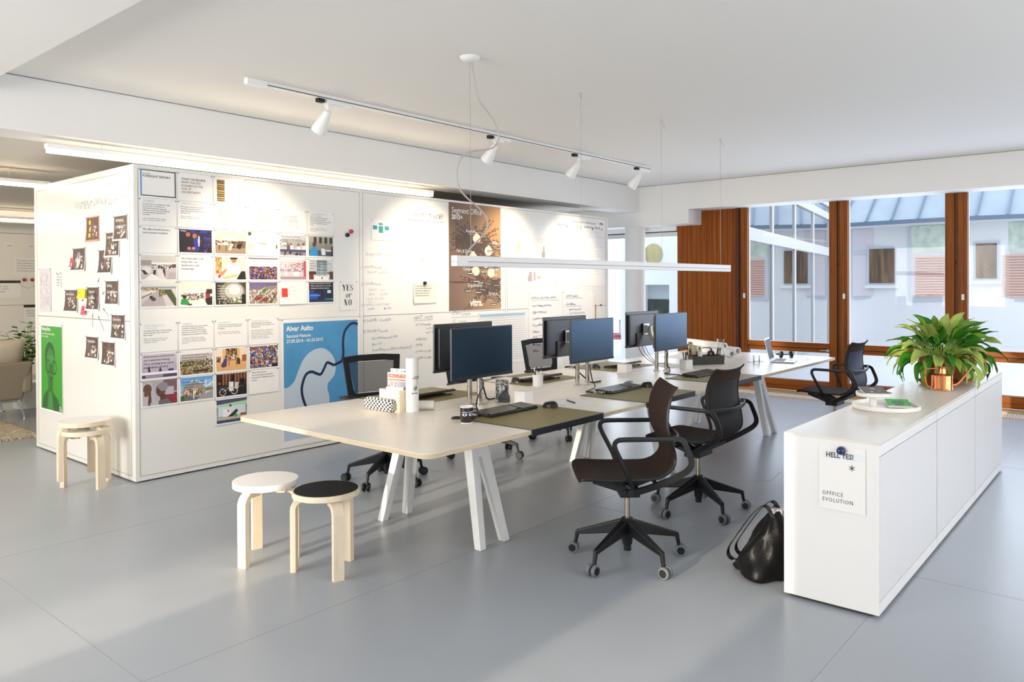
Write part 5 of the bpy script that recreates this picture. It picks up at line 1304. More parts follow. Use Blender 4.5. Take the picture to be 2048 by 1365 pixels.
# ------------------------------------------------------------------ sheets pinned on the long front of the box
def scrib(v, sz, ph):      # uneven hand: narrow letters, wandering base line
    k = 1 / sz
    return [(a * .86 + sz * .07 * math.sin(b * k * 5 + a * k * 2.3 + ph), b * (.88 + .16 * math.sin(a * k * 1.7 + ph * 3)) + sz * .09 * math.sin(a * k * 1.1 + ph) + sz * .07 * math.sin(a * k * 6.1 + 1)) for a, b in v]
GX = [2.622, 2.922, 3.226, 3.532, 3.832, 4.132]; GW = [.294, .294, .294, .290, .290, .288]
GZ = [2.437, 2.207, 1.992, 1.772, 1.561, 1.235, 1.000, .788, .571]
PINM = mat('small steel pin', '77736c', .4, .6)
def front(x, z, w, h, label, curl=.004, m=None, cat='sheet', group=None, name='paper_sheet', pins=True, base=.002):
    sf = Surf((x, FY, z), (1, 0, 0), (0, 0, 1), (0, -1, 0), w, h, curl, base)
    s = sheet(name, sf, m); tag(s, label, cat, group); addpins(sf, s, w, pins); return sf, s
def side(y, z, w, h, label, curl=.004, m=None, cat='sheet', group=None, name='paper_sheet', pins=True, base=.002):
    sf = Surf((FX, y, z), (0, -1, 0), (0, 0, 1), (-1, 0, 0), w, h, curl, base)
    s = sheet(name, sf, m); tag(s, label, cat, group); addpins(sf, s, w, pins); return sf, s
def addpins(sf, s, w, pins):
    if not pins: return
    for x in (.008, w - .008):
        T = sf.n.to_track_quat('Z', 'Y').to_matrix().to_4x4(); T.translation = sf.P(x, -.008, .001)
        MB().lathe([(.0042, 0), (.0042, .004), (0, .0045)], 10, T).build('corner_pin', PINM, s)
def para(lines, x, y, size, lead=1.35, **kw): return [(l, x, y - k * size * lead, size, kw) for k, l in enumerate(lines)]
def gsheet(c, r, label, h=None, group='sheets pinned on the white wall', curl=.004):
    h = h or (.226 if r == 0 else .209 if r < 5 else .228 if r == 5 else .210); return front(GX[c], GZ[r], GW[c], h, label, curl, group=group)
def textsheet(c, r, label, lines, size=.0165, y=-.030, head=None, small=None, x=.028, m=INK, bold=.006, h=None):
    sf, s = gsheet(c, r, label, h)
    it = para(lines, x, y, size, 1.32, bold=bold, cond=.98)
    lettering(sf, it, m, s)
    if head: lettering(sf, para(head, x + .008, -.026, .025, 1.0, bold=.0), mat('ghost ink', 'd4d2cc', .6), s, 'heading')
    if small: lettering(sf, para(small, x, y - size * 1.32 * len(lines) - .012, size * .86, 1.3), INKS, s, 'keywords')
    return sf, s
# row 0
sf, s = gsheet(0, 0, 'sheet with a blue to black frame at the top left corner of the long side')
w, h = GW[0], .226
flat(sf, [[(.014, -.006), (.023, -.006), (.023, -.212), (.014, -.212)]], mat('frame blue', '2f86c4', .5), s, 'frame_left')
flat(sf, [[(.023, -.006), (.15, -.006), (.15, -.014), (.023, -.014)], [(.023, -.204), (.15, -.204), (.15, -.212), (.023, -.212)]], mat('frame dusk', '3c4a58', .5), s, 'frame_middle')
flat(sf, [[(.15, -.006), (w - .006, -.006), (w - .006, -.014), (.15, -.014)], [(.15, -.204), (w - .006, -.204), (w - .006, -.212), (.15, -.212)], [(w - .014, -.006), (w - .006, -.006), (w - .006, -.212), (w - .014, -.212)]], mat('frame dark', '241d18', .5), s, 'frame_right')
lettering(sf, [('2015 VITRA', .032, -.040, .012, dict(bold=.01)), ('FORESIGHT REPORT', .030, -.064, .0255, dict(bold=.012, cond=.93))], INK, s)
sf, s = gsheet(1, 0, 'white sheet with five gold lines of capitals in the top row')
L5 = ['WHAT WE BELIEVE', 'HOW YOU DO', 'BUSINESS IN THE', 'AGE OF', 'UNCERTAINTY']
lettering(sf, para(L5[:2], .034, -.058, .0235, 1.12, bold=.012), mat('ink brown', '4c3a22', .5), s)
lettering(sf, para(L5[2:], .034, -.058 - 2 * .0263, .0235, 1.12, bold=.012), mat('ink gold', '9a7a34', .5), s)
sf, s = gsheet(2, 0, 'white sheet with an upright gold and black stripe picture in the top row')
r_ = Ras(14, 40, '5a4a22')
for k in range(10): r_.rect(0, k / 10, 1, k / 10 + .05, ['b08e48', '8c6f30', 'c6a860'][k % 3]).rect(0, k / 10 + .05, r_.rs.uniform(.3, 1), k / 10 + .075, '2a2414')
r_.mesh(sf, .03, -.024, .098, -.206, s)
# row 1
T1 = [(0, ['HUMAN'], ['Focusing on the human being and its needs,', 'the space offers an emotional and', 'comfortable environment supporting', 'wellbeing and performance both physically', 'and psychologically, individually and', 'collectively.'], ['Comfort / Wellbeing / Emotion / Empathy', 'Health / Performance / Physical / Active'], 'headed text sheet below the blue framed sheet'),
      (1, ['INDIVIDUALITY'], ['Self-motivation, diversity and creativity:', 'knowledge and feelings balanced by', 'supporting interaction between work and', 'life become one.'], ['Diversity / Satisfaction / Talent / Balance', 'Freedom / Contribution / Attitude'], 'headed text sheet below the gold capitals'),
      (2, ['ECONOMY'], ['The economy requires efforts and', 'investments to sustain networks,', 'economic advantage to our consequences', 'values with increasing tools.'], ['Trade / Talent / Identity / Choices / Origin', 'Innovation / Awards / Value'], 'headed text sheet below the gold striped picture'),
      (3, ['LEADING'], ['Trust for and challenges teams - from the', 'tools to create to team, more project-based', 'systems as well as diversity. An attitude currently', 'activating people to team. Knowledge sharing', 'and open set the collective goals, often', 'across separate and between goals.'], ['Networks / Time / Purpose / Connection', 'Cooperation / Learning / Knowledge', 'Networks'], 'headed text sheet fourth in the upper text row'),
      (4, ['CREATIVITY /', 'INNOVATION'], ['Creativity and innovation require', 'communication, experience and', 'transparency - request agility and', 'performance of product and space.'], ['New Knowledge / Innovation / Creativity', 'Collaboration / Transparency / Creation', 'Expression / Coworking / Non-territorial'], 'text sheet under the outlined words creativity and innovation'),
      (5, ['COLLABORATIVE', 'ECONOMY'], ['A physical social network of all possible', 'goods mediated from ownership to', 'membership, providing access to a commodity', 'between - financial gains, services and', 'benefits.'], ['Network / Sharetime / Smart / Peers', 'Membership / Collaboration / Community', 'Social Economy'], 'text sheet under the outlined words collaborative economy')]
for c, hd, ln, sm, lb in T1:
    textsheet(c, 1, lb, ln, .0125, -.048 if len(hd) == 1 else -.062, None, sm)
    sf = Surf((GX[c], FY, GZ[1]), (1, 0, 0), (0, 0, 1), (0, -1, 0), GW[c], .209, .004)
    s = [o for o in col.objects if o.get('label') == lb][0]
    lettering(sf, para(hd, .036, -.028, .024, .95, bold=.004, cond=.95), mat('outlined grey', 'c3cad0', .6), s, 'heading')
# photographs -------------------------------------------------
def photo(c, r, label, ras, lines=None, lm=INK, size=.0165, y=-.03, h=None, margin=(.012, .010, .008, .012), bold=.006):
    sf, s = gsheet(c, r, label, h); hh = h or (.209 if r < 5 else .228 if r == 5 else .210)
    ras.mesh(sf, margin[0], -margin[1], GW[c] - margin[2], -hh + margin[3], s)
    if lines: lettering(sf, para(lines, .028, y, size, 1.3, bold=bold), lm, s, off=.0014)
    return sf, s
def R_(top, bot=None, seed=1):
    r = Ras(104, 74, top, bot, seed); r.k = 2.2; return r
# row 2
textsheet(0, 2, 'sheet saying the office should become a more humane workplace', ['The office should become a', 'more humane workplace.'], .0195, -.032)
a = R_('20163a', '120d1c', 3).spk(0, 0, 1, .16, ['2a36a0', '33289a', '1a1430'], 1, 3).poly([(.1, .5), (.2, .1), (.32, .08), (.42, .5), (.5, 1), (.05, 1)], '171318').ell(.27, .22, .07, .11, 'b5684a').rect(.18, .06, .36, .14, '201a3a').ell(.47, .28, .07, .11, 'b06a52').poly([(.42, .45), (.5, .35), (.62, .4), (.6, .9), (.48, .9)], '2c2f94').ell(.60, .5, .03, .25, 'd9c6e0').ell(.3, .83, .06, .07, 'd8607e').ell(.43, .82, .05, .06, 'e07a8a').rect(.25, .88, .55, .95, '3a3f5a').ell(.85, .42, .12, .14, '3a3fb0').ell(.8, .8, .06, .2, '5a34a0').ell(.92, .55, .06, .2, '4a4cc0').spk(.65, .2, 1, .9, ['1a1426', '241c44'], .5, 3).rect(.05, .06, .22, .1, 'c9c48a').grain()
photo(1, 2, 'dark blue and purple photo of two people playing', a)
a = R_('d9c6ac', 'efe3cf', 4)
for k in range(7): a.line(.45, .45, k / 6, 0, .014, 'f6efe2', .7)
a.rect(0, .45, 1, 1, '9c8468').spk(0, .42, .45, .62, ['4b2f27', 'd8c8b8', '6a4638', 'e9ddd0'], 1, 2).rect(.08, .55, .42, .62, 'efe8dc').spk(.52, .42, 1, .75, ['3b2621', '57392f', '1e1513', '8a6a55'], .9, 3).poly([(.5, .55), (.6, .55), (.5, .85), (.42, .85)], 'e4d8c6').ell(.78, .66, .08, .12, '1d1614').rect(.12, .62, .14, .85, '2e241e').rect(.34, .62, .36, .9, '2e241e').grain()
photo(2, 2, 'sepia photo of people working in a wide hall', a)
sf, s = gsheet(3, 2, 'pale sheet with a green dash and leaf spots at its edges')
r_ = R_('e9e7e0').ell(.02, .08, .10, .08, '3a5a20').ell(.04, .62, .10, .10, 'c3d08a').ell(1.0, .58, .06, .12, '9a9690').rect(.96, .55, 1, .68, '2b2622').rect(.38, .47, .62, .51, '7fae4a')
r_.mesh(sf, .004, -.004, GW[3] - .004, -.205, s)
lettering(sf, [('We want to be a', .085, -.060, .011), ('visible part of it', .095, -.080, .009), ('of the community', .09, -.145, .009)], INKG, s, off=.0014)
a = R_('c9c6cc', 'b7b2b8', 6).rect(0, .25, 1, .62, '9ea29e').spk(0, .30, .3, .55, ['d9ddd8', '7f8680'], 1, 4).ell(.32, .5, .05, .10, '9a6a58').rect(.26, .52, .4, .72, '5a4a55').ell(.42, .5, .04, .09, '7a4a3c').rect(.38, .52, .5, .7, 'e6e2e0').ell(.7, .5, .05, .09, '8a5a48').rect(.64, .55, .78, .75, 'efeceb').ell(.9, .48, .05, .10, '6a4438').rect(.84, .5, 1, .8, 'd9d6d8').rect(0, .72, 1, .84, '4b4566').rect(0, .84, 1, 1, '8f8790').spk(.1, .84, .9, 1, ['2a2630', '8f8790'], .5, 4).grain()
photo(4, 2, 'photo of people at a meeting table with a two line caption', a, ['They just go to work and', 'somehow it all fits together.'], INK, .0185, -.034)
a = R_('b9b2a0', '6f695e', 8)
for k in range(4): a.rect(.2 + k * .22, .05, .32 + k * .22, .35, '3a3630').rect(.22 + k * .22, .35, .30 + k * .22, .5, '8a8272')
a.rect(0, .72, 1, 1, '4b4f56').ell(.23, .42, .08, .12, '5a3a2c').poly([(.02, .95), (.08, .62), (.22, .52), (.34, .62), (.38, 1), (.02, 1)], '2f8fc8').ell(.58, .55, .04, .07, '9a7a68').poly([(.5, .62), (.6, .6), (.68, .68), (.68, .95), (.52, .95)], 'dfe6ee').rect(.7, .68, .95, .76, 'e4e2e0').rect(.92, .5, 1, 1, '2a1e1c').grain()
photo(5, 2, 'street photo with a man in a bright blue shirt', a)
# row 3
a = R_('d8d0cb', 'c4bbb8', 9).rect(.0, .2, .3, .42, 'a09a8c').rect(.3, .28, 1, .36, 'f2eeea').spk(.3, .38, 1, .55, ['e9e2de', '2b2220', '7a6a66', 'efe9e6'], .8, 2).ell(.15, .62, .14, .16, 'e6e0df').poly([(0, .6), (.1, .62), (.2, .78), (.1, .8)], '2d2422').poly([(.35, .62), (.42, .60), (.40, .85), (.33, .8)], '2d2422').rect(.62, .6, .68, .95, '3b2e2c').ell(.65, .55, .03, .05, '6a4a40').poly([(.1, 1), (.3, .75), (.5, .9), (.55, 1)], 'f0ecea').poly([(.45, .55), (.6, .6), (.7, 1), (.5, 1)], 'e3dcda').poly([(.8, .7), (1, .7), (1, 1), (.75, 1)], 'b8aeac').rect(.88, .35, 1, .5, '5a4644').grain()
photo(0, 3, 'pale photo of people lounging in white armchairs', a)
textsheet(1, 3, 'sheet with a four line German sentence about hobby and work', ['Das Hobby geht in die', 'Arbeit über, das', 'Spielerische in das', 'Notwendige.'], .021, -.034)
a = R_('ead9bc', 'f4eddf', 10).rect(0, 0, .2, .75, 'b08a4a').spk(0, .1, .2, .7, ['8a6430', 'c9a462', 'd9bd84'], .8, 4).rect(0, .7, .12, .9, 'c9c4ba').poly([(.38, .35), (.5, .22), (.72, .24), (.85, .6), (.8, .75), (.45, .75)], 'd9dbe0').ell(.6, .12, .09, .13, 'b57a58').rect(.48, .0, .72, .08, '2c2018').poly([(.30, .55), (.4, .5), (.25, .8), (.12, .92), (.08, .85)], 'c98a62').poly([(.7, .95), (.85, .62), (.98, .62), (1, 1), (.7, 1)], '231a16').poly([(.2, .9), (.7, .75), (.75, .85), (.3, 1)], 'dcbf8a').ell(.12, .86, .04, .08, 'c2402e').rect(.30, .5, .36, .6, '222').grain() if False else R_('ead9bc', 'f4eddf', 10).rect(0, 0, .2, .75, 'b08a4a').spk(0, .1, .2, .7, ['8a6430', 'c9a462', 'd9bd84'], .8, 4).poly([(.38, .35), (.5, .22), (.72, .24), (.85, .6), (.8, .75), (.45, .75)], 'd9dbe0').ell(.6, .12, .09, .13, 'b57a58').rect(.48, .0, .72, .08, '2c2018').poly([(.30, .55), (.4, .5), (.25, .8), (.12, .92), (.08, .85)], 'c98a62').poly([(.7, .95), (.85, .62), (.98, .62), (1, 1), (.7, 1)], '231a16').poly([(.2, .9), (.7, .75), (.75, .85), (.3, 1)], 'dcbf8a').ell(.12, .86, .04, .08, 'c2402e').grain()
photo(2, 3, 'warm photo of a seated person in a white shirt', a)
a = R_('f0eeea', 'f0eeea', 11).rect(0, 0, 1, .035, '2a1f1a').spk(0, .40, 1, 1, ['5a2f22', '8a4a30', '2c2a66', 'b5764e', '3f3fae', '1f1a2a', 'c9946a'], 1, 2).spk(0, .75, 1, 1, ['1f3fae', '2a2a55', 'b5764e', '15204a'], .6, 3).grain()
photo(3, 3, 'photo of a dense crowd under a blank white band', a)
a = R_('d8cdd0', 'cdbfc6', 12).rect(0, .18, 1, .62, 'b7a6ac')
for k in range(6): a.rect(0, .2 + k * .07, .9, .22 + k * .07, 'f3eeef').rect(0, .22 + k * .07, .9, .235 + k * .07, '5a3f46')
a.spk(0, .2, .9, .6, ['efe6e8', 'b08a94', '7a4f58', 'd8c6cc'], .45, 2).rect(.9, .1, 1, 1, 'b5505c').rect(.5, .62, .72, .85, 'efeaea').rect(.15, .62, .3, .9, 'dcd2d4').rect(0, .85, 1, 1, 'a98f9a').grain()
photo(4, 3, 'pinkish photo of an office seen from above with white caption', a, ["If you come to the office", "and don't find anyone", "you know it is a great", "workplace to be"], INKW, .0175, -.032)
a = R_('cfd3d4', 'b9bcbc', 13).rect(.33, .0, .75, .78, '9fb0b4')
for k in range(6): a.rect(.36 + k * .065, .05, .365 + k * .065, .78, '2d3236')
for k in range(5): a.rect(.33, .1 + k * .14, .75, .115 + k * .14, '2d3236')
a.rect(0, .6, .18, 1, '7a2f24').rect(.0, .6, .3, .75, '4a2a22').rect(.2, .82, .8, 1, 'efefef').ell(.8, .68, .05, .08, '9a7058').rect(.74, .74, .86, .95, 'e2e2ec').rect(.5, .88, .56, .97, 'c22a2a').rect(.85, .6, 1, 1, '55372a').grain()
photo(5, 3, 'photo of a tall black window above a white table with caption', a, ["They're not looking for a", "Studio. They're looking for out", "into the industry.", "She's in..."], INK, .0175, -.030)
# row 4
a = R_('e3dcd2', 'c9bfb8', 14).rect(0, .18, 1, .26, '8fa0ac').spk(0, .24, .5, .34, ['7a6a52', 'b58a5a', 'd9c9a8'], .9, 2).poly([(0, .95), (.45, .30), (.62, .30), (.7, 1), (0, 1)], 'b9adae').poly([(.62, .3), (.85, .3), (1, .7), (1, 1), (.8, 1)], '4f5a34').spk(.5, .3, .7, .6, ['3f5a24', '6a7a3a', 'c9a04a', '2f3f1c'], .9, 2).poly([(.6, .55), (.72, .5), (.95, 1), (.7, 1)], 'd9cfd0').ell(.28, .62, .05, .07, '3a2a2a').ell(.34, .7, .07, .08, '4b4444').line(0, .5, .4, .35, .02, 'efe9e4').line(.0, .65, .3, .45, .014, '3a3432').ell(.7, .42, .02, .05, '5a4a7a').grain()
photo(0, 4, 'photo of an elevated city park walkway', a)
a = R_('ece2d2', 'f3ece2', 15).rect(.3, .3, .75, .5, 'f7f3ec').spk(.05, .48, .75, .78, ['e6dcd0', 'f2ece2', '6a5044', 'b08f80', '2c2420'], .9, 2).poly([(.02, .95), (.06, .72), (.2, .7), (.28, .85), (.3, 1)], '2f9a4a').ell(.14, .62, .05, .08, '3a261e').ell(.85, .36, .035, .06, '7a3a34').rect(.79, .42, .93, .75, '9a3a3a').rect(.82, .30, 1, .5, '3a2a24').poly([(.78, .75), (1, .6), (1, 1), (.8, 1)], '2b2020').poly([(.4, 1), (.62, .7), (.72, .7), (.85, 1)], 'efe8e2').rect(.25, .93, .37, 1, '3a2a22').grain()
photo(1, 4, 'photo of an office with a person in a green shirt', a)
a = R_('3f342a', '4a4034', 16).ell(.55, .45, .42, .5, '8c8474').ell(.6, .4, .3, .35, 'c9c6bc').ell(.62, .35, .18, .22, 'eceae4').rect(0, 0, .12, 1, '2a221b').spk(.5, .7, .9, .95, ['5f8a2a', 'a9c95a', 'e6e2d8', '4a5a2a'], .5, 3).rect(.86, .55, .97, 1, '1c1714').spk(.1, .75, .5, 1, ['4a4034', 'b0a898', '2a241e'], .5, 3).grain(.05)
photo(2, 4, 'dark photo with five white text lines over a bright room', a, ["There's a", 'wonderful new look', 'and all ideas', 'two chairs in the office', 'workspace', 'people again'], INKW, .0165, -.045)
a = R_('6a5a8a', '9a8a90', 17).poly([(0, .8), (.5, .2), (1, .15), (1, 1), (0, 1)], '8f8078').spk(.0, .35, 1, 1, ['c9c0b4', '8a6a5a', 'efe6da', '6a5248', 'b59a84', '5a6a3a'], .9, 2).poly([(.42, .38), (.55, .28), (.62, .36), (.48, .5)], '4a7a3a').poly([(.15, .8), (.3, .65), (.7, .75), (.6, .95)], '8a4030').line(0, .85, .55, .25, .012, 'e6e0d8').line(.2, 1, .95, .3, .012, 'dcd4cc').line(.75, 1, 1, .45, .02, '5a4a3c').grain()
photo(3, 4, 'aerial photo of a ring shaped campus', a, ['The future is over now', 'the hills where', 'Silicon city'], INKP, .0155, -.032)
sf, s = gsheet(4, 4, 'white sheet with a small red rectangle and red headings', curl=.012)
flat(sf, [[(.026, -.065), (.088, -.065), (.088, -.145), (.026, -.145)]], mat('tomato red', 'd8432e', .5), s, 'red_block')
lettering(sf, [('Segment Office', .098, -.055, .010)] + [(w_, x_, y_, .008) for w_, x_, y_ in (('Concept', .098, -.09), ('Report', .15, -.09), ('Trends', .215, -.075), ('Office', .098, -.125), ('Work', .15, -.125), ('Future', .098, -.165))], mat('tomato red', 'd8432e', .5), s)
lettering(sf, para(['area of work', 'new tools', 'shared space'], .098, -.10, .0065), INKG, s, 'keywords')
a = R_('151a2c', '10182c', 18).rect(0, .55, .35, .85, '1f4ea8').rect(.05, .62, .45, .70, '3f8ae6').rect(.45, .45, .5, .95, '20264a').ell(.55, .6, .07, .12, '0c0e16').rect(.75, .4, .9, .55, 'c9e4e8').rect(.62, .38, .66, .9, '16306a').rect(.66, .82, 1, .88, '2fa05a').rect(0, .88, 1, 1, '1a2a60').rect(0, .4, .2, .52, '3a4a7a').grain()
photo(5, 4, 'dark blue photo of a garage with white caption text', a, ["It's now commonplace for Silicon", 'Valley entrepreneurs to turn their', 'sleeping into startup incubators.'], INKW, .0165, -.028)
# lower board rows
T2 = [(0, ['NOITARELECCA', 'YTICOLEV'], ['The mobile technologies - internet of things,', 'cloud and big data - faster transfers and', 'faster changes.'], ['Mobility / Disruption / New Work / Talent', 'Collaboration / Applications / Usability', 'Organization / Structure'], 'text sheet with mirrored outline words at the start of the lower text row'),
      (1, ['CAMPUS'], ['The Campus becomes the center of gravity.', 'The flexible, multipurpose and urban', 'environment, that nurtured the Campus', 'approach is now shifted into one building -', 'integrating services, programs and retail etc.'], ['Urbanisation / Density / Centre of Gravity', 'Individualization / Collaboration / Identification', 'Tribe / Experience / Service / Share Economy', 'Laboratory'], 'text sheet about the campus in the lower text row'),
      (2, ['FLEXIBILITY'], ['A constant uncertainty and permanent reset;', 'space and function request reinterpretation', 'and adaption.'], ['Tribe / Designable / Private / Space / Identity', 'Transfer / Formal / Diversity / Shared Economy'], 'short text sheet third in the lower text row'),
      (3, ['DIGITALISATION'], ['Digital technologies drivers change and', 'improve the world radically, disrupt our lives', 'and work modes.'], ['Internet of Things / Big Data / Cloud / Network', 'Open / Connectivity / Access / Acceleration', 'Collaborative Economy / Prices / Augmented', 'Reality / Norms / Markets / Robotics / Artificial', 'Intelligence / Automation / Ubiquity', 'Convergence / Obsolete / Smart / Agile'], 'text sheet with six keyword lines at the end of the lower text row')]
for c, hd, ln, sm, lb in T2:
    textsheet(c, 5, lb, ln, .0125, -.044 if len(hd) == 1 else -.066, None, sm)
    sf = Surf((GX[c], FY, GZ[5]), (1, 0, 0), (0, 0, 1), (0, -1, 0), GW[c], .228, .004)
    s = [o for o in col.objects if o.get('label') == lb][0]
    lettering(sf, para(hd, .036, -.030, .022, .95, bold=.004, cond=.95), mat('outlined grey', 'c3cad0', .6), s, 'heading')
a = R_('cfc6cf', 'a9a0b4', 20).rect(0, .45, 1, .75, 'b5a8b8')
for k in range(12): a.rect(k / 12, .2, k / 12 + .02, .72, 'c9c0c6')
a.rect(0, .75, 1, .86, 'efeaf0').rect(0, .86, 1, 1, '4a3f58').rect(.1, .88, .6, .98, '9a8fa4').ell(.2, .58, .025, .05, '3a2a2c').rect(.17, .62, .24, .75, '3a3440').ell(.52, .62, .02, .04, '2a2226').rect(.48, .66, .56, .74, '2c2a3a').rect(.75, .66, .9, .75, '2c3a6a').grain()
photo(0, 6, 'photo of a pale lobby with a four line caption', a, ['Environment of abstraction', 'and scalessness freeing', 'those working from typical', 'expectations of work.'], INK, .0215, -.036)
a = R_('d9d2cc', '8a7a6a', 21).rect(0, .0, 1, .12, 'efece9').spk(0, .42, 1, 1, ['6a4a34', '9a7a5a', '4a5a2c', 'c9b494', '2f2620', '7a8a4a'], 1, 2).spk(.0, .62, .6, .9, ['a9583a', '6a7a3a', 'b0a080'], .5, 3).rect(.4, .82, .85, .92, '4a2a22').spk(.75, .3, 1, .75, ['e9e4dc', '5a4a3c', 'b9a890'], 1, 3).grain()
photo(1, 6, 'photo of a large open plan office with long caption', a, ['If you sit at your desk for more than', 'twenty minutes, you start getting', 'stupider. There has been a retreat', "from the last decade's real office", 'seating together.'], INK, .0155, -.045)
a = R_('e6c08a', 'd9a870', 22).rect(.0, .0, .2, .6, 'f3e2c4').rect(.78, .0, 1, .55, 'efdcc0').rect(.32, .0, .68, .4, '6a3a18').spk(.34, .02, .66, .38, ['a9641e', '3a1e0e', 'e9a84a', 'd8c07a', '5a2c12'], 1, 2).spk(.3, .28, .7, .52, ['f4ecdc', 'c9402e', 'e9b49a', '2a2a2a', '9ad0c8'], .9, 2).rect(.38, .5, .68, .56, 'c9702e').rect(.4, .55, .43, .8, 'a95220').rect(.64, .55, .67, .8, 'a95220').poly([(.15, .75), (.28, .42), (.36, .45), (.33, .8), (.2, .85)], '4a3f6a').ell(.32, .36, .035, .06, '3f2a1e').spk(0, .35, .16, .6, ['7a3a1e', '3a1e12', 'c9946a'], .9, 2).poly([(.68, .4), (.78, .5), (.78, .75), (.68, .72)], '3a241c').rect(.85, .32, 1, .62, 'a9602a').grain()
photo(2, 6, 'orange photo of people around a long library table', a)
a = R_('2c2834', '241f2c', 23).spk(0, 0, 1, 1, ['efe6da', 'c92a2a', '1f2f7a', 'e9b42a', '3a3440', '8a7a9a', '2a86c9', '15131a', '6a5a7a', 'c9a48a'], .85, 2)
for k in range(26): a.ell(a.rs.rand(), a.rs.rand(), .035, .04, ['d8c42a', '2a9ad8', 'f2f0ec', 'c93a3a', '3a3a9a', 'e9a88a'][k % 6])
photo(3, 6, 'photo packed with many colourful round buttons', a.rect(.78, .85, 1, 1, '15131a'))
a = R_('a9a6ac', 'b9b6bc', 24).rect(.6, 0, 1, .5, '7a5a68').rect(.55, .55, 1, 1, '8a3038').rect(.6, .3, .9, .62, 'b9b4bc').poly([(0, .1), (.25, .05), (.35, .5), (.3, 1), (0, 1)], 'bcb6bc').ell(.14, .33, .12, .20, '6a4638').ell(.1, .55, .06, .08, '6a4638').poly([(.17, .5), (.24, .45), (.25, .85), (.2, 1), (.15, 1)], '6a4030').ell(.52, .42, .14, .26, '6a4436').ell(.58, .28, .15, .18, '8f8890').ell(.45, .45, .05, .1, '5a382c').poly([(.5, .6), (.65, .6), (.72, 1), (.5, 1)], '5a3a30').poly([(.45, .85), (.7, .75), (.85, 1), (.45, 1)], '6a6468').grain()
photo(0, 7, 'photo of a figure facing a smooth mask against red and grey', a, margin=(.016, .006, .008, .010))
a = R_('5f9ad0', 'd9e2ea', 25).spk(.3, .15, 1, .5, ['c9dcec', 'a9c8e4', 'eef2f6'], .4, 3).poly([(.02, .6), (.15, .35), (.42, .18), (.68, .32), (.78, .6), (.7, .95), (.1, .9)], '9a948c').poly([(.1, .62), (.6, .5), (.7, .62), (.5, .8), (.15, .8)], 'c9a88a').spk(.12, .5, .66, .8, ['efe2cc', '6a4a34', 'b58a62', '3a3028'], .9, 2).poly([(.02, .75), (.6, .9), (.5, 1), (0, 1)], '6a6870').rect(.38, .5, .41, .95, 'efece8').spk(.75, .5, 1, .65, ['5a6a2c', '9a8a3a', '8a5a3a'], .9, 2).poly([(.6, .85), (1, .65), (1, 1), (.55, 1)], '9a9aa0').rect(0, .8, .12, 1, '3f5a24').grain()
photo(1, 7, 'photo of an angular glass building under blue sky', a, ['The individual desk in front of the', 'computer will be replaced as a', 'collective desk.'], INK, .0155, -.052)
a = R_('4a2c20', '241814', 26)
for k in range(8): a.rect(.2 + k * .1, 0, .25 + k * .1, .5, '9a6448')
a.rect(0, 0, .2, .55, '2a1a16').rect(.5, .05, .6, .45, '141014').rect(0, .55, 1, 1, '1f1716').rect(.4, .38, .56, .8, 'e6e4e2').rect(.6, .42, .72, .72, 'cfcac8').ring(.2, .82, .1, .14, .12, 'd9d4d0').ring(.58, .8, .1, .14, .12, 'd9d4d0').line(.2, .82, .45, .6, .01, 'd9d4d0').line(.45, .6, .58, .8, .01, 'c9c4c0').line(.1, .62, .9, .62, .008, 'b9a8a0').ell(.85, .4, .1, .14, '15100f').ell(.1, .42, .05, .06, 'a9442a').grain()
photo(2, 7, 'dark photo of a white cargo bicycle', a)
textsheet(3, 7, 'sheet with four black text lines beside the bicycle photo', ['When will it be done?', 'You are learning to accept that', 'the answer for software projects', 'is never.'], .0165, -.030)
a = R_('6a6a86', 'a9bcc9', 27).rect(0, .0, 1, .2, '4f4f6a').poly([(0, .2), (1, .12), (1, .3), (0, .32)], 'a9d4b0').rect(.05, .3, .95, .72, 'd4dde2').rect(.2, .42, .45, .75, 'eef0f0').ell(.45, .28, .035, .05, '3a1a1a').poly([(.32, .78), (.5, .62), (.65, .45), (.7, .55), (.5, .8), (.35, .88)], '2a2434').poly([(.05, .78), (1, .72), (1, .8), (.08, .95)], 'c9b49a').ell(.62, .72, .05, .08, '4a9a3a').rect(.78, .66, .98, .76, '8a4a4a').rect(0, .88, 1, 1, '3a4a6a').ell(.38, .5, .03, .05, 'c9504a').grain()
photo(2, 8, 'photo of a reclining figure alone at the bottom of the grid', a, h=.218)

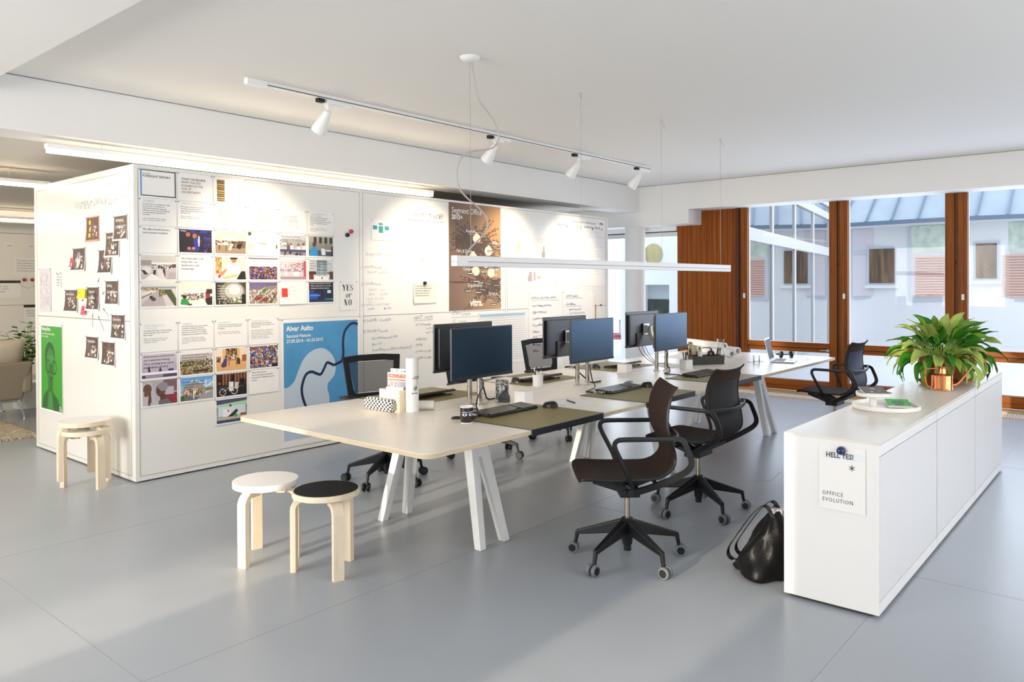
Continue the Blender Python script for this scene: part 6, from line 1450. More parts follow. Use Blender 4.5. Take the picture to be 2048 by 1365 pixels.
# poster with the two words and wall magnets
sf, s = front(4.487, 1.560, .205, .282, 'white sheet with bold serif yes or no', cat='poster')
def ellpts(cx_, cy_, a, b, n=24, a0=0, a1=360): return [(cx_ + a * math.cos(R(a0 + (a1 - a0) * k / n)), cy_ + b * math.sin(R(a0 + (a1 - a0) * k / n))) for k in range(n + 1)]
def fatband(o1, o2): return [[o1[k], o1[k + 1], o2[k + 1], o2[k]] for k in range(len(o1) - 1)]
def glyph(ch, x, y, h, sh=0):      # high contrast serif capitals drawn as flat shapes, h = height
    P = []
    if ch == 'Y': P = [[(0, 1), (.26, 1), (.48, .5), (.30, .42)], [(.62, 1), (.66, 1), (.44, .42), (.38, .5)], [(.28, 0), (.48, 0), (.48, .5), (.28, .5)], [(-.06, 1), (.34, 1), (.34, .965), (-.06, .965)], [(.52, 1), (.78, 1), (.78, .965), (.52, .965)], [(.18, .035), (.58, .035), (.58, 0), (.18, 0)]]
    if ch == 'E': P = [[(.08, 0), (.29, 0), (.29, 1), (.08, 1)], [(0, 1), (.60, 1), (.60, .96), (0, .96)], [(0, .04), (.62, .04), (.62, 0), (0, 0)], [(.29, .54), (.46, .54), (.46, .50), (.29, .50)], [(.54, 1), (.60, 1), (.60, .72)], [(.52, 0), (.62, 0), (.62, .32)], [(.44, .68), (.48, .68), (.48, .36), (.44, .36)]]
    if ch == 'S': P = fatband(ellpts(.30, .74, .24, .26, 16, 20, 200), ellpts(.32, .77, .13, .21, 16, 20, 200)) + fatband(ellpts(.27, .26, .27, .26, 16, 20, -160), ellpts(.25, .24, .14, .22, 16, 20, -160)) + [[(.055, .66), (.19, .72), (.53, .36), (.40, .30)]] + [[(.50, .98), (.54, .98), (.54, .68)], [(.0, .30), (.0, .02), (.04, .02)]]
    if ch == 'O': P = fatband(ellpts(.34, .5, .34, .52, 32), ellpts(.34, .5, .15, .47, 32))
    if ch == 'N': P = [[(.10, 0), (.14, 0), (.14, 1), (.10, 1)], [(.60, 0), (.64, 0), (.64, 1), (.60, 1)], [(.06, 1), (.30, 1), (.64, 0), (.44, 0)], [(0, 1), (.3, 1), (.3, .965), (0, .965)], [(0, .035), (.24, .035), (.24, 0), (0, 0)], [(.48, 1), (.76, 1), (.76, .965), (.48, .965)]]
    if ch == 'o': P = fatband(ellpts(.26, .33, .25, .34, 24), ellpts(.26, .33, .11, .30, 24))
    if ch == 'r': P = [[(.08, 0), (.24, 0), (.24, .66), (.08, .66)], [(0, .66), (.24, .66), (.24, .62), (0, .62)], [(.24, .45), (.36, .64), (.48, .66), (.36, .56)], ellpts(.45, .56, .075, .09, 12)[:-1]]
    return [[(x + (a + sh * b) * h, y + b * h) for a, b in p_] for p_ in P]
gl = []
for ch, x_, y_ in (('Y', .030, -.092), ('E', .078, -.092), ('S', .122, -.092)): gl += glyph(ch, x_, y_, .058)
for ch, x_, y_ in (('o', .066, -.160), ('r', .100, -.160)): gl += glyph(ch, x_, y_, .058, .25)
for ch, x_, y_ in (('N', .048, -.235), ('O', .100, -.235)): gl += glyph(ch, x_, y_, .058)
flat(sf, gl, INK, s, 'lettering', .0012)
magnet((4.622, FY, 2.045), .021, mat('raspberry magnet', 'b83a52', .4), 'raspberry red ball magnet on the white wall panel', (0, -1, 0))
magnet((4.578, FY, 2.008), .021, mat('dark navy magnet', '14162e', .4), 'dark navy ball magnet below the raspberry one', (0, -1, 0))

# blue exhibition poster
sf, s = front(3.852, 1.214, .875, 1.16, 'large blue poster with pale shapes and a dark winding line', cat='poster', curl=0)
bl = Surf(sf.o, sf.r, sf.u, sf.n, sf.w, sf.h, sf.curl, sf.base)
x0, y0, x1, y1 = .022, -.032, .845, -1.10
flat(sf, [[(x0, y0), (x1, y0), (x1, y1), (x0, y1)]], mat('poster blue', '4f94c4', .5, noise=((3, 3, 3), .12, 3)), s, 'blue_field')
def U(u, v): return (x0 + (x1 - x0) * u, y0 + (y1 - y0) * v)
pale = [(0, .55), (.06, .545), (.13, .50), (.18, .42), (.24, .33), (.33, .265), (.45, .235), (.55, .25), (.64, .31), (.68, .39), (.67, .47), (.62, .52), (.575, .55), (.565, .60), (.585, .65), (.59, .72), (.55, .78), (.50, .80), (.465, .85), (.45, .92), (.47, .97), (.52, 1.0), (0, 1.0)]
pp = [(p.x, p.y) for p in smoothpath([(a_, b_, 0) for a_, b_ in pale[:-1]], 6)] + [(0, 1.0)]
flat(sf, [[U(*p) for p in pp][::-1]], mat('poster pale blue', 'bccddb', .5), s, 'pale_shape', .0012)
ln = [(1.0, .045), (.95, .03), (.88, .045), (.81, .105), (.785, .20), (.79, .30), (.765, .365), (.70, .385), (.655, .395), (.61, .38), (.56, .37), (.52, .42), (.475, .465), (.42, .455), (.35, .435), (.28, .455), (.235, .53), (.225, .60), (.25, .68), (.30, .76), (.37, .82), (.45, .85), (.53, .84), (.62, .815), (.70, .825), (.77, .87), (.83, .93), (.90, .97)]
flat(sf, ribbon([U(*p) for p in ln], .026), mat('poster navy', '16224a', .5), s, 'winding_line', .0016)
lettering(sf, [('Alvar Aalto', x0 + .028, y0 - .075, .066, dict(bold=.022, cond=.93)), ('Second Nature', x0 + .028, y0 - .135, .042, dict(bold=.016)), ('27.09.2014 – 01.03.2015', x0 + .028, y0 - .182, .042, dict(bold=.016, cond=.94))], INKW, s, off=.0020)

# brown network poster
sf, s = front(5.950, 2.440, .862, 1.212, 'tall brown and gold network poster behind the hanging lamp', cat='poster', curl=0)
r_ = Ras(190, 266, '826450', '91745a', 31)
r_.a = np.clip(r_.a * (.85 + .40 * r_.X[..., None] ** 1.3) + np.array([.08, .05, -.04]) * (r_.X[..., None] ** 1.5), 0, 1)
cents = [(.30, .36, 'b'), (.62, .48, 'g'), (.45, .56, 'g'), (.80, .70, 'g')]
dk = '4a3522'
q_ = random.Random(12)
for cx_, cy_, n_, R1 in ((.50, .36, 95, .46), (.66, .50, 60, .36), (.72, .74, 70, .62)):
    for k in range(n_):
        a_ = q_.uniform(0, 6.283); L_ = R1 * q_.uniform(.35, 1.0) * (1.0 if abs(math.cos(a_)) > .4 else .55)
        ex, ey = cx_ + L_ * math.cos(a_) * 1.2, cy_ + L_ * math.sin(a_) * .62
        r_.line(cx_ + .1 * math.cos(a_), cy_ + .05 * math.sin(a_), ex, ey, .0028, dk)
        for u in (1, .85, .7, .55):
            if q_.random() < .75: r_.ell(cx_ + (ex - cx_) * u + q_.uniform(-.01, .01), cy_ + (ey - cy_) * u, .013, .0085, dk)
for x, y in ((.36, .40), (.28, .36), (.42, .34), (.62, .36)): r_.spk(max(0, x - .16), y - .06, x + .16, y + .06, [dk, '5a422a', '4a3522'], .45, 3)
r_.spk(.45, .48, .95, .62, [dk, '6a4d2c', '5f4526'], .42, 3); r_.spk(.5, .70, .98, .86, [dk, '5a422a'], .42, 3)
for cx_, cy_ in ((.52, .32), (.75, .435), (.45, .50), (.70, .555), (.50, .63), (.80, .645)): r_.ell(cx_, cy_, .075, .045, 'ecdcc0').rect(cx_ - .02, cy_ - .055, cx_ + .03, cy_ + .03, 'ecdcc0')
tags = [(.42, .285), (.60, .265), (.66, .30), (.58, .36), (.88, .385), (.80, .44), (.92, .43), (.58, .50), (.66, .505), (.55, .545), (.78, .535), (.95, .54), (.80, .60), (.40, .655), (.66, .64), (.95, .61), (.60, .745), (.75, .755), (.52, .73), (.36, .82), (.64, .81), (.55, .835), (.88, .71), (.92, .77), (.74, .87), (.90, .89), (.78, .91), (.93, .92), (.86, .955)]
for x, y in tags: r_.rect(x - .07, y - .010, x + .06, y + .009, '2f2113').rect(x - .06, y - .003, x + .05, y + .002, 'efe6d2')
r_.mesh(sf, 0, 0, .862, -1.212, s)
lettering(sf, [('Segment Office', .045, -.115, .092, dict(cond=.86)), ('Research', .27, -.325, .052, dict(cond=.85)), ('Fairs & Events', .12, -.555, .052, dict(cond=.85)), ('Customer', .25, -.70, .05, dict(cond=.85)), ('Categories', .225, -.758, .052, dict(cond=.85)), ('Office', .70, -.44, .05, dict(cond=.85)), ('Organisation', .29, -.945, .056, dict(cond=.85)), ('Concepts', .665, -.755, .05, dict(cond=.85)), ('Specials', .665, -.82, .05, dict(cond=.85)), ('Services', .645, -1.045, .060, dict(cond=.85))], INKW, s, off=.0014)
lettering(sf, [('2015+', .045, -.185, .075, dict(bold=.03, cond=.9))], INKW, s, 'year_lettering', off=.0014)
lettering(sf, [('vitra.', .335, -1.165, .115, dict(bold=.035, cond=.9))], INKW, s, 'logo', off=.0014)

# loose sheet with teal notes, quote sheet with magnet, plans and charts
sf, s = front(4.872, 2.178, .31, .205, 'pale sheet with five teal squares held by a clear magnet', curl=.003)
flat(sf, [[(x_, y_), (x_ + w_, y_), (x_ + w_, y_ - h_), (x_, y_ - h_)] for x_, y_, w_, h_ in ((.095, -.03, .05, .02), (.02, -.058, .055, .04), (.095, -.062, .055, .068), (.172, -.06, .055, .04))], mat('teal note', '3fa0a6', .5), s, 'teal_block')
sf, s = front(5.425, 1.540, .325, .215, 'cream quote sheet hanging from a black magnet', curl=.014, m=PAPERC, pins=False)
lettering(sf, para(["Do your life's best work", 'here. With the whole world', 'watching. Join Apple, and', 'help us leave the world', 'better than we found it.'], .025, -.038, .0205, 1.25, bold=.008), INKS, s)
magnet((5.583, FY - .003, 1.538), .020, mat('black magnet', '14141a', .3), 'black ball magnet holding the cream quote sheet', (0, -1, 0))
sf, s = front(7.00, 2.115, .845, .63, 'large pale floor plan sheet right of the brown poster', curl=0, cat='plan')
PL = mat('plan mauve', 'b7a9b0', .6); PB = mat('plan sand', 'd4c3a6', .6)
flat(sf, [[(.13, -.06), (.16, -.06), (.16, -.10), (.19, -.10), (.19, -.14), (.15, -.14), (.15, -.21), (.12, -.19), (.12, -.16), (.08, -.17), (.09, -.13), (.13, -.12)]], PB, s, 'plan_shape')
flat(sf, [[(.60, -.18), (.67, -.18), (.67, -.255), (.60, -.255)], [(.625, -.115), (.655, -.115), (.655, -.175), (.625, -.175)], [(.34, -.44), (.40, -.44), (.40, -.56), (.32, -.56), (.32, -.49), (.34, -.49)], [(.435, -.44), (.47, -.44), (.47, -.55), (.435, -.55)]], PL, s, 'plan_room')
flat(sf, [[(.18, -.175 - .0 * k), (.82, -.175), (.82, -.178), (.18, -.178)] for k in range(1)] + [[(.2 + .07 * k, -.175), (.202 + .07 * k, -.175), (.202 + .07 * k, -.32), (.2 + .07 * k, -.32)] for k in range(9)] + [[(.5, -.49), (.58, -.49), (.58, -.53), (.5, -.53)]], mat('plan line', 'c9c2b8', .6), s, 'plan_line')
sf, s = front(7.880, 2.425, 1.165, .935, 'wide chart sheet with four coloured dots at the right end of the wall', curl=0, cat='chart')
lettering(sf, [('Selection Criteria for Global Accounts', .355, -.075, .039, dict(cond=.95))], INKS, s, 'title')
lettering(sf, [('vitra.', 1.02, -.072, .05, dict(bold=.03))], mat('chart navy', '1c2a55', .5), s, 'logo')
lettering(sf, [('RELATIONAL', .06, -.135, .034, dict(bold=.01)), ('ORGANISATIONAL', .64, -.135, .034, dict(bold=.01, cond=.8)), ('FINANCIAL', .90, -.135, .034, dict(bold=.01, cond=.85))], INKB, s, 'heading')
lettering(sf, [('STRATEGICAL', .36, -.135, .034, dict(bold=.01))], mat('orange print', 'd98a5a', .5), s, 'orange_heading')
for k, (x_, c_) in enumerate(((.26, '4aa6cf'), (.575, '8ac04a'), (.855, 'c93040'), (1.085, 'd9a43a'))):
    flat(sf, [[(x_ + .014 * math.cos(R(30 * j)), -.142 + .017 * math.sin(R(30 * j))) for j in range(12)]], mat('dot ' + c_, c_, .5), s, 'dot')
mm_ = []
for x_, n_ in ((.05, 16), (.36, 5), (.64, 17), (.90, 18)):
    for k in range(n_):
        if k % 4 != 3: mm_.append((['financial value', 'partner network', 'growth and size of the group', 'regional footprint'][k % 4], x_ + (.02 if k % 4 else 0), -.19 - .034 * k, .018))
lettering(sf, mm_, mat('chart grey', 'b4b6bd', .6), s, 'table_text')
sf, s = front(6.425, 1.182, .86, .62, 'wide schedule table sheet with a blue header row', curl=0, cat='chart')
flat(sf, [[(.02, -.012), (.84, -.012), (.84, -.045), (.02, -.045)]], mat('header blue', 'a9c4e0', .5), s, 'header_row')
flat(sf, [[(.02, -.06 - .028 * k), (.84, -.06 - .028 * k), (.84, -.066 - .028 * k), (.02, -.066 - .028 * k)] for k in range(19)], mat('table line', 'c4cbd2', .5), s, 'table_line')
def handlist(sf, s, items, m=INKB, nm='handwriting'):
    mb = MB()
    for a in items:
        v, f = text2d(a[0], a[3], shear=.28, bold=.008, sp=.95); v = scrib(v, a[3], a[2] * 9)
        mb.add([sf.P(a[1] + x, a[2] + y, .0012) for x, y in v], f)
    me = bpy.data.meshes.new(nm); me.from_pydata(mb.v, [], mb.f); o = bpy.data.objects.new(nm, me); col.objects.link(o); me.materials.append(m); o.parent = s
sf, s = front(7.335, 1.420, .70, .98, 'left flip chart sheet with a blue handwritten list', curl=0, cat='flip chart')
handlist(sf, s, [('Kriterien für mögl. Kunden in Zukunft', .05, -.085, .040)] + [('- ' + w_, .05, -.185 - .082 * k, .046) for k, w_ in enumerate(('User Headquarter-orient.', 'Opportunity invest', 'Commitment!', 'Cross-selling', 'Zeitraum', 'Design', 'Marketing', 'Effizienz'))])
flat(sf, [[(.05, -.10), (.62, -.108), (.62, -.112), (.05, -.104)]], INKB, s, 'underline'); flat(sf, [[(.08, -.56), (.32, -.552), (.32, -.557), (.08, -.565)]], INKR, s, 'red_underline')
sf, s = front(8.045, 1.422, .70, .70, 'right flip chart sheet with blue handwriting', curl=0, cat='flip chart')
handlist(sf, s, [('Zusammenfassung', .06, -.075, .046), ('- Wichtigkeiten', .05, -.185, .046), ('- Mobil Clients Regional', .12, -.255, .036), ('- Top 10 und Low Price in Asia', .12, -.305, .036), ('- Deutsch / Welt', .05, -.42, .046)])
flat(sf, [[(.06, -.09), (.46, -.094), (.46, -.098), (.06, -.094)], [(.05, -.20), (.42, -.204), (.42, -.207), (.05, -.203)]], INKB, s, 'underline')
# marker writing straight on the enamel
class _W:
    P = staticmethod(lambda x, z, off=0: Vector((x, FY - .0008, z)))
def wallwrite(items, m, nm='marker_writing'):
    mb = MB()
    for it in items:
        v, f = text2d(it[0], it[3], shear=.22, bold=it[4] if len(it) > 4 else -.011, sp=.95); v = scrib(v, it[3], it[1]); mb.add([_W.P(it[1] + a, it[2] + b) for a, b in v], f)
    me = bpy.data.meshes.new(nm); me.from_pydata(mb.v, [], mb.f); o = bpy.data.objects.new(nm, me); col.objects.link(o); me.materials.append(m); o.parent = bx
wallwrite([('Global   TENDER', 5.43, 2.245, .075)], mat('grey brown marker', '4a4542', .5))
wallwrite([('PROJEKT', 5.445, 2.075, .045), ('PREIS', 5.445, 1.955, .042), ('WORK', 5.47, 1.775, .042)], mat('faded red marker', 'c99a98', .5))
wallwrite([('Leistung?', 5.63, 2.08, .038), ('- Strategie und Kosten', 5.47, 2.03, .034), ('- Deutschland / Strategie?', 5.47, 1.99, .034), ('und Kosten', 5.57, 1.96, .034), ('Fragen zum Tender', 4.80, 1.815, .055), ('1) Ausschreibung?', 4.74, 1.69, .045), ('Personal?   was haben', 4.82, 1.64, .038), ('2) Wettbewerb', 4.74, 1.52, .048), ('Schmidt      Aron', 4.84, 1.465, .036), ('Eichel         Branden', 4.84, 1.42, .036), ('3) Symposium Center Medizin', 4.74, 1.315, .036), ('- zusammen for Daten in Welt und Fest', 5.40, 1.715, .028)], mat('faded violet marker', 'b0a9b8', .5))
wallwrite([('Kunde    Vitra Office', 4.82, 1.375, .03), ('- Fest', 4.82, 1.345, .03)], mat('faded green marker', 'a9c6a0', .5))
wallwrite([('und  Vitra', 5.52, 1.90, .034), ('weitere Listen', 5.62, 1.785, .03)], mat('faded orange marker', 'dfc6a4', .5))
wallwrite([('Zielliste', 4.82, 1.275, .036), ('Katalog', 5.03, 1.275, .036), ('4) Logistik - Konzept', 4.76, 1.155, .052), ('5) Tender Process', 4.76, 1.045, .052), ('Internationale from RFP', 4.87, .975, .042), ('Short list', 4.87, .915, .042), ('Travel Kosten (e Aktion/Wohndlung?)', 4.87, .855, .042), ('VITRA Services', 5.98, 1.175, .06), ('AT     Campus', 6.0, 1.095, .045), ('Contact Landscape', 5.60, .955 + .085, .038), ('Rolls / Responsib.', 5.60, .995, .038)], mat('blue grey marker', '6f83ab', .5))
wallwrite([('NEXT   STEPS', 5.43, 1.155, .055), ('- Kick off Meeting', 5.44, 1.085, .04), ('- Killing SPEC', 5.44, .93, .04), ('- Pricing', 5.44, .87, .04), ('- Service Concept', 5.44, .80, .04), ('- Logistik Konzept', 5.44, .73, .04)], mat('dark grey marker', '55555a', .5))
mb = MB(); mb.bb(5.30, 5.87, FY - .0009, FY, 2.205, 2.209); mb.bb(5.43, 5.70, FY - .0009, FY, 1.14, 1.143); mb.bb(5.98, 6.42, FY - .0009, FY, 1.15, 1.153)
mb.build('marker_underline', mat('dark grey marker', '55555a', .5), bx)
t = thing('lock_strip', 'thin brass strip with dark lock low at the right end of white wall', 'latch', (8.80, FY, 1.03))
MB().bb(-.01, .01, -.006, 0, -.2, .2).build('strip', mat('brass', 'b59a5a', .35, .8), t)
MB().bb(.12, .15, -.006, 0, .18, .20).build('lock', BLACKP, t)

# ------------------------------------------------------------------ sheets on the narrow left side of the box
def brown(y, z, w, h, label, title=None, seed=1, extra=None, curl=.012, m=None):
    sf, s = side(y, z, w, h, label, curl=curl, m=m, group='brown printed sheets on the box side')
    r_ = Ras(84, 62, '5e4a40', '503f37', seed); r_.k = 2; q_ = r_.rs
    r_.ell(q_.uniform(.3, .7), q_.uniform(.3, .7), .28, .35, '7d6259').spk(0, 0, 1, 1, ['5a463d', '66524a', '4c3b33'], .25, 4)
    for k in range(16):
        x_, y_ = q_.uniform(.2, .82), q_.uniform(.35, .85); w2, h2 = q_.uniform(.05, .12), q_.uniform(.05, .13)
        r_.rect(x_, y_, x_ + w2, y_ + h2, ['e6e2e0', 'cfcac8', 'f0eeec', '8a6a5c', '3f5a8a' if k % 5 == 0 else 'dcd8d4'][k % 5])
    if extra: extra(r_)
    r_.grain(.03).mesh(sf, .016, -.010, w - .010, -h + .014, s)
    if title: lettering(sf, para(title, .04, -.055, .034, 1.5, bold=.008, cond=.9), INKW, s, off=.0014)
    return sf, s
def yn(r_): r_.rect(.18, .12, .34, .30, 'd8d22a').rect(.2, .48, .36, .62, 'd8d22a').rect(.18, .7, .34, .88, 'd8d22a').put((r_.a[..., 0] < .5) & (r_.X > -1), '6e3f2c', .6)
brown(6.981, 2.104, .262, .208, 'red brown sheet with three yellow notes on the box side', None, 3, yn, m=mat('rosy paper', 'd99a86', .7))
brown(6.44, 2.086, .26, .205, 'topmost brown sheet at the right edge of the box side', ['WORKING', 'COMMUNITY'], 4)
brown(6.598, 1.962, .268, .207, 'brown sheet overlapping just below the topmost one', ['Inspiration'], 5, curl=.016)
brown(6.74, 1.826, .268, .205, 'brown sheet with the word solutions on the box side', None, 6, curl=.02)
lettering(Surf((FX, 6.74, 1.826), (0, -1, 0), (0, 0, 1), (-1, 0, 0), .268, .205, .02), [('Solutions', .12, -.08, .030, dict(bold=.01))], INKW, col.objects[-1] if False else [o for o in col.objects if o.get('label') == 'brown sheet with the word solutions on the box side'][0], off=.0014)
brown(7.286, 1.857, .285, .206, 'brown sheet with an oval figure beside a pink note', None, 7, lambda r_: r_.ell(.5, .55, .14, .38, 'd9d2c8').ell(.5, .35, .05, .16, '3a5a9a').rect(.42, .55, .58, .85, 'e9e4de'), curl=.03)
brown(6.613, 1.573, .262, .205, 'brown sheet headed building communication', ['Building', 'Communication'], 8)
brown(6.987, 1.523, .264, .204, 'brown sheet headed customer between yellow and pink notes', ['Customer', 'Categories'], 9, lambda r_: r_.ell(.68, .5, .14, .24, '2c211e'), curl=.02)
brown(7.473, 1.500, .30, .205, 'brown sheet left of the yellow note on the box side', ['Fairs & Events'], 10, curl=.02)
brown(6.506, 1.303, .268, .205, 'brown sheet crossing the board joint at the right', ['Showrooms', '& Office'], 11, curl=.012)
brown(7.017, 1.108, .268, .196, 'brown sheet headed organisation under the black arrows', ['Organisation'], 12, curl=.02)
brown(6.694, 1.078, .267, .205, 'lowest brown sheet, headed services, on the box side', None, 13, curl=.012)
lettering(Surf((FX, 6.694, 1.078), (0, -1, 0), (0, 0, 1), (-1, 0, 0), .267, .205, .012), [('Services', .125, -.10, .036, dict(bold=.01))], INKW, [o for o in col.objects if o.get('label') == 'lowest brown sheet, headed services, on the box side'][0], off=.0014)
for (y, z, w, h, m, lb, b_) in ((7.319, 1.769, .076, .078, PINK, 'pink sticky note at the left edge of the oval figure sheet', .008), (7.065, 1.356, .08, .073, PINK, 'pink sticky note below the customer sheet', .014), (7.12, 1.50, .16, .078, YELLOW, 'crumpled yellow green note left of the customer sheet', .022)):
    sf, s = side(y, z, w, h, lb, curl=.014, m=m, name='sticky_note', cat='note', pins=False, base=b_)
    lettering(sf, [('MAJOR' if m is PINK else 'to be', .010, -h * .45, h * .22, dict(shear=.2))], INKS, s)
sf, s = side(8.084, 1.690, .29, .40, 'faint pale drawing sheet at the left edge of the box side', m=mat('faint lilac paper', 'd9d4dc', .6), cat='plan')
r_ = Ras(29, 40, 'd5d0d8').spk(.1, .1, .9, .95, ['cbc4cc', 'd5d0d8', 'dcd8de', 'c3bac2'], .5, 2); r_.mesh(sf, .01, -.01, .28, -.39, s)
sf, s = side(7.662, 1.652, .115, .145, 'small white strip with five lines of handwriting', cat='note')
lettering(sf, para(['kollegen', 'von uns aus', 'fragen wir', 'das ganze', 'noch aus'], .01, -.025, .020, 1.25, shear=.2), INK, s)
def sidewrite(txt, y, z, size, m, nm='marker_writing'):
    v, f = text2d(txt, size, shear=.2, bold=-.019); v = scrib(v, size, 1.0); me = bpy.data.meshes.new(nm); me.from_pydata([(FX - .0008, y - a, z + b) for a, b in v], [], f)
    o = bpy.data.objects.new(nm, me); col.objects.link(o); me.materials.append(m); o.parent = bx
sidewrite('SEGMENT OFFICE 2015', 7.23, 2.185, .098, mat('grey marker', '98958f', .5))
mb = MB(); mb.tube([(FX - .001, 6.235 + .055 * math.cos(R(20 * k)), 2.255 + .05 * math.sin(R(20 * k))) for k in range(18)], .0014, 4, closed=True, up=(1, 0, 0))
mb.bb(FX - .001, FX, 6.20, 6.27, 2.252, 2.256).bb(FX - .001, FX, 6.233, 6.237, 2.22, 2.29); mb.build('marker_writing', mat('grey marker', '98958f', .5), bx)
for k, ((ya, za), (yb, zb), c_) in enumerate((((6.72, 1.60), (6.76, 1.55), 1), ((6.60, 1.49), (6.67, 1.455), 1), ((6.55, 1.28), (6.66, 1.345), 1), ((6.87, 1.18), (6.87, 1.30), 1), ((6.64, 1.16), (6.76, 1.28), 1), ((7.12, 1.40), (7.05, 1.405), 0))):
    m_ = MB().bar((FX - .0012, ya, za), (FX - .0012, yb, zb), .0015, .0022, up=(1, 0, 0))
    d_ = Vector((0, yb - ya, zb - za)).normalized(); n_ = Vector((0, -d_.z, d_.y)); e_ = Vector((FX - .0012, yb, zb))
    m_.add([e_, e_ - d_ * .032 + n_ * .010, e_ - d_ * .032 - n_ * .010], [(0, 1, 2)])
    m_.build('marker_arrow', INKS if c_ else INKB, bx)
# green poster (plain generic stand-in head)
sf, s = side(8.085, 1.178, .555, .80, 'tall green poster with a dark head in round glasses on the box side', cat='poster', curl=.004)
r_ = Ras(120, 190, '3fa033', '3a9a2a', 41); r_.k = 2
r_.ell(.42, .36, .24, .17, '1f5a22').ell(.44, .46, .20, .20, '347f34').rect(.34, .6, .56, .82, '2c7030').poly([(.05, 1), (.12, .84), (.34, .76), (.56, .78), (.8, .86), (.95, 1)], '255f28').poly([(.3, 1), (.36, .78), (.52, .78), (.58, 1)], '3a8a3a')
r_.ell(.46, .40, .17, .06, '4a9a4a', .6).ring(.33, .48, .12, .075, .10, '153f1a').ring(.62, .49, .11, .075, .10, '153f1a').line(.44, .47, .52, .47, .008, '153f1a').ell(.5, .62, .06, .012, '1d4f20').ell(.48, .56, .03, .02, '1f5a22', .6).grain(.02)
r_.mesh(sf, .035, -.02, .545, -.785, s)
lettering(sf, [('Making Africa', .05, -.062, .050, dict(bold=.02, cond=.8)), ('A Continent of Contemporary Design', .05, -.098, .024, dict(bold=.012, cond=.85)), ('14.03. – 13.09.2015', .05, -.125, .024, dict(bold=.012, cond=.85)), ('vitra', .475, -.745, .02, dict(bold=.02)), ('design', .475, -.762, .02, dict(bold=.02)), ('museum', .475, -.778, .02, dict(bold=.02, cond=.9))], INKW, s, off=.0014)

# ------------------------------------------------------------------ sheets on the far lounge wall
def farsheet(x, z, w, h, label, lines, size=.045, bar=False):
    sf = Surf((x, 15.0, z), (1, 0, 0), (0, 0, 1), (0, -1, 0), w, h, .01); s = sheet('paper_sheet', sf, PAPER); tag(s, label, 'sheet', 'sheets on the far lounge wall')
    if lines: lettering(sf, para(lines, .04, -.06 - (.05 if bar else 0), size, 1.25), INKS, s)
    if bar:
        flat(sf, [[(0, 0), (w, 0), (w, -.045), (0, -.045)]], mat('dark band', '3a3530', .5), s, 'band')
        flat(sf, [[(w - .07, -.004), (w - .02, -.004), (w - .02, -.04), (w - .07, -.04)]], mat('amber', 'd9a43a', .5), s, 'amber_mark')
    return s
farsheet(4.41, 2.01, .50, .33, 'white text sheet high on the far lounge wall', ['This space is a place', 'where people can meet', 'and discuss ideas freely,', 'share their knowledge', 'and develop concepts.'], .035)
farsheet(3.95, 1.62, .56, .30, 'sheet with dark band beside the smiling magnets on the far wall', ['plan of the week   team', 'meeting   lunch   review', 'workshop  customer'], .035, True)
farsheet(4.55, .0 + 1.20, .50, .30, 'sheet with dark band below the joint of the far lounge wall', ['plan of the month', 'meeting   lunch', 'workshop  customer'], .035, True)
for k, x_ in enumerate((4.56, 4.68)): magnet((x_, 15.0, 1.63), .028, mat('red magnet', 'b02a2a', .4), ['left', 'right'][k] + ' red magnet eye of the smiling face on the far wall', (0, -1, 0), 'red magnets on the far lounge wall')
mb = MB().tube([(4.62 + .13 * math.cos(R(a)), 14.998, 1.60 + .11 * math.sin(R(a))) for a in range(190, 351, 10)], .003, 4, up=(0, 1, 0)); mb.build('smile_line', INKG, wb)
for x_ in (4.28, 4.60): farsheet(x_, 2.26, .14, .07, ['small label with initials on the far wall, left one', 'small label with initials on the far wall, right one'][x_ > 4.4], ['min'], .04)

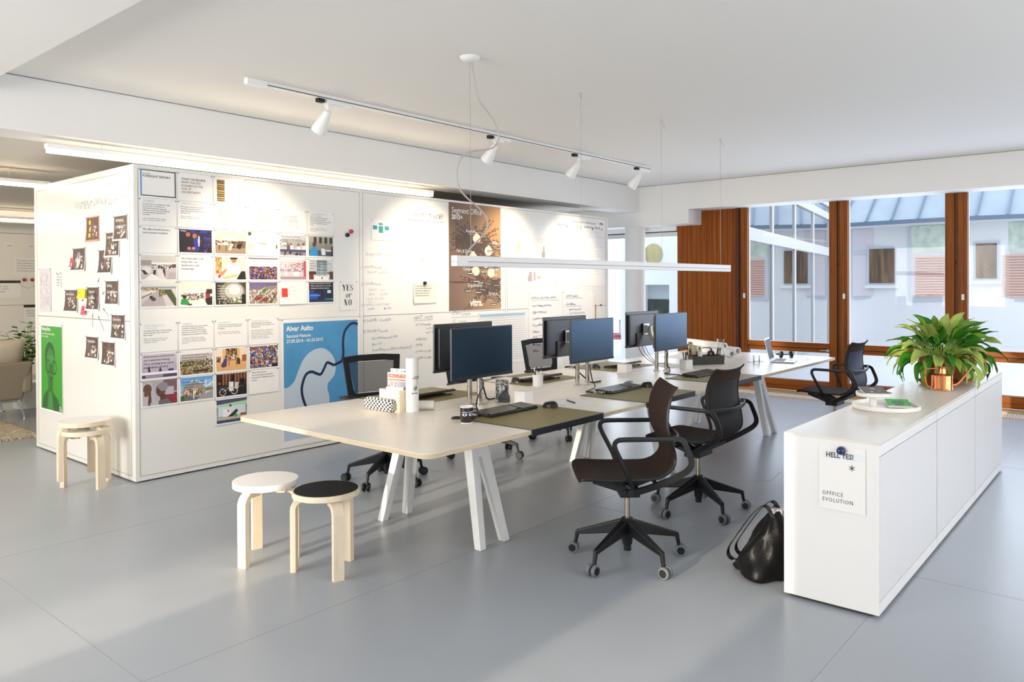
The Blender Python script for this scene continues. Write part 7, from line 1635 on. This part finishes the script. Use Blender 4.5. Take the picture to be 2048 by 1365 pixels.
# ------------------------------------------------------------------ daylight and exposure
w = bpy.data.worlds.new('world'); scene.world = w; w.use_nodes = True; nt = w.node_tree; bg = nt.nodes['Background']
tcw = nt.nodes.new('ShaderNodeTexCoord'); sx = nt.nodes.new('ShaderNodeSeparateXYZ'); rp = nt.nodes.new('ShaderNodeValToRGB')
nt.links.new(tcw.outputs['Generated'], sx.inputs[0]); nt.links.new(sx.outputs[2], rp.inputs[0]); nt.links.new(rp.outputs[0], bg.inputs[0])
rp.color_ramp.elements[0].color = (.88, .91, .95, 1); rp.color_ramp.elements[1].color = (.80, .86, .94, 1); rp.color_ramp.elements[1].position = .8
bg.inputs[1].default_value = SKY
def area(loc_, rot, sx_, sy_, e, c, name):
    L = bpy.data.lights.new(name, 'AREA'); L.shape = 'RECTANGLE'; L.size = sx_; L.size_y = sy_; L.energy = e; L.color = c
    o = bpy.data.objects.new(name, L); col.objects.link(o); o.location = loc_; o.rotation_euler = rot; return o
# daylight coming through the windows behind and left of the camera
area((-3.46, 4.65, 1.68), (0, R(-90), 0), 1.7, 2.8, E_LEFT, (1.0, .95, .89), 'left window daylight')
area((3.5, -3.16, 1.68), (R(90), 0, 0), 8.0, 1.85, E_BACK, (1.0, .96, .91), 'rear window daylight')
area((10.62, .9, 1.6), (0, R(90), 0), 1.9, 7.4, E_WIN, (.82, .90, 1.0), 'court window daylight')
area((10.62, 6.8, 1.3), (0, R(90), 0), 2.1, 2.1, E_WIN * .28, (.90, .95, 1.0), 'terrace window daylight')
area((-3.46, 11.4, 1.65), (0, R(-90), 0), 1.7, 3.8, E_LEFT * .42, (1.0, .88, .72), 'lounge fill light')  # added warm fill that brightens the lounge
L = bpy.data.lights.new('low sun', 'SPOT'); L.energy = E_SUN; L.color = (1, .84, .62); L.spot_size = R(12); L.spot_blend = .2; L.shadow_soft_size = .16
lo = bpy.data.objects.new('low sun', L); col.objects.link(lo); lo.location = (-22, 2.05, 4.5); lo.rotation_euler = (Vector((4, 1.72, 0)) - Vector((-22, 2.05, 4.5))).to_track_quat('-Z', 'Y').to_euler()
scene.view_settings.view_transform = 'Standard'; scene.view_settings.look = 'None'; scene.view_settings.gamma = 1
scene.view_settings.use_curve_mapping = False; scene.view_settings.exposure = EXPO
scene.cycles.max_bounces = 8; scene.cycles.diffuse_bounces = 5; scene.cycles.transparent_max_bounces = 12; scene.cycles.glossy_bounces = 4
scene.cycles.sample_clamp_indirect = 6; scene.cycles.use_denoising = True
scene.cycles.caustics_reflective = False; scene.cycles.caustics_refractive = False
